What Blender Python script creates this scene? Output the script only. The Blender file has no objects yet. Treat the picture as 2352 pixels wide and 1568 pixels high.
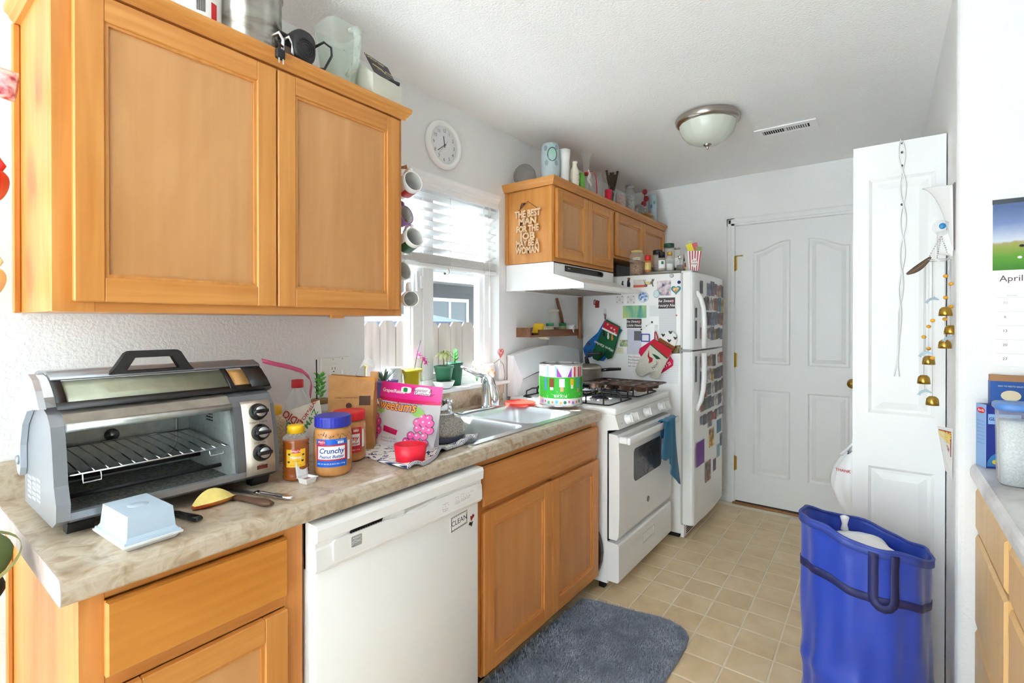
import bpy, bmesh, math, random
from mathutils import Matrix, Vector, Euler
random.seed(7)
scene = bpy.context.scene
COL = scene.collection
PI = math.pi

# ------------------------------------------------------------ camera
cam_data = bpy.data.cameras.new('camera')
cam = bpy.data.objects.new('camera', cam_data)
COL.objects.link(cam)
cam.matrix_world = Matrix(((0.801187, -0.002845, 0.598408, 1.734240), (0.598415, 0.003492, -0.801179, -0.208120), (0.000190, 0.999990, 0.004500, 1.347360), (0, 0, 0, 1)))
cam_data.sensor_width = 36.0
cam_data.lens = 36.0 * 1133.006 / 2352
cam_data.shift_x = (1176 - 1177.568) / 2352
cam_data.shift_y = (746.226 - 784) / 2352
cam_data.clip_start = 0.02
scene.camera = cam

# ------------------------------------------------------------ daylight
world = bpy.data.worlds.new('daylight')
scene.world = world
world.use_nodes = True
wn = world.node_tree.nodes
bg = wn['Background']
bg.inputs['Color'].default_value = (0.77, 0.90, 1.0, 1)
bg.inputs['Strength'].default_value = 6.0
sun_data = bpy.data.lights.new('sun', 'SUN')
sun_data.energy = 48.0
sun_data.angle = 0.01
sun_data.color = (0.86, 0.94, 1.0)
sun = bpy.data.objects.new('sun', sun_data)
COL.objects.link(sun)
sun.location = (-4, -2, 6)
sun.rotation_euler = Vector((0.56, 0.50, -0.66)).to_track_quat('-Z', 'Y').to_euler()
scene.view_settings.view_transform = 'Standard'
scene.view_settings.look = 'None'
scene.view_settings.gamma = 1.0
scene.view_settings.use_curve_mapping = False
scene.view_settings.exposure = 1.05
scene.cycles.diffuse_bounces = 8
scene.cycles.transparent_max_bounces = 24
scene.cycles.max_bounces = 16

# ------------------------------------------------------------ materials
def L(c):
    def f(u):
        u /= 255.0
        return u / 12.92 if u <= 0.04045 else ((u + 0.055) / 1.055) ** 2.4
    return (f(c[0]), f(c[1]), f(c[2]), 1.0)

MATS = {}
def newmat(name):
    m = bpy.data.materials.new(name)
    m.use_nodes = True
    MATS[name] = m
    return m, m.node_tree.nodes, m.node_tree.links, m.node_tree.nodes['Principled BSDF']

def plain(name, c, rough=0.5, metal=0.0, noise=0.0, nscale=30, bump=0.0, bscale=200, vary=0.0, sheen=0.0, spec=None, coat=0.0):
    if name in MATS:
        return MATS[name]
    m, n, l, p = newmat(name)
    col = L(c)
    p.inputs['Base Color'].default_value = col
    p.inputs['Roughness'].default_value = rough
    p.inputs['Metallic'].default_value = metal
    if spec is not None:
        p.inputs['Specular IOR Level'].default_value = spec
    if coat:
        p.inputs['Coat Weight'].default_value = coat
    if sheen:
        p.inputs['Sheen Weight'].default_value = sheen
    tc = n.new('ShaderNodeTexCoord')
    if noise or vary:
        nz = n.new('ShaderNodeTexNoise')
        nz.inputs['Scale'].default_value = nscale
        nz.inputs['Detail'].default_value = 5
        l.new(tc.outputs['Object'], nz.inputs['Vector'])
        mr = n.new('ShaderNodeMapRange')
        mr.inputs['From Min'].default_value = 0.3
        mr.inputs['From Max'].default_value = 0.7
        mr.inputs['To Min'].default_value = 1 - noise
        mr.inputs['To Max'].default_value = 1 + noise
        l.new(nz.outputs['Fac'], mr.inputs['Value'])
        hs = n.new('ShaderNodeHueSaturation')
        hs.inputs['Color'].default_value = col
        l.new(mr.outputs['Result'], hs.inputs['Value'])
        out = hs.outputs['Color']
        if vary:
            oi = n.new('ShaderNodeObjectInfo')
            m2 = n.new('ShaderNodeMapRange')
            m2.inputs['To Min'].default_value = 1 - vary
            m2.inputs['To Max'].default_value = 1 + vary
            l.new(oi.outputs['Random'], m2.inputs['Value'])
            h2 = n.new('ShaderNodeHueSaturation')
            l.new(out, h2.inputs['Color'])
            l.new(m2.outputs['Result'], h2.inputs['Value'])
            out = h2.outputs['Color']
        l.new(out, p.inputs['Base Color'])
    if bump:
        nb = n.new('ShaderNodeTexNoise')
        nb.inputs['Scale'].default_value = bscale
        nb.inputs['Detail'].default_value = 3
        l.new(tc.outputs['Object'], nb.inputs['Vector'])
        b = n.new('ShaderNodeBump')
        b.inputs['Strength'].default_value = bump
        b.inputs['Distance'].default_value = 0.004
        l.new(nb.outputs['Fac'], b.inputs['Height'])
        l.new(b.outputs['Normal'], p.inputs['Normal'])
    return m

def wood(name, c1, c2, axis='z', k=1.0, rough=0.38, fig=0.5):
    """straight grained wood: fine pores stretched along the axis and a slow figure"""
    if name in MATS:
        return MATS[name]
    m, n, l, p = newmat(name)
    tc = n.new('ShaderNodeTexCoord')
    mp = n.new('ShaderNodeMapping')
    s = [55 * k, 55 * k, 55 * k]
    s['xyz'.index(axis)] = 2.2 * k
    mp.inputs['Scale'].default_value = s
    l.new(tc.outputs['Object'], mp.inputs['Vector'])
    nz = n.new('ShaderNodeTexNoise')
    nz.inputs['Scale'].default_value = 1.0
    nz.inputs['Detail'].default_value = 6
    nz.inputs['Distortion'].default_value = 0.35
    l.new(mp.outputs['Vector'], nz.inputs['Vector'])
    mp2 = n.new('ShaderNodeMapping')
    s2 = [9 * k, 9 * k, 9 * k]
    s2['xyz'.index(axis)] = 1.6 * k
    mp2.inputs['Scale'].default_value = s2
    l.new(tc.outputs['Object'], mp2.inputs['Vector'])
    n2 = n.new('ShaderNodeTexNoise')
    n2.inputs['Scale'].default_value = 1.0
    n2.inputs['Detail'].default_value = 3
    n2.inputs['Distortion'].default_value = 1.6
    l.new(mp2.outputs['Vector'], n2.inputs['Vector'])
    mx = n.new('ShaderNodeMix')
    mx.data_type = 'FLOAT'
    mx.inputs[0].default_value = fig
    l.new(nz.outputs['Fac'], mx.inputs[2])
    l.new(n2.outputs['Fac'], mx.inputs[3])
    cr = n.new('ShaderNodeValToRGB')
    cr.color_ramp.elements[0].position = 0.33
    cr.color_ramp.elements[0].color = L(c1)
    cr.color_ramp.elements[1].position = 0.67
    cr.color_ramp.elements[1].color = L(c2)
    l.new(mx.outputs[0], cr.inputs['Fac'])
    l.new(cr.outputs['Color'], p.inputs['Base Color'])
    p.inputs['Roughness'].default_value = rough
    b = n.new('ShaderNodeBump')
    b.inputs['Strength'].default_value = 0.06
    b.inputs['Distance'].default_value = 0.002
    l.new(nz.outputs['Fac'], b.inputs['Height'])
    l.new(b.outputs['Normal'], p.inputs['Normal'])
    return m

def ramp(name, stops, scale=8, detail=8, distort=0.8, rough=0.35, stretch=(1, 1, 1), bump=0.0, metal=0.0, vary=0.0):
    """noise through a colour ramp"""
    if name in MATS:
        return MATS[name]
    m, n, l, p = newmat(name)
    tc = n.new('ShaderNodeTexCoord')
    mp = n.new('ShaderNodeMapping')
    mp.inputs['Scale'].default_value = stretch
    l.new(tc.outputs['Object'], mp.inputs['Vector'])
    vec = mp.outputs['Vector']
    nz = n.new('ShaderNodeTexNoise')
    if vary:
        nz.noise_dimensions = '4D'
        oi = n.new('ShaderNodeObjectInfo')
        mm = n.new('ShaderNodeMath')
        mm.operation = 'MULTIPLY'
        mm.inputs[1].default_value = 20
        l.new(oi.outputs['Random'], mm.inputs[0])
        l.new(mm.outputs[0], nz.inputs['W'])
    nz.inputs['Scale'].default_value = scale
    nz.inputs['Detail'].default_value = detail
    nz.inputs['Distortion'].default_value = distort
    l.new(vec, nz.inputs['Vector'])
    cr = n.new('ShaderNodeValToRGB')
    while len(cr.color_ramp.elements) < len(stops):
        cr.color_ramp.elements.new(0.5)
    for e, (pos, c) in zip(cr.color_ramp.elements, stops):
        e.position = pos
        e.color = L(c)
    l.new(nz.outputs['Fac'], cr.inputs['Fac'])
    l.new(cr.outputs['Color'], p.inputs['Base Color'])
    p.inputs['Roughness'].default_value = rough
    p.inputs['Metallic'].default_value = metal
    if bump:
        b = n.new('ShaderNodeBump')
        b.inputs['Strength'].default_value = bump
        b.inputs['Distance'].default_value = 0.003
        l.new(nz.outputs['Fac'], b.inputs['Height'])
        l.new(b.outputs['Normal'], p.inputs['Normal'])
    return m

def glass(name, c=(255, 255, 255), clear=0.85, rough=0.03):
    """thin clear wall: mostly see-through, glossy towards grazing"""
    if name in MATS:
        return MATS[name]
    m, n, l, p = newmat(name)
    tr = n.new('ShaderNodeBsdfTransparent')
    tr.inputs['Color'].default_value = L(c)
    p.inputs['Base Color'].default_value = L(c)
    p.inputs['Roughness'].default_value = rough
    lw = n.new('ShaderNodeLayerWeight')
    lw.inputs['Blend'].default_value = 0.25
    mr = n.new('ShaderNodeMapRange')
    mr.inputs['To Min'].default_value = 1 - clear
    mr.inputs['To Max'].default_value = min(1.0, 1.45 - clear)
    p.inputs['Specular IOR Level'].default_value = 0.9
    l.new(lw.outputs['Facing'], mr.inputs['Value'])
    mix = n.new('ShaderNodeMixShader')
    l.new(mr.outputs['Result'], mix.inputs['Fac'])
    l.new(tr.outputs['BSDF'], mix.inputs[1])
    l.new(p.outputs['BSDF'], mix.inputs[2])
    l.new(mix.outputs['Shader'], n['Material Output'].inputs['Surface'])
    return m

def stripes(name, c1, c2, axis='x', freq=60, rough=0.6, duty=0.5):
    if name in MATS:
        return MATS[name]
    m, n, l, p = newmat(name)
    tc = n.new('ShaderNodeTexCoord')
    sx = n.new('ShaderNodeSeparateXYZ')
    l.new(tc.outputs['Object'], sx.inputs[0])
    m1 = n.new('ShaderNodeMath'); m1.operation = 'MULTIPLY'; m1.inputs[1].default_value = freq
    l.new(sx.outputs['xyz'.index(axis)], m1.inputs[0])
    m2 = n.new('ShaderNodeMath'); m2.operation = 'FRACT'
    l.new(m1.outputs[0], m2.inputs[0])
    m3 = n.new('ShaderNodeMath'); m3.operation = 'GREATER_THAN'; m3.inputs[1].default_value = duty
    l.new(m2.outputs[0], m3.inputs[0])
    mx = n.new('ShaderNodeMix'); mx.data_type = 'RGBA'
    l.new(m3.outputs[0], mx.inputs[0])
    mx.inputs[6].default_value = L(c1)
    mx.inputs[7].default_value = L(c2)
    l.new(mx.outputs[2], p.inputs['Base Color'])
    p.inputs['Roughness'].default_value = rough
    return m

def M_(name):
    return MATS[name]

# house palette
plain('wall_paint', (236, 236, 235), 0.75, bump=0.55, bscale=95)
plain('ceiling_paint', (248, 248, 247), 0.85, bump=0.6, bscale=120)
plain('trim_paint', (232, 232, 231), 0.4, noise=0.02)
plain('door_paint', (229, 229, 228), 0.42, bump=0.05, bscale=300)
wood('maple_up', (192, 122, 50), (216, 152, 80), 'z')
wood('maple_along', (188, 118, 48), (212, 148, 76), 'y')
wood('maple_across', (194, 124, 54), (216, 154, 84), 'x')
wood('maple_panel', (188, 132, 78), (208, 156, 102), 'z', 0.55, fig=0.7)
wood('oak_up', (196, 122, 56), (216, 148, 80), 'z')
wood('oak_along', (194, 120, 54), (212, 146, 78), 'y')
wood('oak_panel', (192, 124, 66), (208, 146, 88), 'z', 0.6, fig=0.6)
wood('pale_maple_up', (224, 178, 112), (236, 198, 140), 'z', 0.7)
wood('walnut_brown', (104, 66, 40), (140, 94, 60), 'y')
wood('walnut_up', (110, 68, 42), (146, 98, 62), 'z')
ramp('laminate', [(0.28, (154, 130, 102)), (0.44, (180, 162, 138)), (0.56, (198, 184, 164)), (0.74, (170, 148, 122))], 24, 15, 1.0, 0.28)
ramp('laminate_grey', [(0.30, (176, 172, 170)), (0.5, (214, 211, 209)), (0.7, (230, 228, 226))], 8, 10, 1.2, 0.3, (1, 0.5, 1))
ramp('vinyl_tile', [(0.25, (212, 184, 142)), (0.5, (226, 201, 160)), (0.75, (236, 214, 178))], 7, 8, 0.6, 0.42, (1, 1, 1), vary=1)
plain('grout', (238, 228, 206), 0.6, noise=0.05)
plain('appliance_white', (242, 242, 241), 0.35, bump=0.03, bscale=400)
plain('appliance_edge', (222, 221, 219), 0.45)
plain('white_gloss', (243, 243, 242), 0.22)
plain('white_matte', (240, 240, 238), 0.6)
plain('vinyl_white', (246, 246, 246), 0.35)
plain('black_plastic', (28, 28, 30), 0.4)
plain('black_gloss', (20, 20, 22), 0.15)
plain('dark_gap', (22, 20, 18), 0.8)
plain('chrome', (225, 226, 228), 0.12, 1.0)
plain('steel', (196, 198, 198), 0.28, 1.0, noise=0.06, nscale=40)
plain('silver_paint', (152, 156, 162), 0.32, 0.6, noise=0.03)
plain('brass', (186, 150, 70), 0.28, 1.0)
plain('nickel', (178, 170, 162), 0.25, 1.0)
plain('iron', (34, 34, 38), 0.5)
glass('clear_glass', (252, 253, 252), .93)
glass('window_glass', (224, 226, 228), 0.97, 0.01)
glass('clear_plastic', (250, 250, 250), 0.88, 0.12)
glass('bag_plastic', (250, 248, 248), 0.82, 0.2)

# ------------------------------------------------------------ mesh helpers
class MB:
    def __init__(s):
        s.v = []; s.f = []; s.s = []; s.M = Matrix.Identity(4); s.cut = []
    def at(s, loc=(0, 0, 0), rot=(0, 0, 0), scale=(1, 1, 1)):
        s.M = Matrix.Translation(loc) @ Euler(rot).to_matrix().to_4x4() @ Matrix.Diagonal((*scale, 1))
        return s
    def add(s, vs, fs, smooth=False):
        o = len(s.v)
        s.v += [tuple(s.M @ Vector(v)) for v in vs]
        s.f += [tuple(i + o for i in f) for f in fs]
        s.s += [smooth] * len(fs)
        return s
    def box(s, x0, x1, y0, y1, z0, z1, b=0.0, seg=1):
        s.cut.append((len(s.v), len(s.f)))
        if x0 > x1: x0, x1 = x1, x0
        if y0 > y1: y0, y1 = y1, y0
        if z0 > z1: z0, z1 = z1, z0
        if b <= 0:
            vs = [(x, y, z) for x in (x0, x1) for y in (y0, y1) for z in (z0, z1)]
            fs = [(0, 1, 3, 2), (4, 6, 7, 5), (0, 4, 5, 1), (2, 3, 7, 6), (0, 2, 6, 4), (1, 5, 7, 3)]
            return s.add(vs, fs)
        bm = bmesh.new()
        bmesh.ops.create_cube(bm, size=1)
        for v in bm.verts:
            v.co = Vector((x0 + (v.co.x + .5) * (x1 - x0), y0 + (v.co.y + .5) * (y1 - y0), z0 + (v.co.z + .5) * (z1 - z0)))
        b = min(b, .49 * min(x1 - x0, y1 - y0, z1 - z0))
        bmesh.ops.bevel(bm, geom=bm.edges[:], offset=b, segments=seg, affect='EDGES', profile=0.5)
        bm.verts.index_update()
        s.add([v.co[:] for v in bm.verts], [[v.index for v in f.verts] for f in bm.faces], seg > 1)
        bm.free()
        return s
    def lathe(s, prof, c=(0, 0, 0), n=24, smooth=True, cap=True, sq=None):
        """revolve (r, z) profile about z; sq = superellipse exponent for squarish bodies"""
        vs = []
        for r, z in prof:
            for i in range(n):
                a = 2 * PI * i / n
                ca, sa = math.cos(a), math.sin(a)
                if sq:
                    k = (abs(ca) ** sq + abs(sa) ** sq) ** (-1 / sq)
                    ca *= k; sa *= k
                vs.append((c[0] + r * ca, c[1] + r * sa, c[2] + z))
        fs = []
        m = len(prof)
        for j in range(m - 1):
            for i in range(n):
                i2 = (i + 1) % n
                fs.append((j * n + i, j * n + i2, (j + 1) * n + i2, (j + 1) * n + i))
        s.add(vs, fs, smooth)
        if cap:
            o = len(s.v) - len(vs)
            if prof[0][0] > 1e-5:
                s.f.append(tuple(o + i for i in range(n))[::-1]); s.s.append(False)
            if prof[-1][0] > 1e-5:
                s.f.append(tuple(o + (m - 1) * n + i for i in range(n))); s.s.append(False)
        return s
    def tube(s, pts, r, n=8, closed=False, cap=True):
        pts = [Vector(p) for p in pts]
        m = len(pts)
        rs = r if isinstance(r, (list, tuple)) else [r] * m
        ref = None
        vs = []
        for i, p in enumerate(pts):
            if closed:
                t = pts[(i + 1) % m] - pts[i - 1]
            else:
                t = pts[min(i + 1, m - 1)] - pts[max(i - 1, 0)]
            t = t.normalized() if t.length > 1e-9 else Vector((0, 0, 1))
            if ref is None:
                ref = Vector((0, 0, 1)) if abs(t.z) < .9 else Vector((1, 0, 0))
            u = ref - t * ref.dot(t)
            u = u.normalized() if u.length > 1e-6 else t.orthogonal().normalized()
            ref = u
            w = t.cross(u)
            for k in range(n):
                a = 2 * PI * k / n
                vs.append(p + (u * math.cos(a) + w * math.sin(a)) * rs[i])
        fs = []
        for j in range(m if closed else m - 1):
            j2 = (j + 1) % m
            for k in range(n):
                k2 = (k + 1) % n
                fs.append((j * n + k, j * n + k2, j2 * n + k2, j2 * n + k))
        o = len(s.v)
        s.add(vs, fs, True)
        if not closed and cap:
            s.f.append(tuple(o + k for k in range(n))[::-1]); s.s.append(False)
            s.f.append(tuple(o + (m - 1) * n + k for k in range(n))); s.s.append(False)
        return s
    def prism(s, poly, d0, d1, axis='z', smooth=False):
        """extrude polygon [(a,b)] along axis; (a,b) are the two other axes in xyz order"""
        k = 'xyz'.index(axis)
        def put(p, d):
            q = list(p); q.insert(k, d); return tuple(q)
        n = len(poly)
        vs = [put(p, d0) for p in poly] + [put(p, d1) for p in poly]
        fs = [(i, (i + 1) % n, n + (i + 1) % n, n + i) for i in range(n)]
        s.add(vs, fs, smooth)
        o = len(s.v) - 2 * n
        s.f.append(tuple(o + i for i in range(n))[::-1]); s.s.append(False)
        s.f.append(tuple(o + n + i for i in range(n))); s.s.append(False)
        return s
    def ring(s, outer, inner, d0, d1, axis='z'):
        """frame between two polygons with the same number of corners"""
        k = 'xyz'.index(axis)
        def put(p, d):
            q = list(p); q.insert(k, d); return tuple(q)
        n = len(outer)
        vs = [put(p, d0) for p in outer] + [put(p, d0) for p in inner] + [put(p, d1) for p in outer] + [put(p, d1) for p in inner]
        fs = []
        for i in range(n):
            j = (i + 1) % n
            fs += [(i, j, n + j, n + i), (2 * n + i, 3 * n + i, 3 * n + j, 2 * n + j), (i, 2 * n + i, 2 * n + j, j), (n + i, n + j, 3 * n + j, 3 * n + i)]
        return s.add(vs, fs)
    def grid(s, fn, nu, nv, smooth=True, wrap=False):
        vs = [fn(i / nu, j / nv) for i in range(nu + (0 if wrap else 1)) for j in range(nv + 1)]
        fs = []
        R = nu if wrap else nu + 1
        for i in range(nu):
            i2 = (i + 1) % R
            for j in range(nv):
                fs.append((i * (nv + 1) + j, i2 * (nv + 1) + j, i2 * (nv + 1) + j + 1, i * (nv + 1) + j + 1))
        return s.add(vs, fs, smooth)
    def ball(s, c, r, n=12, m=8):
        rr = r if isinstance(r, (list, tuple)) else (r, r, r)
        return s.grid(lambda u, v: (c[0] + rr[0] * math.sin(PI * v) * math.cos(2 * PI * u), c[1] + rr[1] * math.sin(PI * v) * math.sin(2 * PI * u), c[2] - rr[2] * math.cos(PI * v)), n, m, True, True)
    def obj(s, name, mat, parent=None, world=True, solid=0.0, sub=0):
        me = bpy.data.meshes.new(name)
        off = Vector((0, 0, 0))
        if parent is not None and world:
            q = parent
            while q is not None:
                off += q.location
                q = q.parent
        vs = [tuple(Vector(v) - off) for v in s.v]
        me.from_pydata(vs, [], s.f)
        me.polygons.foreach_set('use_smooth', s.s)
        bm = bmesh.new(); bm.from_mesh(me)
        bmesh.ops.recalc_face_normals(bm, faces=bm.faces[:])
        bm.to_mesh(me); bm.free()
        me.update()
        o = bpy.data.objects.new(name, me)
        COL.objects.link(o)
        me.materials.append(mat if not isinstance(mat, str) else MATS[mat])
        o.parent = parent
        if solid:
            md = o.modifiers.new('thickness', 'SOLIDIFY'); md.thickness = solid; md.offset = 0
        if sub:
            md = o.modifiers.new('smooth', 'SUBSURF'); md.levels = sub; md.render_levels = sub
        return o

def objs(mb, name, mat, parent=None):
    """one object for each box that was put into mb"""
    out = []
    cuts = mb.cut + [(len(mb.v), len(mb.f))]
    for (v0, f0), (v1, f1) in zip(cuts, cuts[1:]):
        m = MB()
        m.v = mb.v[v0:v1]; m.s = mb.s[f0:f1]
        m.f = [tuple(i - v0 for i in f) for f in mb.f[f0:f1]]
        out.append(m.obj(name, mat, parent))
    return out
MB.objs = objs

def tag(o, label=None, cat=None, group=None, kind=None):
    if label: o['label'] = label
    if cat: o['category'] = cat
    if group: o['group'] = group
    if kind: o['kind'] = kind
    return o

def thing(name, label, cat, loc=(0, 0, 0), rz=0.0, group=None, rot=None):
    o = bpy.data.objects.new(name, None)
    COL.objects.link(o)
    o.empty_display_size = 0.05
    o.location = loc
    o.rotation_euler = rot if rot else (0, 0, rz)
    return tag(o, label, cat, group)

_tc = {}
def text_mesh(txt, size=1.0, bold=0.0, shear=0.0, align='CENTER', spacing=1.0):
    key = (txt, bold, shear, align, spacing)
    if key not in _tc:
        cu = bpy.data.curves.new('lettering', 'FONT')
        cu.body = txt; cu.size = 1.0; cu.offset = bold; cu.shear = shear
        cu.align_x = align; cu.align_y = 'CENTER'; cu.resolution_u = 2; cu.space_character = spacing
        o = bpy.data.objects.new('lettering', cu)
        COL.objects.link(o)
        dg = bpy.context.evaluated_depsgraph_get()
        dg.update()
        me = bpy.data.meshes.new_from_object(o.evaluated_get(dg))
        _tc[key] = ([v.co[:] for v in me.vertices], [tuple(p.vertices) for p in me.polygons])
        bpy.data.objects.remove(o); bpy.data.curves.remove(cu); bpy.data.meshes.remove(me)
    vs, fs = _tc[key]
    return [(x * size, y * size, z) for x, y, z in vs], fs

def lettering(mb, txt, origin, right, up, size, thick=0.0004, **kw):
    """letters lying on a plane, proud of it by thick"""
    vs, fs = text_mesh(txt, size, **kw)
    o, r, u = Vector(origin), Vector(right).normalized(), Vector(up).normalized()
    nrm = r.cross(u)
    mb.add([tuple(o + r * x + u * y + nrm * thick) for x, y, z in vs], fs)
    return mb

def wrap_text(mb, txt, c, R, ang, z, size, **kw):
    """letters on an upright cylinder; ang = direction they face, read from outside"""
    vs, fs = text_mesh(txt, size, **kw)
    mb.add([(c[0] + R * math.cos(ang + x / R), c[1] + R * math.sin(ang + x / R), c[2] + z + y) for x, y, zz in vs], fs)
    return mb

def wrap_patch(mb, c, R, a0, a1, z0, z1, n=12):
    mb.grid(lambda u, v: (c[0] + R * math.cos(a0 + (a1 - a0) * u), c[1] + R * math.sin(a0 + (a1 - a0) * u), c[2] + z0 + (z1 - z0) * v), n, 1)
    return mb

def copy_tree(o, parent=None):
    c = o.copy()
    COL.objects.link(c)
    c.parent = parent
    for ch in o.children:
        copy_tree(ch, c)
    return c

def rrect(x0, x1, y0, y1, r, n=4):
    pts = []
    for cx, cy, a in ((x1 - r, y1 - r, 0), (x0 + r, y1 - r, 90), (x0 + r, y0 + r, 180), (x1 - r, y0 + r, 270)):
        for i in range(n + 1):
            t = math.radians(a + 90 * i / n)
            pts.append((cx + r * math.cos(t), cy + r * math.sin(t)))
    return pts

def circ(cx, cy, rx, ry=None, n=20, a0=0):
    ry = rx if ry is None else ry
    return [(cx + rx * math.cos(a0 + 2 * PI * i / n), cy + ry * math.sin(a0 + 2 * PI * i / n)) for i in range(n)]

# ============================================================ ROOM SHELL
XR, YF, YS, H = 1.925, 3.756, 1.885, 2.44       # right wall, back wall, short wall with the calendar, ceiling
def struct(o):
    o['kind'] = 'structure'
    return o

def fill_plate(mb, outer, holes, d0, d1, axis):
    """flat plate with cut-outs, from polygon outline and holes"""
    k = 'xyz'.index(axis)
    def put(p, d):
        q = list(p); q.insert(k, d); return tuple(q)
    bm = bmesh.new()
    loops = [outer] + holes
    es = []
    for lp in loops:
        vs = [bm.verts.new(put(p, d1)) for p in lp]
        es += [bm.edges.new((vs[i], vs[(i + 1) % len(vs)])) for i in range(len(vs))]
    bmesh.ops.triangle_fill(bm, use_beauty=True, edges=es)
    bm.verts.index_update()
    mb.add([v.co[:] for v in bm.verts], [[v.index for v in f.verts] for f in bm.faces])
    bm.free()
    for lp in loops:
        n = len(lp)
        mb.add([put(p, d0) for p in lp] + [put(p, d1) for p in lp], [(i, (i + 1) % n, n + (i + 1) % n, n + i) for i in range(n)])
    return mb

def nested(mb, poly, steps, axis):
    """rings stepping inwards: steps = [(inset, depth)], closed by the last one"""
    k = 'xyz'.index(axis)
    def put(p, d):
        q = list(p); q.insert(k, d); return tuple(q)
    a0, a1 = min(p[0] for p in poly), max(p[0] for p in poly)
    b0, b1 = min(p[1] for p in poly), max(p[1] for p in poly)
    ca, cb, w, h = (a0 + a1) / 2, (b0 + b1) / 2, a1 - a0, b1 - b0
    n = len(poly)
    vs = []
    for ins, d in steps:
        fa, fb = (w - 2 * ins) / w, (h - 2 * ins) / h
        vs += [put((ca + (p[0] - ca) * fa, cb + (p[1] - cb) * fb), d) for p in poly]
    fs = []
    for j in range(len(steps) - 1):
        fs += [(j * n + i, j * n + (i + 1) % n, (j + 1) * n + (i + 1) % n, (j + 1) * n + i) for i in range(n)]
    fs.append(tuple((len(steps) - 1) * n + i for i in range(n)))
    return mb.add(vs, fs)

rect = lambda a0, a1, b0, b1: [(a0, b0), (a1, b0), (a1, b1), (a0, b1)]

glass('screened_glass', (206, 208, 208), .95, .05)
# floor: slab in joint colour with the vinyl squares proud of it
TS, TX, TY = 0.15365, 0.77968, 2.13666
floor = struct(MB().box(-0.16, 5.0, -0.32, 3.9, -0.12, -0.0015).obj('floor', 'grout'))
plain('carpet', (222, 222, 220), .95, noise=.06, nscale=200, bump=.3, bscale=500)
struct(MB().box(-0.16, 5.0, -6.2, -0.322, -0.12, 0.008).obj('floor_bounce_carpet', 'carpet'))  # unseen carpet, added pale and grey to keep bounced sunlight neutral
def tile_mb(w):
    t = MB()
    h, c = w / 2, 0.0035
    vs = [(-h, -h, -0.0015), (h, -h, -0.0015), (h, h, -0.0015), (-h, h, -0.0015), (-h + c, -h + c, 0), (h - c, -h + c, 0), (h - c, h - c, 0), (-h + c, h - c, 0)]
    return t.add(vs, [(0, 1, 5, 4), (1, 2, 6, 5), (2, 3, 7, 6), (3, 0, 4, 7), (4, 5, 6, 7)])
proto = None
far_tiles = MB()
for i in range(-5, 26):
    for j in range(-15, 11):
        c = (TX + (i + .5) * TS, TY + (j + .5) * TS, 0)
        if -1 <= i <= 7 and -9 <= j <= 9:
            if proto is None:
                proto = tile_mb(TS - 0.005).obj('tile', 'vinyl_tile', floor, world=False)
                o = proto
            else:
                o = proto.copy(); COL.objects.link(o); o.parent = floor
            o.location = c
        elif not (c[1] > YF - .02 or (c[0] > XR and c[1] > YS)):
            far_tiles.at(c)
            t = tile_mb(TS - 0.005)
            far_tiles.add(t.v, t.f)
o = far_tiles.obj('tile_field', 'vinyl_tile', floor, world=False)
o['kind'] = 'stuff'

struct(MB().box(-0.16, 5.0, -6.2, 3.9, H, H + 0.12).obj('ceiling', 'ceiling_paint'))

# left wall with the sink window and, behind the viewer, an unseen opening placed and sized for bounced sunlight
WY0, WY1, WZ0, WZ1 = 1.075, 1.985, 1.0, 2.06
w = MB()
w.box(-0.16, 0, -6.2, -5.9, 0, H).box(-0.16, 0, -5.9, -3.2, 2.08, H).box(-0.16, 0, -3.2, WY0, 0, H)
w.box(-0.16, 0, WY0, WY1, 0, WZ0).box(-0.16, 0, WY0, WY1, WZ1, H).box(-0.16, 0, WY1, YF, 0, H)
struct(w.obj('wall_left', 'wall_paint'))
DX0, DX1, DZ = 0.86, 1.625, 2.068
w = MB()
w.box(-0.16, DX0 - .02, YF, YF + .14, 0, H).box(DX0 - .02, DX1 + .02, YF, YF + .14, DZ + .02, H).box(DX1 + .02, 3.4, YF, YF + .14, 0, H)
struct(w.obj('wall_back', 'wall_paint'))
# right wall of the passage and the short return wall that carries the calendar, one rounded corner
w = MB()
R = 0.022
pts = [(XR, YF), (XR, YS + R)]
pts += [(XR + R - R * math.cos(a), YS + R - R * math.sin(a)) for a in (0, PI / 8, PI / 4, 3 * PI / 8, PI / 2)]
pts += [(3.4, YS), (3.4, YF)]
w.prism(pts, 0, H, 'z')
struct(w.obj('wall_right', 'wall_paint'))



w = MB().box(3.3, 3.4, -6.2, YS, 0, H)
struct(w.obj('wall_side', 'wall_paint'))
w = MB().box(-.16, 3.4, -6.3, -6.2, 0, .5).box(-.16, 3.4, -6.3, -6.2, 2.15, H).box(-.16, .2, -6.3, -6.2, .5, 2.15).box(1.2, 3.4, -6.3, -6.2, .5, 2.15)  # unseen end wall, its gap sized to even out the daylight
struct(w.obj('wall_front', 'wall_paint'))
struct(MB().box(1.8, 3.3, -.75, -.65, 0, H).obj('wall_light_block', 'wall_paint'))  # added unseen wall, keeps daylight from behind off the calendar wall
# baseboard beside the back door
w = MB().box(0.45, 0.80, YF - .012, YF, 0, 0.085, .003)
struct(w.obj('baseboard_back', 'trim_paint'))

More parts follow.
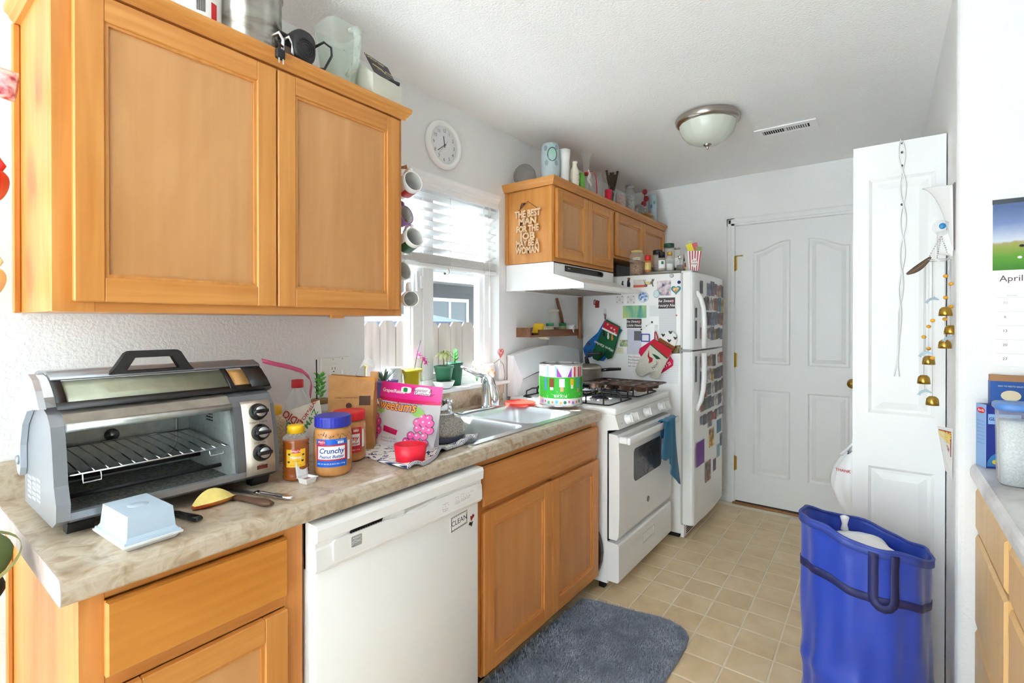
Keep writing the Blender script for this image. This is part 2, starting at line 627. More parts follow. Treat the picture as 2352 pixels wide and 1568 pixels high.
# ---------------------------------------------------------------- back door
def casing(mb, x0, x1, z0, z1, prof):
    pass
t = MB()
for x0, x1 in ((DX0 - .062, DX0 - .004), (DX1 + .004, DX1 + .062)):
    t.box(x0, x1, YF - .014, YF, 0, DZ + .062, .003)
    m = (x0 + x1) / 2
    t.box(x0 + .008, m + .004, YF - .019, YF - .013, 0, DZ + .05, .002)
t.box(DX0 - .062, DX1 + .062, YF - .014, YF, DZ + .004, DZ + .062, .003)
t.box(DX0 - .05, DX1 + .05, YF - .019, YF - .013, DZ + .02, DZ + .054, .002)
t.box(DX0 - .016, DX0 - .003, YF - .004, YF + .1, 0, DZ + .012).box(DX1 + .003, DX1 + .016, YF - .004, YF + .1, 0, DZ + .012).box(DX0 - .016, DX1 + .016, YF - .004, YF + .1, DZ + .003, DZ + .016)
struct(t.obj('trim_1', 'trim_paint'))
t = MB().box(DX0 - .016, DX1 + .016, YF - .035, YF + .1, 0.0, 0.012, .004)
struct(t.obj('threshold_trim', plain('threshold_wood', (150, 104, 58), .6, noise=.15)))
FY = YF - 0.006          # door face
def arch(x0, x1, z0, zlow, zhigh, rising):
    n = 10
    pts = [(x0, z0), (x1, z0)]
    for i in range(n + 1):
        u = 1 - i / n
        s = u if rising else 1 - u
        e = .5 - .5 * math.cos(PI * min(1, s * 1.08))
        pts.append((x0 + (x1 - x0) * u, zlow + (zhigh - zlow) * e))
    return pts
holes = [arch(0.978, 1.222, 1.045, 1.868, 1.935, True), arch(1.327, 1.571, 1.045, 1.868, 1.935, False), rect(0.982, 1.222, 0.235, 0.858), rect(1.329, 1.569, 0.235, 0.858)]
d = MB().box(DX0, DX1, FY + .012, FY + .04, 0.022, DZ)
fill_plate(d, rect(DX0, DX1, 0.022, DZ), [h[::-1] for h in holes], FY + .012, FY, 'y')
door1 = struct(d.obj('door_1', 'door_paint'))
for h in holes:
    nested(MB(), h, [(0, FY), (.010, FY + .008), (.024, FY + .008), (.05, FY + .001)], 'y').obj('panel', 'door_paint', door1)
d = MB().box(DX0, DX1, FY + .004, FY + .04, 0.0125, 0.0215)
d.obj('door_sweep', 'black_plastic', door1)
for z in (1.79, 1.07, 0.30):
    h = MB().lathe([(.006, 0), (.006, .10)], (DX0 - .002, FY - .006, z - .05), 10)
    h.lathe([(.004, -.006), (.007, 0)], (DX0 - .002, FY - .006, z - .05), 10).lathe([(.007, 0), (.004, .006)], (DX0 - .002, FY - .006, z + .05), 10)
    h.box(DX0 - .004, DX0 + .012, FY - .003, FY + .001, z - .05, z + .05)
    h.obj('hinge', 'brass', door1)
k = MB().lathe([(.005, 0), (.005, .05), (.008, .055), (.008, .062)], (0, 0, 0), 8)
k.at((DX0 - .006, FY - .012, 1.848), (0, PI / 2, 0)); 
k2 = MB().at((DX0 - .004, FY - .01, 1.845), (0, PI / 2, 0)).lathe([(.003, 0), (.004, .012), (.003, .03), (.0045, .045), (.003, .058)], n=8)
k2.obj('hinge_stop', 'brass', door1)
k = MB().at((1.583, FY, 0.946), (PI / 2, 0, 0)).lathe([(.03, 0), (.03, .006), (.012, .010), (.012, .03), (.024, .036), (.028, .05), (.024, .062), (0, .066)], n=20)
k.obj('door_knob', 'brass', door1)

# ---------------------------------------------------------------- folded closet door standing out from the passage wall
BY = 2.150
def leaf(x0, x1, y0, y1, name):
    holes = [rect(x0 + .050, x1 - .030, 1.000, 1.900), rect(x0 + .050, x1 - .030, 0.17, 0.795)]
    d = MB().box(x0, x1, y0 + .010, y1, .02, 2.03)
    fill_plate(d, rect(x0, x1, .02, 2.03), [h[::-1] for h in holes], y0 + .010, y0, 'y')
    o = struct(d.obj(name, 'door_paint'))
    for h in holes:
        nested(MB(), h, [(0, y0), (.010, y0 + .008), (.020, y0 + .008), (.045, y0 + .002)], 'y').obj('panel', 'door_paint', o)
    return o
leaf(1.645, XR - .004, BY, BY + .034, 'door_2')
leaf(1.649, XR - .004, BY + .04, BY + .074, 'door_3')

# ---------------------------------------------------------------- sink window
win = struct(MB().ring(rect(WY0, WY1, WZ0 + .02, WZ1), rect(WY0 + .045, WY1 - .055, WZ0 + .062, WZ1 - .045), -.135, -.06, 'x').obj('window_1', 'vinyl_white'))
t = MB().box(-.128, -.072, 1.406, 1.470, WZ0 + .05, WZ1 - .04, .004).box(-.112, -.066, 1.468, 1.540, WZ0 + .05, WZ1 - .04, .004)
t.obj('meeting_stile', 'vinyl_white', win)
t = MB().ring(rect(1.535, WY1 - .05, WZ0 + .058, WZ1 - .04), rect(1.545, WY1 - .085, WZ0 + .09, WZ1 - .07), -.115, -.075, 'x')
t.obj('sash', 'vinyl_white', win)
t = MB().ring(rect(WY0 + .04, 1.42, WZ0 + .058, WZ1 - .04), rect(WY0 + .062, 1.398, WZ0 + .085, WZ1 - .07), -.125, -.085, 'x')
t.obj('sash', 'vinyl_white', win)
MB().box(-.100, -.097, 1.54, WY1 - .08, WZ0 + .085, WZ1 - .065).obj('pane', 'screened_glass', win)
MB().box(-.110, -.107, WY0 + .06, 1.412, WZ0 + .08, WZ1 - .065).obj('pane', 'window_glass', win)
t = MB().box(-.070, -.056, 1.418, 1.432, 1.50, 1.60, .003).box(-.066, -.044, 1.434, 1.452, 1.515, 1.575, .005)
t.obj('latch', 'vinyl_white', win)
t = MB()
t.prism([(-.13, 1.0), (.022, 1.0), (.026, 1.004), (.026, 1.016), (.022, 1.02), (-.13, 1.02)], 1.0, 2.055, 'y')
t.obj('sill', 'trim_paint', win)

# ---------------------------------------------------------------- horizontal blind, half raised
bl = thing('window_blind', 'white horizontal slat blind half raised over the sink window', 'blind', (-.03, 1.53, 1.62))
t = MB().prism([(-.012, 1.985), (-.004, 1.985), (-.001, 1.995), (-.001, 2.015), (.004, 2.02), (.006, 2.032), (.014, 2.04), (.018, 2.052), (.018, 2.058), (-.012, 2.058)], WY0 + .004, WY1 - .004, 'y')
t.obj('valance', 'vinyl_white', bl)
m_, n_, l_, p_ = newmat('slat_white')
p_.inputs['Base Color'].default_value = L((246, 246, 246)); p_.inputs['Roughness'].default_value = .4
tl = n_.new('ShaderNodeBsdfTranslucent'); tl.inputs['Color'].default_value = L((250, 248, 244))
mx = n_.new('ShaderNodeMixShader'); mx.inputs[0].default_value = .15
l_.new(p_.outputs[0], mx.inputs[1]); l_.new(tl.outputs[0], mx.inputs[2]); l_.new(mx.outputs[0], n_['Material Output'].inputs['Surface'])
z = 1.965
while z > 1.70:
    s = MB().at((-.034, 0, z), (0, -.3, 0)).box(-.024, .024, WY0 + .012, WY1 - .012, -.0013, .0013)
    s.obj('slat', 'slat_white', bl)
    z -= .0435
for q in range(8):
    s = MB().box(-.058, -.010, WY0 + .012, WY1 - .012, 1.638 + q * .0052, 1.6415 + q * .0052)
    s.obj('slat', 'slat_white', bl)
MB().box(-.058, -.010, WY0 + .012, WY1 - .012, 1.615, 1.634, .003).obj('bottom_rail', 'slat_white', bl)
for y in (1.30, 1.60, 1.86):
    s = MB()
    for x in (-.0602, -.0075):
        s.tube([(x, y, 1.615), (x, y, 1.985)], .0011, 5)
    s.tube([(-.0075, y - .008, 1.68), (-.004, y + .01, 1.665), (-.004, y - .012, 1.648), (-.004, y + .012, 1.632), (-.0075, y, 1.612)], .0013, 5)
    s.obj('ladder_cord', 'white_matte', bl)
s = MB().tube([(-.002, 1.898, 1.985), (.000, 1.90, 1.32)], .0042, 8)
s.obj('tilt_wand', 'clear_plastic', bl)
s = MB().tube([(-.005, 1.583, 1.62), (0, 1.585, 1.60), (.0, 1.57, 1.585), (.0, 1.555, 1.59)], .0015, 5).ball((.0, 1.551, 1.591), (.005, .007, .006))
s.obj('cord_toggle', plain('toggle', (150, 120, 70), .5), bl)

# ---------------------------------------------------------------- outside the window
plain('yard', (70, 68, 56), .9, noise=.2, nscale=4)
struct(MB().box(-14, -.16, -6, 16, -.35, -.2).obj('ground', 'yard'))
wood('weathered', (58, 46, 38), (98, 84, 72), 'z', .5, .85)
fence = thing('picket_fence', 'weathered grey dog-eared board fence outside the sink window', 'fence', (-1.1, 2.4, -.2))
y = 0.6
k = 0
while y < 6.4:
    zt = 1.352 + random.uniform(-.012, .012)
    pw = .142
    x = -1.1 + random.uniform(-.006, .006)
    MB().prism([(y, -.2), (y + pw - .008, -.2), (y + pw - .008, zt - .035), (y + pw - .035, zt), (y + .027, zt), (y, zt - .035)], x - .009, x + .009, 'x').obj('picket', 'weathered', fence)
    y += pw
    k += 1
MB().box(-1.16, -1.12, .6, 6.4, .2, .29).box(-1.16, -1.12, .6, 6.4, .95, 1.04).obj('rail', 'weathered', fence)
# neighbouring house
hs = thing('neighbour_house', 'grey sided neighbouring house with white eaves seen through the window', 'house', (-4.6, 5, -.2))
plain('siding', (66, 68, 72), .8, noise=.06)
t = MB()
for q in range(13):
    zz = -.2 + q * .19
    t.prism([(-4.58, zz), (-4.565, zz), (-4.58, zz + .19)], -1.5, 13, 'y')
t.box(-4.8, -4.58, -1.5, 13, -.2, 2.2)
t.obj('wall', 'siding', hs)
MB().box(-4.62, -4.05, -1.6, 13, 2.04, 2.08).box(-4.06, -4.03, -1.6, 13, 2.02, 2.18).obj('eave', 'trim_paint', hs)
ramp('shingle', [(.3, (108, 106, 104)), (.7, (146, 142, 138))], 30, 6, 0, .9)
MB().prism([(-4.0, 2.17), (-4.0, 2.21), (-7.5, 3.7), (-7.5, 3.6)], -1.6, 13, 'y').obj('roof', 'shingle', hs)
for yy in (5.85, 2.3):
    f = MB().ring(rect(yy - .06, yy + .95, .62, 1.79), rect(yy, yy + .89, .68, 1.73), -4.575, -4.54, 'x')
    f.box(-4.57, -4.545, yy + .42, yy + .47, .68, 1.73)
    fo = f.obj('window', 'vinyl_white', hs)
    MB().box(-4.57, -4.56, yy, yy + .89, .68, 1.73).obj('pane', plain('far_pane', (96, 104, 108), .1), fo)
# blue garden bin behind the fence
t = thing('wheelie_bin', 'dark blue lidded bin standing behind the board fence', 'bin', (-2.2, 3.1, -.2))
MB().prism([(-2.45, -.1), (-1.95, -.1), (-1.9, 1.30), (-2.5, 1.30)], 2.4, 3.75, 'y').obj('bin_body', plain('bin_blue', (36, 52, 76), .5), t)
MB().prism([(-2.54, 1.30), (-1.86, 1.30), (-1.88, 1.36), (-2.4, 1.44), (-2.52, 1.40)], 2.37, 3.78, 'y').obj('lid', 'bin_blue', t)
MB().tube([(-2.4, 2.5, -.1), (-2.4, 3.6, -.1)], .1, 14).obj('wheel', 'black_plastic', t)

# ============================================================ CABINETS
def shaker_door(parent, y0, y1, z0, z1, xf, th, mats, fw=.055, grain_rail=True):
    """frame-and-panel door facing +x; xf = back plane"""
    x1 = xf + th
    d = MB().box(xf, x1, y0, y0 + fw, z0, z1, .003).box(xf, x1, y1 - fw, y1, z0, z1, .003)
    do = bpy.data.objects.new('door', None)
    COL.objects.link(do); do.parent = parent
    d.objs('stile', mats[0], do)
    for za, zb in ((z0, z0 + fw), (z1 - fw, z1)):
        MB().box(xf + .0003, x1 - .0003, y0 + fw - .001, y1 - fw + .001, za, zb, .002).obj('rail', mats[1], do)
    b = MB().ring(rect(y0 + fw - .001, y1 - fw + .001, z0 + fw - .001, z1 - fw + .001), rect(y0 + fw + .007, y1 - fw - .007, z0 + fw + .007, z1 - fw - .007), x1 - .011, x1 - .005, 'x')
    b.obj('bead', mats[0], do)
    MB().box(xf + .003, x1 - .0105, y0 + fw - .004, y1 - fw + .004, z0 + fw - .004, z1 - fw + .004).obj('panel', mats[2], do)
    return do

UP = ('maple_up', 'maple_along', 'maple_panel')
def crown(parent, y0, y1, xf, z0, sides, mat='maple_along'):
    """small crown: front run along y, with returns along x at the ends in sides"""
    prof = [(0, 0), (.010, 0), (.012, .008), (.018, .014), (.020, .020), (.026, .026), (.028, .034), (.028, .042), (0, .042)]
    a0 = .028 if -1 in sides else 0
    a1 = .028 if 1 in sides else 0
    m = MB()
    n = len(prof)
    vs = [(xf + d, y0 - (d if -1 in sides else 0), z0 + h) for d, h in prof] + [(xf + d, y1 + (d if 1 in sides else 0), z0 + h) for d, h in prof]
    fs = [(i, (i + 1) % n, n + (i + 1) % n, n + i) for i in range(n)] + [tuple(range(n)), tuple(range(n, 2 * n))]
    m.add(vs, fs)
    o = m.obj('crown_molding', mat, parent)
    for sd, yy in ((-1, y0), (1, y1)):
        if sd in sides:
            vs = [(0.001, yy + sd * d, z0 + h) for d, h in prof] + [(xf + d, yy + sd * d, z0 + h) for d, h in prof]
            MB().add(vs, fs).obj('crown_return', 'maple_across', parent)

# ---- big wall cabinet over the counter
c = thing('wall_cabinet', 'large two-door maple wall cabinet above the toaster oven', 'cabinet', (.16, .52, 1.372))
MB().box(.002, .300, .045, 1.0, 1.372, 2.088).obj('carcass', 'maple_up', c)
t = MB().box(.300, .322, .045, .118, 1.372, 2.088, .001).box(.300, .322, .960, 1.0, 1.372, 2.088, .001)
t.objs('face_stile', 'maple_up', c)
t = MB().box(.300, .3215, .118, .960, 1.372, 1.41).box(.300, .3215, .118, .960, 2.045, 2.088)
t.objs('face_rail', 'maple_along', c)
MB().box(.0015, .016, .030, .0451, 1.372, 2.088, .003).obj('scribe_strip', 'maple_up', c)
shaker_door(c, .078, .5245, 1.394, 2.078, .3225, .018, UP)
shaker_door(c, .5285, .976, 1.394, 2.078, .3225, .018, UP)
crown(c, .045, 1.0, .322, 2.088, (-1, 1))
MB().box(.002, .322, .045, 1.0, 2.112, 2.1285).obj('top_board', 'maple_along', c)
t = MB().box(.30, .312, .72, .765, 1.362, 1.372)
t.obj('light_cleat', 'maple_along', c)

# ---- cabinet over the hood, cabinet over the fridge
c = thing('wall_cabinet', 'two-door maple wall cabinet mounted on top of the range hood', 'cabinet', (.16, 2.42, 1.679))
MB().box(.002, .300, 2.045, 2.79, 1.679, 2.088).obj('carcass', 'maple_up', c)
MB().box(.300, .322, 2.045, 2.072, 1.679, 2.088, .001).box(.300, .322, 2.757, 2.79, 1.679, 2.088, .001).objs('face_stile', 'maple_up', c)
MB().box(.300, .3215, 2.072, 2.757, 1.679, 1.715).box(.300, .3215, 2.072, 2.757, 2.05, 2.088).objs('face_rail', 'maple_along', c)
MB().box(.30, .3185, 2.037, 2.0452, 1.679, 2.088, .001).box(.002, .022, 2.037, 2.0452, 1.679, 2.088, .001).objs('side_strip', 'maple_up', c)
shaker_door(c, 2.062, 2.4065, 1.700, 2.074, .3225, .018, UP)
shaker_door(c, 2.4095, 2.753, 1.700, 2.074, .3225, .018, UP)
crown(c, 2.037, 2.79, .322, 2.088, (-1,))
MB().box(.002, .322, 2.037, 2.79, 2.112, 2.1285).obj('top_board', 'maple_along', c)
c = thing('wall_cabinet', 'short two-door maple wall cabinet above the refrigerator', 'cabinet', (.16, 3.26, 1.775))
MB().box(.002, .300, 2.7905, 3.735, 1.775, 2.088).obj('carcass', 'maple_up', c)
MB().box(.300, .322, 2.7905, 2.81, 1.775, 2.088, .001).box(.300, .322, 3.70, 3.735, 1.775, 2.088, .001).objs('face_stile', 'maple_up', c)
MB().box(.300, .3215, 2.81, 3.70, 1.775, 1.81).box(.300, .3215, 2.81, 3.70, 2.05, 2.088).objs('face_rail', 'maple_along', c)
shaker_door(c, 2.795, 3.2485, 1.792, 2.074, .3225, .018, UP)
shaker_door(c, 3.2515, 3.70, 1.792, 2.074, .3225, .018, UP)
crown(c, 2.79, 3.735, .322, 2.088, ())
MB().box(.002, .322, 2.7905, 3.735, 2.112, 2.1285).obj('top_board', 'maple_along', c)

# ---- base cabinets on the window side
OK_ = ('oak_up', 'oak_along', 'oak_panel')
def drawer_front(parent, y0, y1, z0, z1, xf, mat, name='drawer'):
    m = MB().box(xf, xf + .012, y0, y1, z0, z1, .002)
    nested(m, rect(y0, y1, z0, z1), [(0, xf + .0115), (.004, xf + .018), (.006, xf + .018)], 'x')
    return m.obj(name, mat, parent)
MH = ('maple_up', 'maple_along', 'maple_panel')
c = thing('base_cabinet', 'maple base cabinet with one drawer and one door left of the dishwasher', 'cabinet', (.3, .24, 0))
MB().box(.002, .578, .028, .450, .10, .8675).obj('carcass', 'maple_up', c)
MB().box(.578, .600, .028, .066, .10, .8675, .001).box(.578, .600, .404, .450, .10, .8675, .001).objs('face_stile', 'oak_up', c)
MB().box(.578, .5995, .066, .404, .845, .8675).box(.578, .5995, .066, .404, .675, .707).box(.578, .5995, .066, .404, .10, .13).objs('face_rail', 'oak_along', c)
MB().box(.05, .53, .03, .448, 0, .10).obj('toe_kick', 'dark_gap', c)
drawer_front(c, .064, .405, .704, .842, .6, wood('drawer_oak', (186, 112, 38), (210, 140, 60), 'y', .8))
shaker_door(c, .064, .405, .115, .674, .6, .018, MH)
MB().box(.0015, .02, .016, .0281, .0, .8675, .003).obj('scribe_strip', 'maple_up', c)
c = thing('sink_cabinet', 'two-door oak coloured sink base cabinet with false drawer front', 'cabinet', (.3, 1.55, 0))
MB().box(.002, .030, 1.080, 2.004, .10, .8675).box(.002, .578, 1.080, 1.098, .10, .8675).box(.002, .578, 1.986, 2.004, .10, .8675).box(.03, .578, 1.098, 1.986, .10, .118).obj('carcass', 'oak_up', c)
MB().box(.578, .600, 1.080, 1.125, .10, .8675, .001).box(.578, .600, 1.955, 2.004, .10, .8675, .001).box(.578, .5995, 1.545, 1.59, .13, .68).objs('face_stile', 'oak_up', c)
MB().box(.578, .5995, 1.125, 1.955, .84, .8675).box(.578, .5995, 1.125, 1.955, .672, .70).box(.578, .5995, 1.125, 1.955, .085, .13).objs('face_rail', 'oak_along', c)
MB().box(.05, .53, 1.082, 2.002, 0, .10).obj('toe_kick', 'dark_gap', c)
drawer_front(c, 1.119, 1.988, .697, .838, .6, 'oak_along', 'false_drawer')
shaker_door(c, 1.119, 1.567, .098, .676, .6, .018, OK_, .06)
shaker_door(c, 1.570, 1.998, .098, .672, .6, .018, OK_, .06)

# ---- countertop with backsplash and sink cut-out
SX0, SX1, SY0, SY1 = .095, .585, 1.090, 1.900     # sink rim
ct = thing('countertop', 'beige marbled laminate countertop running along the window wall', 'countertop', (.3, 1.0, .876))
m = MB()
prof = [(.604, .876), (.604, .868), (.630, .868), (.636, .873), (.637, .895), (.634, .905), (.626, .912), (.612, .914), (.585, .914), (.585, .876)]
m.prism(prof, 0, 1.992, 'y')
fill_plate(m, rect(.0005, .586, 0, 1.992), [rect(SX0 + .02, SX1 - .02, SY0 + .02, SY1 - .02)[::-1]], .876, .914, 'z')
m.obj('top', 'laminate', ct)
MB().prism([(.0005, .913), (.022, .913), (.022, 1.0), (.018, 1.005), (.0005, 1.005)], 0, 1.0, 'y').box(.0005, .022, 1.0, 1.992, .913, .9995).obj('backsplash', 'laminate', ct)
MB().prism([(p[0], p[1]) for p in prof[1:8]] + [(.02, .913), (.02, .869)], -.0015, .0, 'y').obj('end_cap', ramp('laminate_end', [(.3, (170, 150, 140)), (.7, (206, 192, 182))], 14, 6, 1, .5), ct)

# ---- double bowl sink
sk = thing('kitchen_sink', 'stainless steel double bowl drop-in sink under the window', 'sink', (.34, 1.5, .914))
def bowl(mb, x0, x1, y0, y1, depth):
    zt = .9175
    loops = []
    for ins, z, r in ((0, zt, .05), (.006, zt - .006, .05), (.012, zt - .03, .05), (.02, zt - depth + .03, .06), (.05, zt - depth, .06)):
        loops.append([(px, py, z) for px, py in rrect(x0 + ins, x1 - ins, y0 + ins, y1 - ins, r, 5)])
    n = len(loops[0])
    vs = [v for lp in loops for v in lp]
    fs = [(j * n + i, j * n + (i + 1) % n, (j + 1) * n + (i + 1) % n, (j + 1) * n + i) for j in range(len(loops) - 1) for i in range(n)]
    fs.append(tuple((len(loops) - 1) * n + i for i in range(n)))
    return mb.add(vs, fs, True)
B1 = (.185, .550, 1.115, 1.475)
B2 = (.185, .550, 1.510, 1.870)
r = MB()
fill_plate(r, rrect(SX0, SX1, SY0, SY1, .03), [rrect(*b, .05, 5)[::-1] for b in (B1, B2)], .9145, .9175, 'z')
r.obj('rim', 'steel', sk)
plain('steel_bowl', (205, 207, 208), .38, .6, noise=.05, nscale=20)
for b in (B1, B2):
    o = bowl(MB(), *b, .17).obj('bowl', 'steel_bowl', sk)
    cx, cy = (b[0] + b[1]) / 2, (b[2] + b[3]) / 2
    MB().lathe([(.045, .0015), (.042, .003), (.03, .001), (0, .001)], (cx, cy, .9175 - .17), 24).obj('drain', 'chrome', o)

# ---- faucet: body on the deck and one long lever spout arm
f = thing('faucet', 'chrome single lever kitchen faucet with arched spout behind the sink', 'faucet', (.14, 1.64, .9175))
MB().box(.112, .168, 1.50, 1.78, .9178, .925, .006, 2).obj('deck_plate', 'chrome', f)
fc = (.14, 1.700, .925)
MB().lathe([(.027, 0), (.026, .01), (.022, .02), (.021, .10), (.023, .115), (.024, .135), (.02, .15), (.012, .158), (0, .16)], fc, 24).obj('body', 'chrome', f)
MB().tube([(.15, 1.69, 1.055), (.19, 1.66, 1.075), (.235, 1.625, 1.07), (.275, 1.59, 1.04), (.30, 1.575, .995), (.305, 1.57, .965)], [.016, .017, .018, .019, .019, .017], 14).obj('spout', 'chrome', f)
MB().prism([(0, 0)] , 0, 0) if False else None
lv = MB().tube([(.14, 1.70, 1.075), (.11, 1.66, 1.09), (.06, 1.60, 1.13)], [.012, .010, .007], 10)
lv.obj('lever', 'chrome', f)
sp = thing('soap_dispenser', 'chrome soap pump standing beside the faucet', 'soap dispenser', (.125, 1.45, .9175))
MB().lathe([(.02, 0), (.018, .008), (.010, .012), (.009, .05), (.013, .055), (.013, .07), (0, .073)], (.125, 1.455, .9176), 16).obj('pump', 'chrome', sp)
MB().tube([(.125, 1.455, .985), (.15, 1.44, .99), (.175, 1.425, .98)], .006, 8).obj('nozzle', 'chrome', sp)

# ============================================================ DISHWASHER
dw = thing('dishwasher', 'white built-in dishwasher under the counter', 'dishwasher', (.3, .765, 0))
MB().box(.05, .598, .459, 1.074, .10, .858).obj('tub', 'appliance_edge', dw)
MB().box(.10, .54, .462, 1.071, .0, .10).obj('toe_kick', 'dark_gap', dw)
door = MB().box(.590, .632, .461, 1.072, .105, .737, .006, 2).obj('door', 'appliance_white', dw)
con = MB().prism([(.590, .738), (.638, .738), (.646, .748), (.644, .795), (.640, .800), (.640, .812), (.650, .818), (.652, .846), (.648, .856), (.590, .858)], .459, 1.076, 'y').obj('control_panel', 'appliance_white', dw)
p = MB()
pan = [(.505, .756), (.512, .752), (1.045, .752), (1.052, .757), (1.052, .803), (1.045, .806), (.85, .806), (.82, .80), (.76, .796), (.70, .800), (.67, .806), (.512, .806), (.505, .802)]
p.prism(pan, .6395, .6475, 'x').obj('fascia', plain('fascia_white', (240, 240, 239), .25), con)
g = MB()
for q in range(13):
    y = .555 + q * .0078
    g.prism([(y, .8075), (y + .004, .8075), (y + .0085, .8155), (y + .0045, .8155)], .6405, .6465, 'x')
g.obj('vent_slot', 'dark_gap', con)
MB().prism([(.735, .8), (.75, .806), (.80, .8075), (.855, .812), (.87, .8155), (.735, .8155)], .640, .6445, 'x').obj('grip_recess', plain('recess_grey', (196, 196, 194), .5), con)
# maker's badge: grey rounded square with white hill lines
MB().prism(rrect(.556, .588, .770, .798, .003), .6475, .6478, 'x').obj('badge', plain('badge_grey', (158, 160, 160), .4), con)
b = MB()
lettering(b, 'Kenmore', (.6479, .572, .7925), (0, 1, 0), (0, 0, 1), .0062, bold=.01)
b.tube([(.6480, .557, .776), (.6480, .565, .781), (.6480, .573, .780), (.6480, .581, .783), (.6480, .587, .787)], .0006, 4)
b.tube([(.6480, .557, .782), (.6480, .566, .787), (.6480, .575, .783), (.6480, .587, .779)], .0006, 4)
b.obj('badge_print', 'white_matte', con)
b = MB()
for y, z in ((.885, .776), (.885, .769), (.897, .776), (.909, .776), (.945, .782), (.957, .782), (.969, .785), (.981, .783), (.993, .786), (1.005, .786), (1.012, .779)):
    b.prism(circ(y, z, .0011, n=6), .6475, .6479, 'x')
for y, z, s in ((.89, .783, .004), (.902, .784, .004), (.95, .789, .004), (.975, .792, .004), (1.02, .79, .004)):
    lettering(b, 'Hi Temp', (.6476, y, z), (0, 1, 0), (0, 0, 1), s)
for y, z, tx in ((.897, .764, 'Start'), (.951, .772, 'Cancel'), (.978, .774, 'Delay'), (1.0, .776, 'Dry')):
    b.ring(rrect(y - .010, y + .010, z - .004, z + .004, .001, 1), rrect(y - .0095, y + .0095, z - .0035, z + .0035, .001, 1), .6475, .6477, 'x')
    lettering(b, tx, (.6476, y, z), (0, 1, 0), (0, 0, 1), .0045)
b.obj('control_print', plain('print_grey', (110, 110, 112), .6), con)
# magnets on the dishwasher
t = thing('fridge_magnet', 'white magnet lettered CLEAN with dashed border on the dishwasher', 'magnet', (.6325, .972, .70))
MB().prism([(.935, .676), (1.012, .684), (1.012, .727), (.935, .722)], .6322, .634, 'x').obj('sheet', 'white_matte', t)
b = MB()
lettering(b, 'CLEAN', (.6341, .974, .7025), (0, 1, .09), (0, -.09, 1), .024)
for e0, e1 in (((.939, .680), (1.008, .6875)), ((.939, .7185), (1.008, .7235)), ((.939, .680), (.939, .7185)), ((1.008, .6875), (1.008, .7235))):
    for q in range(7):
        u0, u1 = q / 7, (q + .6) / 7
        b.tube([(.6342, e0[0] + (e1[0] - e0[0]) * u, e0[1] + (e1[1] - e0[1]) * u) for u in (u0, u1)], .0007, 4)
b.ring([(.935, .676), (1.012, .684), (1.012, .727), (.935, .722)], [(.937, .6782), (1.0105, .6857), (1.0105, .7255), (.937, .7205)], .634, .6342, 'x')
b.obj('print', 'black_plastic', t)
t = thing('fridge_magnet', 'small red and black hummingbird magnet on the dishwasher corner', 'magnet', (.6325, 1.04, .69))
MB().prism([(1.030, .700), (1.036, .697), (1.043, .703), (1.049, .698), (1.045, .692), (1.038, .689), (1.034, .682), (1.031, .690)], .6322, .6345, 'x').obj('bird', plain('hummer_red', (150, 40, 36), .5), t)
MB().prism([(1.022, .672), (1.030, .670), (1.034, .664), (1.038, .672), (1.041, .679), (1.033, .676), (1.028, .681)], .6322, .6345, 'x').obj('bird', 'black_plastic', t)

# ============================================================ STOVE
st = thing('gas_range', 'white freestanding gas range with backguard beside the sink cabinet', 'stove', (.35, 2.425, 0))
Y0, Y1 = 2.046, 2.806
MB().box(.03, .640, Y0, Y1, .045, .895).obj('body', 'appliance_white', st)
t = MB()
for yy in (Y0 + .0, Y1):
    pass
for z0, z1 in ((.50, .70), (.74, .88), (.10, .44)):
    t.ring(rrect(.45, .575, z0, z1, .03), rrect(.453, .572, z0 + .003, z1 - .003, .03), Y0 - .0012, Y0 + .001, 'y')
t.obj('side_emboss', 'appliance_edge', st)
MB().box(.06, .09, Y0 + .03, Y0 + .06, 0, .05).box(.58, .61, Y0 + .03, Y0 + .06, 0, .05).box(.58, .61, Y1 - .06, Y1 - .03, 0, .05).box(.06, .09, Y1 - .06, Y1 - .03, 0, .05).objs('foot', 'black_plastic', st)
# cooktop
m = MB().box(.03, .688, Y0 - .004, Y1 + .004, .888, .925, .010, 3)
top = m.obj('cooktop', 'white_gloss', st)
# control panel, slanted
MB().prism([(.640, .895), (.684, .888), (.705, .822), (.640, .810)], Y0 - .003, Y1 + .003, 'y').obj('control_panel', 'appliance_white', st)
kn = None
nx, nz = math.cos(.30), math.sin(.30)
for y in (2.150, 2.225, 2.40, 2.615, 2.690):
    m = MB().at((.697, y, .856), (0, PI / 2 - .30, 0))
    m.lathe([(.027, 0), (.027, .004), (.024, .008), (.0215, .012), (.020, .028), (.018, .031), (0, .031)], n=24)
    m.box(-.021, .021, -.007, .007, .024, .037, .004, 2)
    m.obj('knob', 'white_gloss', st)
lt = MB()
lettering(lt, 'LITE', (.7005, 2.085, .846), (0, 1, 0), (-nz, 0, nx), .010)
lt.obj('panel_print', 'print_grey', st)
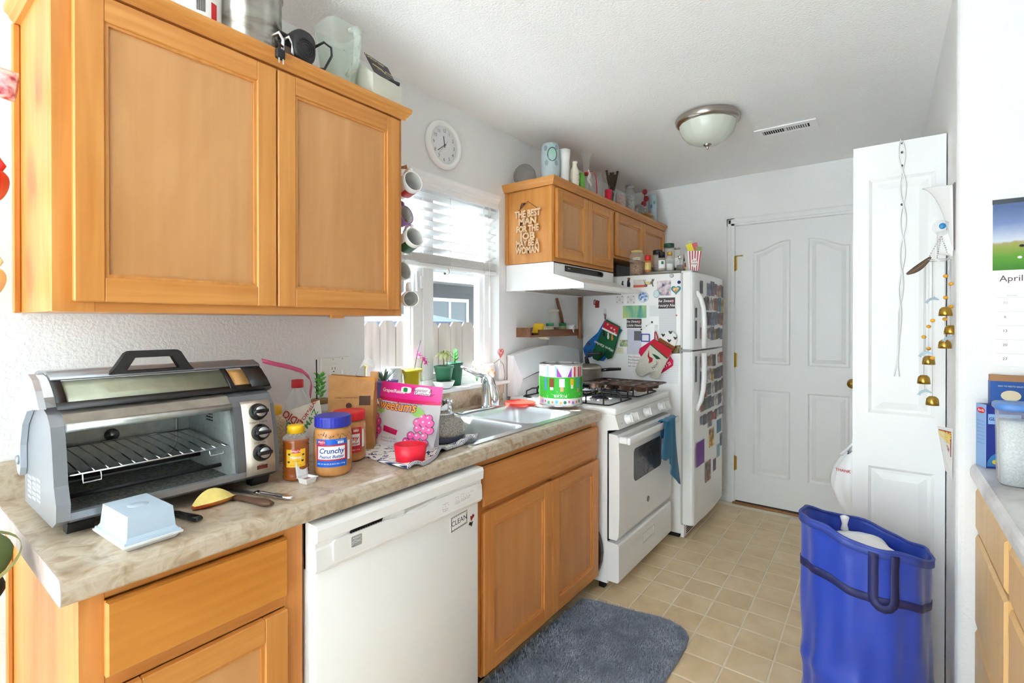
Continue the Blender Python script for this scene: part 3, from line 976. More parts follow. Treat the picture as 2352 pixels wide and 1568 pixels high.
# oven door with window and towel bar
MB().box(.640, .646, Y0 + .004, Y1 - .004, .26, .81).obj('shadow_gap', 'dark_gap', st)
dr = MB()
dr.prism([(.648, .270), (.690, .270), (.700, .29), (.704, .40), (.704, .66), (.699, .78), (.690, .792), (.648, .795)], Y0 + .002, Y1 - .002, 'y')
do = dr.obj('oven_door', 'appliance_white', st)
MB().prism(rrect(2.225, 2.625, .518, .690, .03), .700, .7052, 'x').obj('oven_window', plain('oven_glass', (70, 70, 76), .12, noise=.1, nscale=60), do)
MB().at((.7045, 2.425, .375), (0, PI / 2, 0)).lathe([(.016, 0), (.016, .0015), (.0145, .002), (0, .002)], n=20).obj('round_badge', plain('badge_dark', (96, 94, 92), .35, .5), do)
MB().at((.7066, 2.425, .375)).ring(circ(0, 0, .0135, n=20), circ(0, 0, .0125, n=20), 0, .0004, 'x').obj('badge_ring', 'white_matte', do)
b = MB()
lettering(b, 'ge', (.7067, 2.425, .3765), (0, 1, 0), (0, 0, 1), .016, shear=.3, bold=.01)
b.obj('badge_monogram', 'white_matte', do)
h = MB()
h.tube([(.704, Y0 + .02, .772), (.742, Y0 + .025, .772), (.752, Y0 + .06, .772), (.752, Y1 - .06, .772), (.742, Y1 - .025, .772), (.704, Y1 - .02, .772)], .013, 10)
h = MB().box(.738, .756, Y0 + .012, Y1 - .012, .748, .785, .006, 2).box(.695, .74, Y0 + .012, Y0 + .045, .750, .783, .005).box(.695, .74, Y1 - .045, Y1 - .012, .750, .783, .005)
h.obj('towel_bar', 'white_gloss', do)
# drawer
b = MB().prism([(.640, .060), (.694, .060), (.702, .068), (.702, .244), (.694, .252), (.640, .255)], Y0 + .002, Y1 - .002, 'y')
bd = b.obj('drawer', 'appliance_white', st)
MB().ring(rect(2.345, 2.515, .150, .205), rect(2.352, 2.508, .157, .198), .7015, .7035, 'x').obj('drawer_pull', 'white_gloss', bd)
# backguard
bgd = MB()
n = 14
arc = [(Y0 + .002 + (Y1 - Y0 - .004) * i / n, 1.160 + .045 * math.sin(PI * i / n)) for i in range(n + 1)]
poly = [(Y1 - .002, .925), (Y0 + .002, .925)] + arc
bgd.prism(poly, .012, .055, 'x')
bgd.obj('backguard', 'white_gloss', st)
vs = []
for (y, z) in arc:
    yy = Y0 + .04 + (y - Y0) * (Y1 - Y0 - .08) / (Y1 - Y0)
    vs += [(.055, y, z - .001), (.092, yy, z - .135)]
fs = [(2 * i, 2 * i + 2, 2 * i + 3, 2 * i + 1) for i in range(n)]
vs += [(.056, Y0 + .004, .93), (.060, Y0 + .04, .93), (.056, Y1 - .004, .93), (.060, Y1 - .04, .93)]
k = 2 * (n + 1)
fs += [(0, 1, k + 1, k), (2 * n, k + 2, k + 3, 2 * n + 1)]
g = MB().add(vs, fs, False)
g.obj('backguard_hood', plain('hood_pale', (216, 220, 222), .3), st)
vs = []
for (y, z) in arc:
    yy = Y0 + .04 + (y - Y0) * (Y1 - Y0 - .08) / (Y1 - Y0)
    vs += [(.092, yy, z - .135), (.066, yy, z - .150)]
MB().add(vs, [(2 * i, 2 * i + 2, 2 * i + 3, 2 * i + 1) for i in range(n)]).obj('vent_gap', 'dark_gap', st)
# burners and grates
for bx in (.22, .50):
    for by in (2.235, 2.61):
        m = MB().lathe([(.052, 0), (.055, .004), (.05, .013), (.036, .016)], (bx, by, .925), 28)
        bo = m.obj('burner', 'chrome', st)
        MB().lathe([(.040, .013), (.041, .019), (.036, .024), (0, .025)], (bx, by, .925), 24).obj('burner_cap', plain('enamel_blue_black', (32, 34, 52), .35), bo)
for bx in (.22, .50):
    for by in (2.235, 2.61):
        m = MB()
        A, zt = .128, .975
        cs = rrect(bx - A, bx + A, by - A * 1.18, by + A * 1.18, .02, 2)
        m.tube([(x, y, .9275) for x, y in cs], .0042, 6, True)
        for ax, ay in ((1, 0), (-1, 0), (0, 1), (0, -1)):
            sy = 1.18 if ay else 1
            m.tube([(bx + ax * A, by + ay * A * sy, .929), (bx + ax * A, by + ay * A * sy, .962), (bx + ax * (A - .014), by + ay * (A * sy - .014), zt - .003), (bx + ax * .07, by + ay * .07, zt), (bx + ax * .018, by + ay * .018, zt)], .0048, 6)
        for ax, ay in ((1, 1), (-1, 1), (1, -1), (-1, -1)):
            m.tube([(bx + ax * .1, by + ay * A * 1.18, .929), (bx + ax * .1, by + ay * (A * 1.18 - .002), .96), (bx + ax * .085, by + ay * .115, zt - .002), (bx + ax * .03, by + ay * .035, zt)], .0045, 6)
        m.obj('grate', 'iron', st)

# ============================================================ RANGE HOOD
hd = thing('range_hood', 'white under-cabinet range hood above the stove', 'range hood', (.25, 2.42, 1.525))
hb = MB()
side = [(.003, 1.677), (.3225, 1.677), (.3225, 1.612), (.500, 1.556), (.506, 1.550), (.506, 1.528), (.003, 1.528)]
for yy in (2.052, 2.786):
    hb.prism(side, yy - .003, yy + .003, 'y')
hb.box(.003, .3225, 2.052, 2.786, 1.672, 1.677).box(.317, .3225, 2.052, 2.786, 1.605, 1.677)
hb.prism([(.3225, 1.612), (.500, 1.556), (.506, 1.550), (.506, 1.528), (.498, 1.528), (.498, 1.548), (.3175, 1.606)], 2.052, 2.786, 'y')
hb.box(.003, .012, 2.052, 2.786, 1.528, 1.677)
hb.obj('shell', 'appliance_white', hd)
hb = MB().box(.012, .498, 2.055, 2.10, 1.532, 1.537).box(.012, .10, 2.10, 2.74, 1.532, 1.537).box(.40, .498, 2.10, 2.74, 1.532, 1.537).box(.012, .498, 2.74, 2.783, 1.532, 1.537)
hb.obj('underside', 'appliance_white', hd)
ramp('filter_mesh', [(.4, (120, 112, 104)), (.6, (176, 168, 160))], 160, 2, 0, .5, metal=.6)
MB().box(.10, .40, 2.10, 2.74, 1.527, 1.534).obj('filter', 'filter_mesh', hd)
cp = MB().box(.3225, .3275, 2.165, 2.625, 1.634, 1.667, .002).obj('control_strip', 'black_plastic', hd)
for yy in (2.56, 2.60):
    MB().box(.3275, .3335, yy, yy + .022, 1.640, 1.660, .002).obj('rocker_switch', 'black_gloss', cp)
b = MB()
lettering(b, 'Broan', (.3276, 2.205, 1.652), (0, 1, 0), (0, 0, 1), .011, bold=.01)
b.obj('maker_print', 'white_matte', cp)

# ============================================================ REFRIGERATOR
fr = thing('refrigerator', 'white top-freezer refrigerator covered in photos and magnets', 'refrigerator', (.4, 3.235, 0))
FY0, FY1, FT = 2.880, 3.590, 1.660
MB().box(.045, .735, FY0, FY1, .03, FT, .006, 2).obj('case', 'appliance_white', fr)
MB().box(.735, .748, FY0 + .006, FY1 - .006, .10, FT - .008).obj('gasket', plain('gasket_grey', (196, 194, 190), .7), fr)
def bowed(y0, y1, z0, z1):
    n = 8
    pts = [(.748, y0), (.790, y0), (.803, y0 + .006), (.810, y0 + .018)]
    pts += [(.812 + .012 * math.sin(PI * i / n), y0 + .03 + (y1 - y0 - .06) * i / n) for i in range(n + 1)]
    pts += [(.810, y1 - .018), (.803, y1 - .006), (.790, y1), (.748, y1)]
    m = MB().prism(pts, z0, z1, 'z')
    return m
fz = bowed(FY0 + .001, FY1 - .001, 1.180, FT).obj('freezer_door', 'appliance_white', fr)
fd = bowed(FY0 + .001, FY1 - .001, .095, 1.170).obj('fridge_door', 'appliance_white', fr)
HY = FY0 + .075
MB().tube([(.811, HY - .01, 1.545), (.835, HY, 1.50), (.850, HY, 1.44), (.855, HY, 1.36), (.855, HY, 1.19)], [.012, .014, .015, .016, .016], 10).obj('handle', 'white_gloss', fz)
MB().tube([(.855, HY, 1.160), (.855, HY, 1.00), (.850, HY, .93), (.835, HY, .86), (.811, HY - .01, .80)], [.016, .016, .015, .014, .012], 10).obj('handle', 'white_gloss', fd)
h = MB().box(.735, .80, FY0 - .006, FY0 + .03, 1.168, 1.183, .002).box(.728, .742, FY0 - .008, FY0 + .02, 1.158, 1.193, .003)
h.obj('centre_hinge', plain('hinge_grey', (150, 150, 148), .4, .4), fr)
MB().box(.735, .80, FY0 + .004, FY0 + .03, FT - .004, FT + .012, .003).obj('top_hinge', 'appliance_edge', fr)
MB().box(.735, .755, FY0 + .004, FY1 - .01, .012, .090).obj('kick_grille', 'appliance_white', fr)
g = MB()
for q in range(5):
    g.box(.755, .7565, FY0 + .05, FY1 - .05, .024 + q * .013, .030 + q * .013)
g.obj('grille_slot', 'dark_gap', fr)
MB().box(.06, .72, FY0 + .02, FY1 - .02, .0, .03).obj('base', 'dark_gap', fr)

# ============================================================ RIGHT-HAND COUNTER
c = thing('base_cabinet', 'pale maple base cabinet with drawers at the calendar wall', 'cabinet', (2.28, 1.5, 0))
RX = 1.985
MB().box(RX + .02, 2.60, .60, 1.868, .10, .8675).obj('carcass', 'pale_maple_up', c)
MB().box(RX + .06, 2.58, .62, 1.866, 0, .10).obj('toe_kick', 'dark_gap', c)
MB().box(RX, RX + .02, 1.836, 1.868, .10, .8675).box(RX, RX + .02, 1.365, 1.395, .10, .8675).box(RX, RX + .02, .60, .64, .10, .8675).objs('face_stile', 'pale_maple_up', c)
MB().box(RX, RX + .0195, .64, 1.836, .85, .8675).box(RX, RX + .0195, .64, 1.836, .10, .14).objs('face_rail', 'pale_maple_up', c)
def front_neg(parent, y0, y1, z0, z1, name):
    xb = RX
    m = MB().box(xb - .012, xb, y0, y1, z0, z1, .002)
    nested(m, rect(y0, y1, z0, z1), [(0, xb - .0115), (.010, xb - .018), (.012, xb - .018)], 'x')
    return m.obj(name, 'pale_maple_up', parent)
for z0, z1 in ((.715, .842), (.425, .70), (.13, .41)):
    front_neg(c, 1.40, 1.855, z0, z1, 'drawer')
front_neg(c, .93, 1.36, .715, .842, 'drawer')
front_neg(c, .93, 1.36, .13, .70, 'door')
front_neg(c, .63, .92, .715, .842, 'drawer')
front_neg(c, .63, .92, .13, .70, 'door')
ct = thing('countertop', 'grey marbled laminate countertop below the wall calendar', 'countertop', (2.28, 1.24, .876))
n = 6
pl = [(2.60, YS - .002), (1.985, YS - .002)] + [(1.985 - .03 * math.sin(PI / 2 * i / n), YS - .002 - .03 * (1 - math.cos(PI / 2 * i / n))) for i in range(1, n + 1)] + [(1.955, .60), (2.60, .60)]
m = MB()
def inset_z(poly, ins):
    return [(x + (ins if x < 1.99 else 0), y) for x, y in poly]
lv = [(.012, .868), (.003, .872), (0, .88), (0, .897), (.004, .908), (.012, .914)]
vs = [(x, y, z) for ins, z in lv for x, y in inset_z(pl, ins)]
k = len(pl)
fs = [(j * k + i, j * k + (i + 1) % k, (j + 1) * k + (i + 1) % k, (j + 1) * k + i) for j in range(len(lv) - 1) for i in range(k)] + [tuple(range(k)), tuple((len(lv) - 1) * k + i for i in range(k))]
m.add(vs, fs)
m.obj('top', 'laminate_grey', ct)

# ============================================================ TOASTER OVEN
to = thing('toaster_oven', 'silver roll-top toaster oven with its glass lid open', 'toaster oven', (.28, .255, .914))
plain('oven_inside', (176, 184, 182), .4, .4, noise=.12, nscale=60)
plain('oven_roof', (150, 142, 132), .4, .5, noise=.2, nscale=25)
plain('panel_steel', (196, 184, 170), .35, .5, noise=.06, nscale=80)
ramp('crumb_floor', [(.42, (120, 124, 120)), (.52, (96, 98, 94)), (.60, (62, 50, 38)), (.66, (150, 140, 110))], 90, 4, 0, .5, metal=.3)
ty0, ty1, zb = .030, .478, .934
side = [(.150, .936), (.405, .936), (.436, .952), (.438, .985), (.420, 1.02), (.412, 1.06), (.404, 1.10), (.392, 1.135), (.366, 1.158), (.330, 1.168), (.180, 1.170), (.150, 1.150), (.140, 1.05)]
so = MB().prism(side, ty0, ty0 + .022, 'y').obj('side_panel', 'silver_paint', to)
v = MB()
for a in range(3):
    for b in range(5):
        v.box(.185 + a * .045, .218 + a * .045, ty0 - .0008, ty0 + .002, .955 + b * .011 + a * .004, .960 + b * .011 + a * .004)
v.objs('vent_slot', plain('slot_pale', (196, 202, 210), .4), so)
# cavity: back, roof, floor, right liner
MB().box(.146, .150, ty0 + .02, .372, .940, 1.160).obj('back_plate', 'oven_inside', to)
b = MB()
b.tube([(.1505, y, z) for y, z in rrect(.075, .335, .975, 1.135, .05, 5)], .004, 6, True)
b.obj('back_emboss', 'oven_inside', to)
MB().at((.151, .19, 1.06), (0, PI / 2, 0)).lathe([(.016, 0), (.016, .003), (.006, .004), (.005, .006), (0, .006)], n=16).obj('back_screw', 'steel', to)
MB().prism([(.150, 1.160), (.330, 1.160), (.372, 1.150), (.396, 1.128), (.402, 1.131), (.378, 1.157), (.332, 1.168), (.150, 1.170)], ty0 + .022, .372, 'y').obj('roof', 'oven_roof', to)
MB().prism([(.150, .944), (.425, .944), (.437, .952), (.437, .966), (.428, .968), (.424, .955), (.150, .955)], ty0 + .022, .392, 'y').obj('front_sill', 'silver_paint', to)
MB().box(.152, .42, ty0 + .023, .37, .955, .958).obj('crumb_tray', 'crumb_floor', to)
MB().prism([(.150, .945), (.428, .945), (.420, 1.0), (.404, 1.09), (.385, 1.14), (.330, 1.160), (.150, 1.160)], .366, .372, 'y').obj('liner', 'oven_inside', to)
v = MB()
for r_ in range(6):
    for q in range(3):
        v.box(.27 + q * .014, .280 + q * .014, .3650, .3665, 1.085 + r_ * .008, 1.089 + r_ * .008)
v.objs('liner_slot', 'black_plastic', to)
# wire rack
rk = MB()
rk.tube([(.165, .056, 1.048), (.165, .362, 1.048), (.412, .362, 1.036), (.414, .056, 1.036)], .0024, 6, True)
for q in range(13):
    y = .072 + q * .0235
    rk.tube([(.165, y, 1.048), (.30, y, 1.045), (.413, y, 1.037)], .0015, 5)
rk.tube([(.414, .075, 1.036), (.42, .075, 1.018), (.42, .105, 1.018), (.414, .105, 1.036)], .0018, 5)
rk.tube([(.414, .315, 1.036), (.42, .315, 1.022), (.42, .345, 1.022), (.414, .345, 1.036)], .0018, 5)
rk.obj('wire_rack', 'chrome', to)
for x, z in ((.225, .985), (.355, .978)):
    MB().tube([(x, ty0 + .023, z), (x, .366, z)], .005, 8).obj('heating_rod', 'iron', to)
MB().tube([(.404, ty0 + .022, 1.132), (.404, .370, 1.132)], .009, 10).obj('front_bar', plain('bar_metal', (190, 196, 192), .28, .8, noise=.12, nscale=70), to)
# control end
ce = [(.150, .936), (.405, .936), (.434, .950), (.437, .985), (.424, 1.07), (.408, 1.13), (.385, 1.155), (.340, 1.170), (.150, 1.170)]
eo = MB().prism(ce, .372, ty1, 'y').obj('control_end', plain('control_grey', (112, 114, 118), .4, .5), to)
def on_face(z):
    pts = [(.437, .985), (.424, 1.07), (.408, 1.13)]
    for (x0, z0), (x1, z1) in zip(pts, pts[1:]):
        if z <= z1:
            return x0 + (x1 - x0) * (z - z0) / (z1 - z0)
    return .408 - (z - 1.13)
prof = [(.437, .985), (.4305, 1.027), (.424, 1.07), (.416, 1.10), (.408, 1.13), (.400, 1.141)]
vs = []
for x, z in [(.4365, .953)] + prof:
    vs += [(x + .0025, .392, z), (x + .0025, .466, z)]
MB().add(vs, [(2 * i, 2 * i + 1, 2 * i + 3, 2 * i + 2) for i in range(len(vs) // 2 - 1)], True).obj('face_plate', 'panel_steel', eo, solid=.002)
for zc in (1.112, 1.060, 1.008):
    xx = on_face(zc)
    sl = .22 if zc > 1.07 else .15
    m = MB().at((xx + .003, .431, zc), (0, PI / 2 - sl, 0))
    m.lathe([(.0225, 0), (.0225, .004), (.020, .008), (.0185, .018), (.017, .020), (0, .020)], n=24)
    m.box(-.005, .005, -.018, .018, .016, .028, .003, 2)
    ko = m.obj('knob', 'black_gloss', to)
    m = MB().at((xx + .003, .431, zc), (0, PI / 2 - sl, 0))
    m.lathe([(.0135, .0202), (.0135, .0215), (0, .0215)], n=20)
    m.obj('knob_cap', 'steel', ko)
pr = MB()
for zc, tx in ((1.140, 'BROIL BAKE'), (1.086, 'TOAST WARM'), (1.034, 'STAY ON'), (.978, 'OFF')):
    lettering(pr, tx, (on_face(zc) + .0042, .429, zc), (0, 1, 0), (-.2, 0, 1), .007)
pr.obj('panel_print', 'black_plastic', eo)
MB().box(.4385, .441, .418, .446, .966, .977, .001).obj('indicator_lamp', plain('amber_dark', (92, 30, 28), .15), eo)
# feet
for x, y in ((.385, .075), (.165, .075), (.385, .445), (.165, .445)):
    MB().prism([(x - .016, .936), (x - .014, .9145), (x + .014, .9145), (x + .024, .936)], y - .022, y + .022, 'y').obj('foot', 'black_plastic', to)
# roll-top lid swung up: curved frame with a glass band, black end, silver arm and the black handle
ld = MB()
arc = [(.366, 1.172), (.345, 1.190), (.322, 1.208), (.300, 1.221), (.270, 1.232), (.230, 1.237), (.190, 1.235), (.160, 1.228)]
def strip(y0, y1, a, thick=.004, off=0):
    m = MB()
    vs = []
    for x, z in a:
        vs += [(x + off * .6, y0, z + off), (x + off * .6, y1, z + off)]
    return m.add(vs, [(2 * i, 2 * i + 1, 2 * i + 3, 2 * i + 2) for i in range(len(a) - 1)], True)
lo = strip(.045, .470, arc[4:]).obj('lid', 'silver_paint', to, solid=.005)
strip(.062, .385, [arc[0], arc[1], arc[2], (.304, 1.219)]).obj('lid_glass', plain('lid_glass', (150, 152, 132), .12, .2, noise=.1, nscale=30), to, solid=.003)
strip(.398, .440, [(.357, 1.181), arc[1], arc[2], (.308, 1.217)]).obj('lid_mesh_reflection', stripes('mesh_reflection', (170, 120, 60), (210, 170, 110), 'y', 300, .4), to, solid=.003)  # reflection of wire mesh, painted as gold stripes
bk = MB()
for y0, y1, a, o_ in ((.045, .470, [(.372, 1.165), (.366, 1.172), (.360, 1.178)], 0), (.045, .062, arc[:5], 0), (.385, .398, arc[:5], .001), (.440, .490, arc[:5], .001)):
    m = strip(y0, y1, a, off=o_ + .001)
    bk.add(m.v, m.f, True)
bk.obj('lid_border', 'black_plastic', to, solid=.004)
MB().prism([(.372, 1.166), (.345, 1.193), (.300, 1.224), (.270, 1.228), (.270, 1.150), (.330, 1.150)], .472, .492, 'y').obj('lid_end', 'black_plastic', to)
strip(.045, .490, [(.306, 1.222), (.300, 1.2265), (.292, 1.229), (.268, 1.236)], off=.002).obj('lid_rim', 'silver_paint', to, solid=.005)
arm = [(.366, 1.170), (.330, 1.205), (.300, 1.226), (.26, 1.236), (.20, 1.225), (.155, 1.18), (.132, 1.10), (.128, 1.04), (.138, 1.008), (.165, 1.0), (.178, 1.02), (.176, 1.07), (.20, 1.12), (.25, 1.155), (.31, 1.165)]
MB().prism(arm, ty0 - .012, ty0 - .001, 'y').obj('lid_arm', plain('arm_pale', (186, 192, 200), .35, .5), to)
MB().at((.158, ty0 - .012, 1.035), (PI / 2, 0, 0)).lathe([(.011, 0), (.010, .004), (0, .006)], n=16).obj('pivot', 'silver_paint', to)
hy = [(.145, 1.228), (.155, 1.240), (.176, 1.275), (.184, 1.280), (.283, 1.280), (.291, 1.275), (.311, 1.240), (.321, 1.228), (.293, 1.229), (.276, 1.262), (.190, 1.262), (.173, 1.229)]
hm = MB()
fill_plate(hm, [hy[0], hy[1], hy[2], hy[3], hy[4], hy[5], hy[6], hy[7]], [[(.178, 1.234), (.195, 1.264), (.272, 1.264), (.288, 1.234)]], .290, .312, 'x')
fill_plate(hm, [hy[0], hy[1], hy[2], hy[3], hy[4], hy[5], hy[6], hy[7]], [[(.178, 1.234), (.195, 1.264), (.272, 1.264), (.288, 1.234)]], .312, .290, 'x')
hm.obj('handle', 'black_plastic', to)

# ============================================================ COUNTER CLUTTER
# butter dish
bd = thing('butter_dish', 'pale blue covered butter dish on a white base', 'butter dish', (.524, .138, .914), math.radians(3))
def frustum(m, a0, b0, a1, b1, z0, z1):
    vs = [(-a0, -b0, z0), (a0, -b0, z0), (a0, b0, z0), (-a0, b0, z0), (-a1, -b1, z1), (a1, -b1, z1), (a1, b1, z1), (-a1, b1, z1)]
    return m.add(vs, [(0, 1, 5, 4), (1, 2, 6, 5), (2, 3, 7, 6), (3, 0, 4, 7), (4, 5, 6, 7), (3, 2, 1, 0)])
m = MB(); frustum(m, .068, .040, .076, .047, .0005, .010); frustum(m, .079, .050, .080, .051, .010, .014)
m.obj('base', plain('dish_white', (236, 240, 240), .35), bd, world=False)
m = MB(); frustum(m, .077, .048, .076, .047, .014, .019); frustum(m, .073, .044, .069, .041, .019, .025); frustum(m, .069, .041, .064, .038, .025, .064)
m.lathe([(.018, .064), (.017, .0646), (0, .0646)], n=24)
m.obj('cover', plain('powder_blue', (186, 204, 220), .4, noise=.02), bd, world=False)

def knife(label, tip, end, blade_w, handle, hl, hw, guard=None):
    """kitchen knife lying flat: blade from tip, handle of length hl at the end"""
    a, b = Vector(tip), Vector(end)
    d = (b - a); Ln = d.length; d.normalize()
    t = thing('table_knife', label, 'knife', (a.x, a.y, .9145), math.atan2(d.y, d.x))
    bl = Ln - hl
    m = MB().prism([(0, 0), (.02, -blade_w * .6), (bl, -blade_w / 2), (bl, blade_w / 2), (.04, blade_w / 2)], .0035, .0052, 'z')
    m.obj('blade', plain('blade_steel', (150, 150, 148), .3, .9, noise=.2, nscale=60), t, world=False)
    n = 8
    pts = []
    for i in range(n + 1):
        u = i / n
        pts.append((bl - .004 + (hl + .004) * u, 0, .0075))
    rs = [hw * k for k in (.7, .85, .8, .78, .85, .95, 1.05, 1.0, .55)]
    m = MB(); m.M = Matrix.Diagonal((1, 1, .6, 1)) 
    m.tube([(p[0], p[1], .0125) for p in pts], rs, 10)
    ho = m.obj('handle', handle, t, world=False)
    if guard:
        MB().box(bl - .012, bl + .001, -blade_w * .55, blade_w * .55, .001, .011, .002).obj('bolster', 'chrome', t, world=False)
    return t
knife('short paring knife with black handle beside the butter dish', (.395, .205), (.552, .243), .017, 'black_gloss', .085, .0105)
knife('knife with worn brown wooden handle touching the fruit wedge', (.375, .325), (.588, .381), .022, wood('knife_wood', (66, 44, 32), (104, 74, 54), 'x', 1.5, .6), .115, .0125)
knife('butter knife with shiny metal handle behind the wooden knife', (.36, .362), (.592, .431), .015, 'chrome', .11, .0095, True)

# fruit wedge
fw = thing('fruit_wedge', 'peach coloured fruit wedge with red edged skin lying on the counter', 'fruit', (.462, .307, .914), math.radians(97))
m = MB()
n = 14
vs = []
for i in range(n + 1):
    u = i / n
    x = -.048 + .096 * u
    w = .021 * math.sin(PI * (.06 + .88 * u)) ** .7
    h = .036 * math.sin(PI * (.08 + .86 * u)) ** .8
    k = w / .021
    vs += [(x, .016 * k, h), (x, .021 * k, h * .45), (x, .004 * k, .002), (x, -.016 * k, .004), (x, -.024 * k, .010 + h * .12)]
fs = []
for i in range(n):
    for k in range(5):
        fs.append((5 * i + k, 5 * i + (k + 1) % 5, 5 * i + 5 + (k + 1) % 5, 5 * i + 5 + k))
fs += [tuple(range(5)), tuple(5 * n + k for k in range(5))]
sk_f = [f for j, f in enumerate(fs) if j >= 5 * n or j % 5 != 4]
fl_f = [f for j, f in enumerate(fs) if j < 5 * n and j % 5 == 4]
MB().add(vs, sk_f, True).obj('skin', ramp('peach_skin', [(.35, (206, 66, 40)), (.55, (236, 140, 56)), (.75, (244, 178, 80))], 30, 3, 0, .35), fw, world=False)
MB().add(vs, fl_f, True).obj('flesh', plain('peach_flesh', (246, 222, 132), .4, noise=.05, nscale=90), fw, world=False)

# honey bottle
hb = thing('honey_bottle', 'squat honey bottle with yellow cap and amber honey', 'bottle', (.428, .531, .914))
hc = (.428, .531, .914)
ribs = [(.0, .001), (.030, .001), (.034, .006)]
for q in range(3):
    z = .010 + q * .012
    ribs += [(.0345, z), (.0325, z + .006)]
ribs += [(.0335, .048), (.0335, .088)]
for q in range(2):
    z = .090 + q * .010
    ribs += [(.0325, z), (.0345, z + .005)]
MB().lathe(ribs + [(.033, .112), (.0, .112)], hc, 28).obj('honey', plain('honey_amber', (150, 76, 22), .08, coat=.6), hb)
MB().lathe([(.0352, .112), (.033, .118), (.024, .126), (.020, .130)], hc, 28, cap=False).obj('shoulder', 'clear_plastic', hb)
yl = plain('cap_yellow', (244, 196, 24), .4)
MB().lathe([(.0225, .128), (.0225, .146), (.021, .149), (0, .149)], hc, 28).obj('cap', 'cap_yellow', hb)
A_ = math.atan2(-.208 - .531, 1.734 - .428)
def label_on(parent, c, R, a, w, z0, z1, mat, name='label'):
    return wrap_patch(MB(), c, R, a - w / 2 / R, a + w / 2 / R, z0, z1, 14).obj(name, mat, parent)
lo = label_on(hb, hc, .0348, A_, .052, .040, .088, plain('honey_label', (246, 190, 40), .45))
label_on(hb, hc, .0350, A_, .022, .078, .0885, plain('winco_red', (196, 30, 44), .4), 'label_badge')
m = MB(); wrap_text(m, 'WinCo', hc, .0352, A_, .083, .0075, bold=.015); wrap_text(m, 'FOODS', hc, .0352, A_, .0795, .0022)
wrap_text(m, 'Honey', hc, .0351, A_, .066, .011, bold=.02)
m.obj('label_print', 'white_matte', hb)
m = MB(); wrap_text(m, 'NET WT 12 OZ (340g)', hc, .0351, A_, .045, .003); wrap_text(m, 'U.S. GRADE A', hc, .0351, A_, .056, .003)
for da, dz in ((-.5, .075), (.55, .072), (-.55, .054), (.5, .056)):
    for k, (ea, ez, r) in enumerate(((0, 0, .0022), (.05, .0012, .0016), (-.05, .001, .0016))):
        wrap_patch(m, hc, .0351, A_ + da + ea - r / .035, A_ + da + ea + r / .035, dz + ez - r, dz + ez + r, 2)
m.obj('label_bees', 'black_plastic', hb)

# small foil lidded dip cup
dc = thing('dip_cup', 'small white dipping sauce cup with peeled-back lid', 'cup', (.487, .530, .914), math.radians(10))
m = MB(); frustum(m, .014, .014, .017, .017, 0, .014)
m.f = m.f[:4] + m.f[5:]; m.s = m.s[:4] + m.s[5:]
m.ring(rect(-.0195, .0195, -.0195, .0195), rect(-.0165, .0165, -.0165, .0165), .014, .0152, 'z')
m.obj('cup', 'white_gloss', dc, world=False)
MB().box(-.0145, .0145, -.0145, .0145, .006, .009).obj('sauce', plain('dip_brown', (140, 84, 60), .3), dc, world=False)
m = MB().grid(lambda u, v: (-.018 - .013 * math.sin(v * 1.5) , -.019 + .038 * u + .008 * v, .0155 + .042 * v - .006 * math.sin(PI * u) * v), 6, 6)
m.obj('lid', plain('foil_white', (232, 232, 232), .35), dc, world=False, solid=.0008)

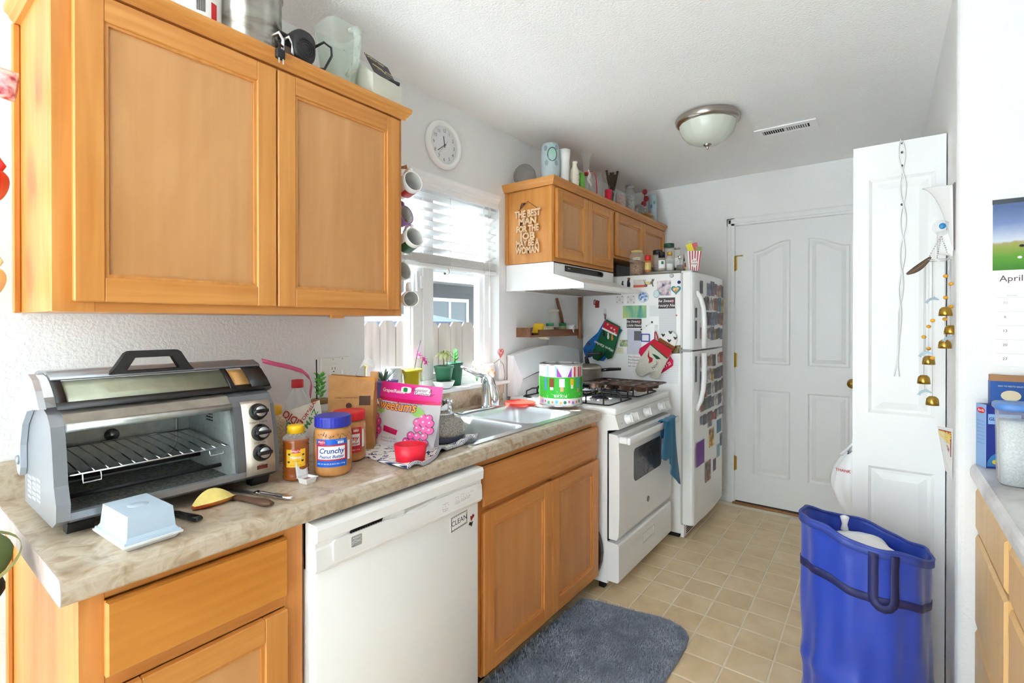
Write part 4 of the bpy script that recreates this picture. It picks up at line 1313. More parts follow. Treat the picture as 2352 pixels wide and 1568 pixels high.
# peanut butter jars
def pb_jar(c, label, capc, lab, word, r, hgt):
    t = thing('peanut_butter_jar', label, 'jar', c, group='peanut butter jars')
    k = hgt / .165
    MB().lathe([(.0, .001), (r * .86, .001), (r * .97, .008), (r, .018), (r, .118 * k), (r * .95, .128 * k), (r * .87, .134 * k), (0, .134 * k)], c, 36).obj('body', ramp('peanut', [(.3, (176, 116, 60)), (.7, (204, 148, 90))], 25, 6, 0, .18), t)
    m = MB().lathe([(r * .87, .133 * k), (r * .90, .135 * k)], c, 36, cap=False)
    m.obj('neck', 'clear_plastic', t)
    n = 60
    pr = [(r * .93, .136 * k), (r * .96, .137 * k), (r * .96, .160 * k), (r * .93, .165 * k), (r * .80, .1655 * k), (0, .1655 * k)]
    vs = []
    for rr, z in pr:
        for i in range(n):
            q = rr * (1 + (.012 if (i % 2 and .137 * k <= z <= .160 * k) else 0))
            vs.append((c[0] + q * math.cos(2 * PI * i / n), c[1] + q * math.sin(2 * PI * i / n), c[2] + z))
    fs = [(j * n + i, j * n + (i + 1) % n, (j + 1) * n + (i + 1) % n, (j + 1) * n + i) for j in range(len(pr) - 1) for i in range(n)]
    MB().add(vs, fs).obj('lid', capc, t)
    a = math.atan2(-.208 - c[1], 1.734 - c[0]) - .10
    lo = label_on(t, c, r + .0006, a, .090, .030, .108, lab)
    label_on(t, c, r + .0009, a, .088, .048, .092, 'winco_red', 'label_band')
    label_on(t, c, r + .0012, a, .078, .052, .088, 'white_matte', 'label_field')
    label_on(t, c, r + .0012, a - .52, .022, .093, .105, 'winco_red', 'label_badge')
    label_on(t, c, r + .0012, a + 1.0, .010, .045, .100, 'white_matte', 'label_facts')
    m = MB(); wrap_text(m, word, c, r + .0015, a, .075, .0205, bold=.022, shear=.25); wrap_text(m, 'Peanut Butter', c, r + .0015, a, .059, .0122, bold=.02, shear=.25)
    m.obj('label_name', plain('name_' + word, (24, 66, 150) if word == 'Crunchy' else (186, 26, 40), .5), t)
    m = MB(); wrap_text(m, 'WinCo', c, r + .0015, a - .52, .100, .0075, bold=.015); wrap_text(m, 'FOODS', c, r + .0015, a - .52, .0955, .0025)
    wrap_text(m, 'PER 2 TBSP SERVING', c, r + .0012, a + .45, .1045, .0022)
    for q in range(4):
        wrap_patch(m, c, r + .0012, a + .34 + q * .085, a + .40 + q * .085, .095, .102, 2)
    wrap_text(m, 'NET WT 40 OZ (2 LB 8 OZ) 1.13 kg', c, r + .0012, a - .02, .039, .0052, bold=.01)
    m.obj('label_print', 'white_matte', t)
    return t
plain('cap_blue', (36, 44, 160), .45)
plain('cap_red', (214, 32, 40), .45)
plain('label_blue', (0, 92, 200), .4)
plain('label_red', (206, 22, 38), .4)
j1 = pb_jar((.465, .623, .914), 'crunchy peanut butter jar with blue lid and blue label', 'cap_blue', 'label_blue', 'Crunchy', .052, .167)
m = MB()
for q in range(16):
    a = A_ - .9 + q * .14 + random.uniform(-.05, .05)
    z = .118 + random.uniform(-.006, .006)
    m.tube([(.465 + .0525 * math.cos(a + s_ * .12), .623 + .0525 * math.sin(a + s_ * .12), .914 + z + d_) for s_, d_ in ((0, 0), (.4, -.007 * random.random()), (.8, .008 * random.uniform(-1, 1)))], .0006, 4)
m.obj('marker_scribble', 'black_plastic', j1)
pb_jar((.378, .738, .914), 'creamy peanut butter jar with red lid and red label', 'cap_red', 'label_red', 'Creamy', .051, .155)

# clear plastic bottle with red cap, zip bag, spice jar, tortilla bag
t = thing('plastic_bottle', 'empty clear plastic bottle with red cap', 'bottle', (.14, .70, .914))
c = (.14, .70, .914)
MB().lathe([(0, .001), (.038, .001), (.042, .008), (.042, .13), (.040, .15), (.030, .18), (.018, .205), (.016, .215)], c, 24, cap=False).obj('body', 'clear_plastic', t)
MB().lathe([(.019, .213), (.0195, .214), (.0195, .238), (.018, .240), (0, .240)], c, 24).obj('cap', plain('cap_dark_red', (190, 28, 36), .4), t)
t = thing('zip_bag', 'crumpled clear zip bag with pink slider strip', 'bag', (.10, .66, .914))
def zb(u, v):
    y = .555 + .20 * u
    x = .055 + .04 * math.sin(u * 5 + v * 2) * .5 - .03 * v + .03 * u
    return (x + .02 * math.sin(9 * v + 4 * u), y + .012 * math.sin(7 * v), .916 + .29 * v - .04 * v * u)
MB().grid(zb, 14, 14).obj('bag', 'bag_plastic', t)
pts = [(.10, .600, 1.222), (.105, .645, 1.208), (.108, .69, 1.195), (.11, .735, 1.178), (.115, .758, 1.155), (.12, .764, 1.13), (.125, .755, 1.09)]
m = MB()
vs = []
for p in pts:
    vs += [(p[0], p[1] - .002, p[2] + .008), (p[0], p[1] + .002, p[2] - .008)]
m.add(vs, [(2 * i, 2 * i + 2, 2 * i + 3, 2 * i + 1) for i in range(len(pts) - 1)], True)
m.obj('zip_strip', plain('zip_pink', (222, 96, 140), .35), t, solid=.003)
MB().prism([(.553, 1.15), (.570, 1.155), (.574, 1.10), (.566, 1.095)], .10, .104, 'x').obj('blue_tab', plain('tab_blue', (70, 76, 160), .4), t)
t = thing('spice_jar', 'large granulated spice jar with yellow lid behind the toaster oven', 'jar', (.20, .585, .914))
c = (.20, .585, .914)
MB().lathe([(0, .001), (.036, .001), (.038, .006), (.038, .115), (.034, .128), (.024, .14), (.022, .148), (0, .148)], c, 24).obj('body', ramp('granules', [(.35, (168, 142, 106)), (.65, (206, 186, 150))], 220, 2, 0, .25), t)
MB().lathe([(.024, .146), (.025, .147), (.025, .170), (.023, .172), (0, .172)], c, 24).obj('cap', plain('cap_mustard', (232, 176, 40), .4), t)
t = thing('tortilla_bag', 'crumpled tortilla bag with green and red lettering', 'bag', (.23, .69, .914))
def tb(u, v):
    a = Vector((.175, .592, .918)).lerp(Vector((.275, .732, .918)), u)
    top = Vector((.155, .602, 1.045)).lerp(Vector((.205, .742, 1.085)), u)
    p = a.lerp(top, v)
    n_ = Vector((.8, -.6, .1)) * (.024 * math.sin(PI * u) * math.sin(PI * min(1, v * 1.1 + .05)) + .006 * math.sin(13 * u + 9 * v))
    return tuple(p + n_)
g = MB().grid(tb, 14, 14).grid(lambda u, v: tuple(Vector(tb(u, v)) + Vector((-.8, .6, 0)) * .03 * math.sin(PI * u) * math.sin(PI * v)), 14, 14)
g.obj('bag', plain('tortilla_wrap', (228, 222, 208), .35, noise=.05), t)
def on_tb(m, txt, u, v, size, rot, **kw):
    vs, fs = text_mesh(txt, size, **kw)
    ca, sa = math.cos(rot), math.sin(rot)
    out = []
    for x, y, z in vs:
        uu, vv = u + (x * ca - y * sa) / .18, v + (x * sa + y * ca) / .15
        out.append(tuple(Vector(tb(uu, vv)) + Vector((.8, -.6, .1)) * .0012))
    m.add(out, fs)
plain('ink_red', (196, 44, 40), .5)
for args in (('LIDIO', .42, .80, .034, 2.4), ('MADE IN MEXICO', .30, .55, .014, 2.4), ('TORTILLAS', .75, .85, .016, .7)):
    m = MB(); on_tb(m, *args, bold=.02); m.obj('red_word', 'ink_red', t)
m = MB(); on_tb(m, 'LEBRA', .30, .70, .032, 2.4, bold=.03); on_tb(m, 'DE MAIZ', .70, .60, .026, .75, bold=.02)
for q in range(6):
    on_tb(m, '-----', .8, .35 - q * .05, .012, .2)
m.obj('print_green', plain('ink_green', (60, 140, 70), .5), t)

# jar with succulent cutting, incense stick
t = thing('cutting_jar', 'glass jar with cork lid holding a succulent cutting and black stick', 'jar', (.075, .825, .914))
c = (.075, .825, .914)
MB().lathe([(0, .001), (.030, .001), (.032, .006), (.032, .12), (.027, .135), (.027, .14)], c, 20, cap=False).obj('body', 'clear_glass', t)
MB().lathe([(.031, .136), (.032, .137), (.032, .152), (.03, .153), (.018, .153)], c, 20).obj('lid', plain('cork', (142, 116, 70), .8, noise=.1), t)
MB().tube([(.075, .825, 1.05), (.077, .823, 1.10), (.072, .828, 1.145)], .003, 6).obj('stem', plain('pale_stem', (208, 214, 190), .6), t)
m = MB()
for q in range(22):
    a, z = q * 2.4, 1.075 + q * .0038
    l_ = .022
    d = Vector((math.cos(a), math.sin(a), .55))
    p = Vector((.075, .825, z))
    m.tube([p, p + d * l_ * .5, p + d * l_], [.002, .0055, .001], 6)
m.obj('leaf_cluster', plain('leaf_bright', (86, 176, 62), .45), t)
MB().tube([(.07, .815, 1.05), (.072, .812, 1.212)], .0022, 6).obj('stick', 'black_plastic', t)

# kraft paper coffee bag
cb = thing('coffee_bag', 'brown kraft paper coffee bag with folded open top', 'bag', (.262, .835, .914), math.radians(-48))
def cbf(w, d, h):
    lv = [(0, w / 2, d / 2), (.02, w / 2 + .002, d / 2 + .003), (.10, w / 2 - .001, d / 2), (.17, w / 2, d / 2 * .85), (.21, w / 2 + .001, d / 2 * .6), (h, w / 2 + .003, d / 2 * .42)]
    vs = []
    for z, a, b in lv:
        vs += [(b, -a, z), (b * 1.03, 0, z), (b, a, z), (0, a - .012 * min(1, z * 8), z), (-b, a, z), (-b, -a, z), (0, -a + .012 * min(1, z * 8), z)]
    n = 7
    fs = [(j * n + i, j * n + (i + 1) % n, (j + 1) * n + (i + 1) % n, (j + 1) * n + i) for j in range(len(lv) - 1) for i in range(n)] + [tuple(range(n))]
    return vs, fs
vs, fs = cbf(.150, .085, .248)
vs = [(x, y, z + (.006 * math.sin(y * 60) if z > .2 else 0)) for x, y, z in vs]
kraft = ramp('kraft', [(.3, (176, 122, 66)), (.7, (204, 150, 92))], 18, 6, .5, .7, bump=.1)
MB().add(vs, fs).obj('paper', 'kraft', cb, world=False, solid=.001)
MB().add([(.021, -.078, .2), (.021, .078, .2), (.0195, .077, .246), (.0195, -.077, .246)], [(0, 1, 2, 3)]).obj('stained_band', plain('kraft_stain', (210, 140, 52), .6, noise=.1, nscale=40), cb, world=False)
m = MB()
lettering(m, 'COFFEE COMPANY & ROASTERS', (.0395, 0, .178), (0, 1, 0), (-.15, 0, 1), .0072, thick=.003)
lettering(m, 'Coffee', (.0425, .0, .120), (0, 1, 0), (0, 0, 1), .030, thick=.002, shear=.4)
m.add([(.0435, y, z) for y, z in circ(-.005, .152, .010, n=14)], [tuple(range(14))])
m.add([(.0435, y, z) for y, z in ((-.020, .134), (.010, .134), (.004, .143), (-.014, .143))], [(0, 1, 2, 3)])
for q in range(4):
    lettering(m, 'whole bean arabica 340 g', (.0445, .012, .060 - q * .009), (0, 1, 0), (0, 0, 1), .0062, thick=.002)
m.obj('print', plain('ink_brown', (70, 44, 26), .7), cb, world=False)
MB().add([(.0395, .028, .152), (.0395, .066, .152), (.0365, .066, .184), (.0365, .028, .184)], [(0, 1, 2, 3)]).obj('stamp', plain('stamp_brown', (86, 56, 40), .7), cb, world=False)
m = MB().grid(lambda u, v: (-.014 + .03 * v, .005 + .068 * u, .243 + .055 * math.sin(PI * u * .9) * (1 - .4 * v) + .022 * u), 8, 6)
m.obj('inner_liner', plain('liner_white', (238, 238, 236), .35), cb, world=False)
m = MB().prism([(.062, .215), (.083, .228), (.086, .262), (.060, .262)], -.012, .012, 'x')
m.obj('fold_flap', 'kraft', cb, world=False)

# pink grape pouch
gp = thing('fruit_pouch', 'pink and clear grape pouch standing behind the red cup', 'pouch', (.405, .94, .9205), math.radians(15))
W2, HH = .128, .215
def gpf(u, v, s):
    x, z = -W2 + 2 * W2 * u, HH * v
    u, v = min(1, max(0, u)), min(1, max(0, v))
    belly = .026 * max(0, math.sin(PI * u)) ** .6 * (max(0, math.sin(PI * v * 1.25)) ** .7 if v < .8 else 0) + .020 * (1 - v) ** 3
    return (x, s * belly + .05 * v - .012 * math.sin(3 * u), z - .012 * u * v)
m = MB().grid(lambda u, v: gpf(u, v, -1), 16, 14).grid(lambda u, v: gpf(u, v, 1), 16, 14)
m.obj('film', glass('pouch_film', (246, 242, 246), .6, .15), gp, world=False)
def gq(m, u0, u1, v0, v1, off, nu=12, nv=4):
    m.grid(lambda u, v: tuple(Vector(gpf(u0 + (u1 - u0) * u, v0 + (v1 - v0) * v, -1)) + Vector((0, -off, 0))), nu, nv)
    return m
def gpoly(m, pts, off):
    c_ = Vector((sum(p[0] for p in pts) / len(pts), sum(p[1] for p in pts) / len(pts)))
    vs = [tuple(Vector(gpf(p[0], p[1], -1)) + Vector((0, -off, 0))) for p in pts] + [tuple(Vector(gpf(c_.x, c_.y, -1)) + Vector((0, -off, 0)))]
    n = len(pts)
    m.add(vs, [(i, (i + 1) % n, n) for i in range(n)])
def gtext(m, txt, u, v, size, off, **kw):
    vs, fs = text_mesh(txt, size, **kw)
    m.add([tuple(Vector(gpf(u + x / (2 * W2), v + y / HH, -1)) + Vector((0, -off, 0))) for x, y, z in vs], fs)
gq(MB(), 0, 1, .72, 1, .001).obj('header', plain('hot_pink', (230, 40, 140), .35), gp, world=False)
gq(MB(), 0, 1, .70, .755, .0013).obj('header_stripe', plain('deep_pink', (214, 14, 92), .35), gp, world=False)
m = MB(); gpoly(m, [(x, y) for x, y in [(.71 + (px - .5) * .24, .885 + (py - .5) * .17) for px, py in rrect(0, 1, 0, 1, .3)]], .0016); gpoly(m, [(.45 + (px - .5) * .17, .90 + (py - .5) * .10) for px, py in rrect(0, 1, 0, 1, .3)], .0016)
m.obj('header_window', plain('pale_pink', (250, 226, 238), .4), gp, world=False)
m = MB(); gpoly(m, [(.44 + (px - .5) * .07, .90 + (py - .5) * .075) for px, py in rrect(0, 1, 0, 1, .3)], .002)
m.obj('zip_toggle', plain('toggle_green', (0, 150, 70), .35), gp, world=False)
m = MB(); gtext(m, 'Sweeter &', .69, .915, .019, .002, shear=.35); gtext(m, 'Yummier', .73, .855, .021, .002, shear=.35)
m.obj('header_script', plain('ink_plum', (70, 20, 50), .5), gp, world=False)
m = MB(); gtext(m, 'Grapes/Raisins', .24, .86, .017, .002, bold=.02)
m.obj('header_print', 'white_matte', gp, world=False)
m = MB(); gtext(m, 'Sweetums', .34, .64, .044, .0022, bold=.055)
m.obj('brand_outline', plain('ink_purple', (92, 30, 110), .4), gp, world=False)
m = MB(); gtext(m, 'Sweetums', .34, .64, .044, .0027, bold=.012)
m.obj('brand_print', plain('ink_orange', (250, 160, 30), .4), gp, world=False)
for q, (gu, gv) in enumerate([(.80, .50), (.88, .49), (.74, .43), (.83, .42), (.91, .41), (.76, .33), (.85, .32), (.92, .30), (.68, .22), (.77, .21), (.86, .21), (.62, .12), (.70, .11), (.79, .10), (.04, .42), (.11, .36), (.06, .27), (.14, .24), (.08, .14), (.03, .06), (.88, .10)]):
    r_ = .046
    m = MB(); gpoly(m, [(gu + r_ * 1.16 * math.cos(a * PI / 8), gv + r_ * 1.16 * 1.19 * math.sin(a * PI / 8)) for a in range(16)], .0016 + q * .00006)
    ro = m.obj('grape_outline', plain('grape_dark', (110, 20, 70), .4), gp, world=False)
    m = MB(); gpoly(m, [(gu + r_ * math.cos(a * PI / 8), gv + r_ * 1.19 * math.sin(a * PI / 8)) for a in range(16)], .0021 + q * .00006)
    m.obj('grape', plain('grape_pink', (232, 76, 160), .35), ro, world=False)
    m = MB(); gpoly(m, [(gu - .010 + .012 * math.cos(a * PI / 4), gv + .016 + .014 * math.sin(a * PI / 4)) for a in range(8)], .0025 + q * .00006)
    m.obj('glint', plain('pale_pink2', (252, 214, 236), .3), ro, world=False)
for lf in ([(.68, .52), (.63, .58), (.66, .66), (.72, .66), (.78, .62), (.82, .56), (.76, .50)], [(.02, .52), (.06, .58), (.14, .57), (.20, .54), (.12, .50)]):
    m = MB(); gpoly(m, lf, .0023)
    m.obj('grape_leaf', plain('leaf_print', (140, 190, 90), .4), gp, world=False)
m = MB(); gpoly(m, [(.22, .24), (.46, .20), (.48, .28), (.22, .33)], .002)
m.obj('print_flag', 'deep_pink', gp, world=False)
plain('ink_grey', (90, 70, 84), .5)
for args in (('Seedless Grapes', .34, .275, .0085, .0024), ('Sin semilla', .345, .245, .0085, .0024), ('Product of Chile', .33, .14, .0105, .0018), ('Producto de Chile', .35, .095, .0105, .0018), ('PLU # 4636', .66, .70, .010, .002)):
    m = MB(); gtext(m, *args); m.obj('printed_line', 'ink_grey', gp, world=False)

# tea towel spread at the sink corner
tw = thing('tea_towel', 'white tea towel with navy and green squiggle print', 'towel', (.48, .95, .914))
m_, n_, l_, p_ = newmat('towel_print')
tc = n_.new('ShaderNodeTexCoord')
vo = n_.new('ShaderNodeTexVoronoi'); vo.feature = 'DISTANCE_TO_EDGE'; vo.inputs['Scale'].default_value = 34
nz = n_.new('ShaderNodeTexNoise'); nz.inputs['Scale'].default_value = 24; nz.inputs['Detail'].default_value = 2
mixv = n_.new('ShaderNodeMix'); mixv.data_type = 'VECTOR'; mixv.inputs[0].default_value = .06
l_.new(tc.outputs['Object'], mixv.inputs[4]); l_.new(nz.outputs['Color'], mixv.inputs[5]); l_.new(tc.outputs['Object'], nz.inputs['Vector'])
l_.new(mixv.outputs[1], vo.inputs['Vector'])
cr = n_.new('ShaderNodeValToRGB'); cr.color_ramp.interpolation = 'CONSTANT'
cr.color_ramp.elements[0].color = L((44, 60, 120)); cr.color_ramp.elements[1].position = .06; cr.color_ramp.elements[1].color = L((240, 238, 232))
e = cr.color_ramp.elements.new(.2); e.color = L((140, 160, 60))
e = cr.color_ramp.elements.new(.235); e.color = L((240, 238, 232))
n3 = n_.new('ShaderNodeTexNoise'); n3.inputs['Scale'].default_value = 40; n3.inputs['Detail'].default_value = 0
l_.new(tc.outputs['Object'], n3.inputs['Vector'])
gt = n_.new('ShaderNodeMath'); gt.operation = 'GREATER_THAN'; gt.inputs[1].default_value = .5
l_.new(n3.outputs['Fac'], gt.inputs[0])
mx = n_.new('ShaderNodeMix'); mx.data_type = 'RGBA'; mx.inputs[6].default_value = L((240, 238, 232))
l_.new(gt.outputs[0], mx.inputs[0]); l_.new(vo.outputs['Distance'], cr.inputs['Fac']); l_.new(cr.outputs['Color'], mx.inputs[7])
l_.new(mx.outputs[2], p_.inputs['Base Color']); p_.inputs['Roughness'].default_value = .9
c00, c10, c01, c11 = Vector((.315, .785, 0)), Vector((.625, .765, 0)), Vector((.27, 1.10, 0)), Vector((.525, 1.185, 0))
def twf(u, v):
    p = c00.lerp(c10, u).lerp(c01.lerp(c11, u), v)
    z = .9155 + .0045 * (1 + math.sin(11 * u + 5 * v)) * .5 * (.3 + .7 * u) 
    if u > .72:
        z += .016 * max(0, math.sin((v * 5.2 + .2) * PI)) * (u - .72) / .28
    if v > .9 and u > .6:
        z += (v - .9) * .14 * (u - .6) / .4
    return (p.x + .012 * math.sin(v * 9) * u, p.y, z)
MB().grid(twf, 26, 30).obj('cloth', 'towel_print', tw, solid=.002)
for edge, nm in ((lambda s: twf(1, s), 'hem'), (lambda s: twf(s * .45 + .55, 0), 'hem')):
    pts = [edge(i / 60) for i in range(61)]
    vs = []; fs = []
    m = MB().tube([(x, y, z + .001) for x, y, z in pts], .0055, 8)
    m.obj(nm, stripes('hem_stripes', (36, 48, 92), (238, 238, 240), 'y' if edge(1)[1] > 1 else 'x', 210, .85), tw)

# red teardrop cup
rc = thing('measuring_cup', 'red teardrop shaped plastic cup on the tea towel', 'cup', (.572, .815, .9235), math.radians(35))
def drop(r, n=28):
    out = []
    for i in range(n):
        a = 2 * PI * i / n
        k = 1 + .22 * max(0, math.cos(a)) ** 4
        out.append((r * 1.05 * k * math.cos(a), r * .92 * math.sin(a)))
    return out
lv = [(.034, 0), (.038, .002), (.044, .052), (.0425, .052), (.0365, .004), (.03, .003)]
vs = [(x, y, z) for r_, z in lv for x, y in drop(r_)]
n = 28
fs = [(j * n + i, j * n + (i + 1) % n, (j + 1) * n + (i + 1) % n, (j + 1) * n + i) for j in range(len(lv) - 1) for i in range(n)] + [tuple(range(n)), tuple((len(lv) - 1) * n + i for i in range(n))]
MB().add(vs, fs, True).obj('cup', plain('cup_red', (232, 28, 56), .4), rc, world=False)

# inverted stoneware crock lid
ck = thing('casserole_bowl', 'grey stoneware bowl turned upside down with dark blue rim', 'bowl', (.435, 1.09, .9225))
c = (.435, 1.09, .9225)
MB().lathe([(.078, 0), (.089, .001), (.091, .005), (.091, .020), (.089, .022)], c, 40, cap=False).obj('rim', plain('rim_navy', (40, 46, 70), .2), ck)
MB().lathe([(.0905, .021), (.089, .035), (.084, .057), (.073, .072), (.058, .080), (.048, .082), (.048, .092), (.044, .093), (.042, .084), (0, .084)], c, 40).obj('body', ramp('stoneware', [(.38, (108, 102, 96)), (.5, (150, 144, 136)), (.6, (166, 160, 152))], 260, 2, 0, .25), ck)

# wall plate with outlet and switch
wp = thing('wall_plate', 'white double wall plate with outlet and switch', 'outlet', (.002, .935, 1.152))
MB().box(.0005, .006, .872, 1.0, 1.092, 1.212, .003).obj('plate', plain('plate_white', (236, 235, 230), .35), wp)
MB().box(.005, .009, .908, .942, 1.118, 1.186, .002).obj('outlet', 'plate_white', wp)
m = MB()
for z in (1.168, 1.136):
    m.box(.0088, .0095, .917, .919, z - .005, z + .005).box(.0088, .0095, .930, .932, z - .005, z + .005).box(.0088, .0095, .9225, .9275, z - .014, z - .010)
m.objs('slot', 'black_plastic', wp)
MB().box(.005, .016, .961, .971, 1.142, 1.162, .002).obj('toggle', 'plate_white', wp)
for y in (.925, .966):
    for z in (1.10, 1.204):
        MB().at((.006, y, z), (0, PI / 2, 0)).lathe([(.003, 0), (.0025, .001), (0, .001)], n=8).obj('screw', 'steel', wp)

# dish brush, crocheted cloth, onion, red lid, tin
t = thing('dish_brush', 'white dish brush with black bristles behind the sink', 'brush', (.10, 1.40, .93))
MB().tube([(.135, 1.33, .928), (.11, 1.39, .932), (.085, 1.445, .938)], [.010, .009, .009], 10).obj('handle', 'white_gloss', t)
MB().tube([(.150, 1.295, .927), (.135, 1.331, .928)], [.011, .0105], 10).obj('grip', plain('tan_wood', (206, 168, 118), .6), t)
MB().tube([(.085, 1.445, .938), (.065, 1.49, .945), (.06, 1.515, .946)], [.010, .017, .014], 10).obj('head', 'white_gloss', t)
m = MB()
for q in range(40):
    u = q / 39
    p = Vector((.072 - .012 * u, 1.465 + .05 * u, .955))
    d = Vector((random.uniform(-.3, .3), random.uniform(-.4, .4), 1)).normalized()
    m.tube([p, p + d * .026], .0009, 4)
o = m.obj('bristles', 'black_plastic', t); o['kind'] = 'stuff'
t = thing('dish_cloth', 'green white and yellow crocheted dish cloth over the sink edge', 'cloth', (.22, 1.36, .92))
def dcf(u, v):
    y = 1.275 + .155 * u
    s = v * .11
    x = .165 + min(s, .035) + .006 * math.sin(20 * u)
    z = .925 - max(0, s - .035) * .9 + .006 * math.sin(14 * u + 6 * v) + .008 * math.sin(PI * u)
    return (x + max(0, s - .035) * .35 + .012, y, z)
MB().grid(dcf, 24, 18).obj('cloth', ramp('crochet', [(.30, (30, 140, 116)), (.44, (226, 236, 226)), (.54, (240, 240, 226)), (.62, (60, 170, 130)), (.70, (214, 190, 60))], 38, 3, 1.5, .95, bump=.8), t, solid=.006)
t = thing('onion', 'papery brown onion beside the faucet', 'onion', (.075, 1.80, .914))
def onf(u, v):
    a = 2 * PI * u
    r_ = .040 * math.sin(PI * v) ** .75 * (1 + .03 * math.sin(7 * a))
    z = .034 - .034 * math.cos(PI * v) + (.012 * max(0, v - .85) / .15)
    return (.075 + r_ * math.cos(a), 1.80 + r_ * math.sin(a), .9145 + z)
MB().grid(onf, 22, 14, True, True).obj('bulb', ramp('onion_skin', [(.35, (188, 110, 74)), (.55, (220, 152, 112)), (.7, (238, 190, 156))], 14, 5, 1.5, .4), t)
MB().tube([(.075, 1.80, .982), (.078, 1.798, .992), (.073, 1.801, 1.0)], [.006, .004, .002], 6).obj('neck', plain('onion_neck', (150, 96, 66), .8), t)
t = thing('tin_cover', 'round red plastic lid lying on the counter beside the tin', 'lid', (.235, 1.972, .914))
c = (.205, 1.905, .9145)
MB().lathe([(.081, 0), (.0835, .002), (.0835, .014), (.081, .016), (.077, .0145), (.075, .012), (0, .012)], c, 36).obj('disc', plain('lid_red', (226, 62, 46), .3), t)
tn = thing('popcorn_tin', 'large round tin with green band and colourful holiday print', 'tin', (.395, 2.005, .9257))
c = (.395, 2.005, .9257)
R_ = .112
at_ = math.atan2(-.208 - 2.005, 1.734 - .395)
MB().lathe([(R_ - .004, 0), (R_, .002), (R_, .206), (R_ + .002, .208), (R_ + .002, .212), (R_ - .002, .212), (R_ - .002, .196), (0, .196)], c, 48).obj('can', plain('tin_white', (240, 240, 240), .3), tn)
MB().lathe([(R_ + .0012, .0005), (R_ + .0025, .003), (R_ + .0012, .006)], c, 48, cap=False).obj('rolled_edge', 'chrome', tn)
MB().lathe([(R_ + .0018, .206), (R_ + .003, .209), (R_ + .002, .2125), (R_ - .003, .2125), (R_ - .003, .197), (0, .197)], c, 48).obj('rolled_edge', 'chrome', tn)
label_on(tn, c, R_ + .0008, at_, .34, .042, .148, plain('tin_green', (58, 188, 50), .35), 'green_band')
# simple coloured blocks and lights in place of the printed figures
m = MB()
def tin_patch(da, z0, z1, w_, mat, name):
    wrap_patch(MB(), c, R_ + .0012, at_ + da - w_ / 2 / R_, at_ + da + w_ / 2 / R_, z0, z1, 5).obj(name, mat, tn)
for da, z0, z1, w_, col in ((-.75, .080, .145, .012, (92, 150, 220)), (-.42, .098, .142, .026, (140, 80, 40)), (-.42, .084, .098, .018, (240, 236, 228)), (.05, .100, .142, .028, (236, 244, 238)), (.05, .078, .100, .016, (232, 176, 130)), (.52, .110, .142, .020, (236, 196, 40)), (.52, .092, .110, .014, (240, 240, 240)), (.86, .092, .146, .012, (92, 150, 220)), (.86, .072, .092, .012, (220, 160, 120)), (1.15, .07, .145, .016, (30, 90, 70))):
    tin_patch(da, z0, z1, w_, plain('tinc_%d_%d_%d' % col, col, .35), 'printed_block')
for da, w_ in ((-.05, .030), (.30, .030)):
    a0 = at_ + da
    MB().add([(c[0] + (R_ + .001) * math.cos(a0 + k / R_), c[1] + (R_ + .001) * math.sin(a0 + k / R_), c[2] + z) for k, z in ((-.015 if da < 0 else .0, .198 if da < 0 else .15), (.012 if da < 0 else .022, .15), (-.015 if da < 0 else .022, .15 if da < 0 else .198))], [(0, 1, 2)]).obj('pennant', plain('tin_purple', (176, 60, 190), .35), tn)
for da in (.66, .90, 1.05):
    tin_patch(da, .150, .200, .010, plain('tin_red', (222, 50, 60), .35), 'red_stripe')
for da in (-.62, -.22):
    tin_patch(da, .152, .202, .008, plain('tin_pale_blue', (170, 220, 240), .35), 'blue_stripe')
cols = [(170, 130, 220), (236, 110, 120), (90, 180, 110), (240, 150, 60), (90, 200, 210), (246, 180, 40), (40, 130, 100), (230, 90, 150)]
for q in range(11):
    a0 = at_ - .95 + q * .19
    zz = .024 + .003 * math.sin(q * 2.1)
    r_ = .0075 if q % 2 == 0 else .0055
    vs = [(c[0] + (R_ + .001) * math.cos(a0 + r_ * math.cos(k * PI / 6) / R_), c[1] + (R_ + .001) * math.sin(a0 + r_ * math.cos(k * PI / 6) / R_), c[2] + zz + r_ * math.sin(k * PI / 6) * (1.25 if math.sin(k * PI / 6) < 0 else 1)) for k in range(12)]
    MB().add(vs, [tuple(range(12))]).obj('printed_bauble', plain('tinc_%d_%d_%d' % cols[q % 8], cols[q % 8], .35), tn)
m = MB()
vs, fs = text_mesh('PIXAR', .020, bold=.02, spacing=1.3)
m.add([(c[0] + (R_ + .0014) * math.cos(at_ - .02 - x / R_), c[1] + (R_ + .0014) * math.sin(at_ - .02 - x / R_), c[2] + .056 - y) for x, y, z in vs], fs)
for q in range(26):
    a0, zz = at_ + random.uniform(-1.2, 1.2), random.uniform(.046, .08)
    r_ = random.uniform(.0007, .0016)
    wrap_patch(m, c, R_ + .0014, a0 - r_ / R_, a0 + r_ / R_, zz - r_, zz + r_, 2)
m.obj('white_print', 'white_matte', tn)
MB().add([(c[0] + x * .8 - y * .6, c[1] + x * .6 + y * .8, c[2] + .1985) for x, y in ((-.075, -.035), (.06, -.06), (.075, .03), (-.06, .055))], [(0, 1, 2, 3)]).obj('paper_slip', 'white_matte', tn, solid=.0006)

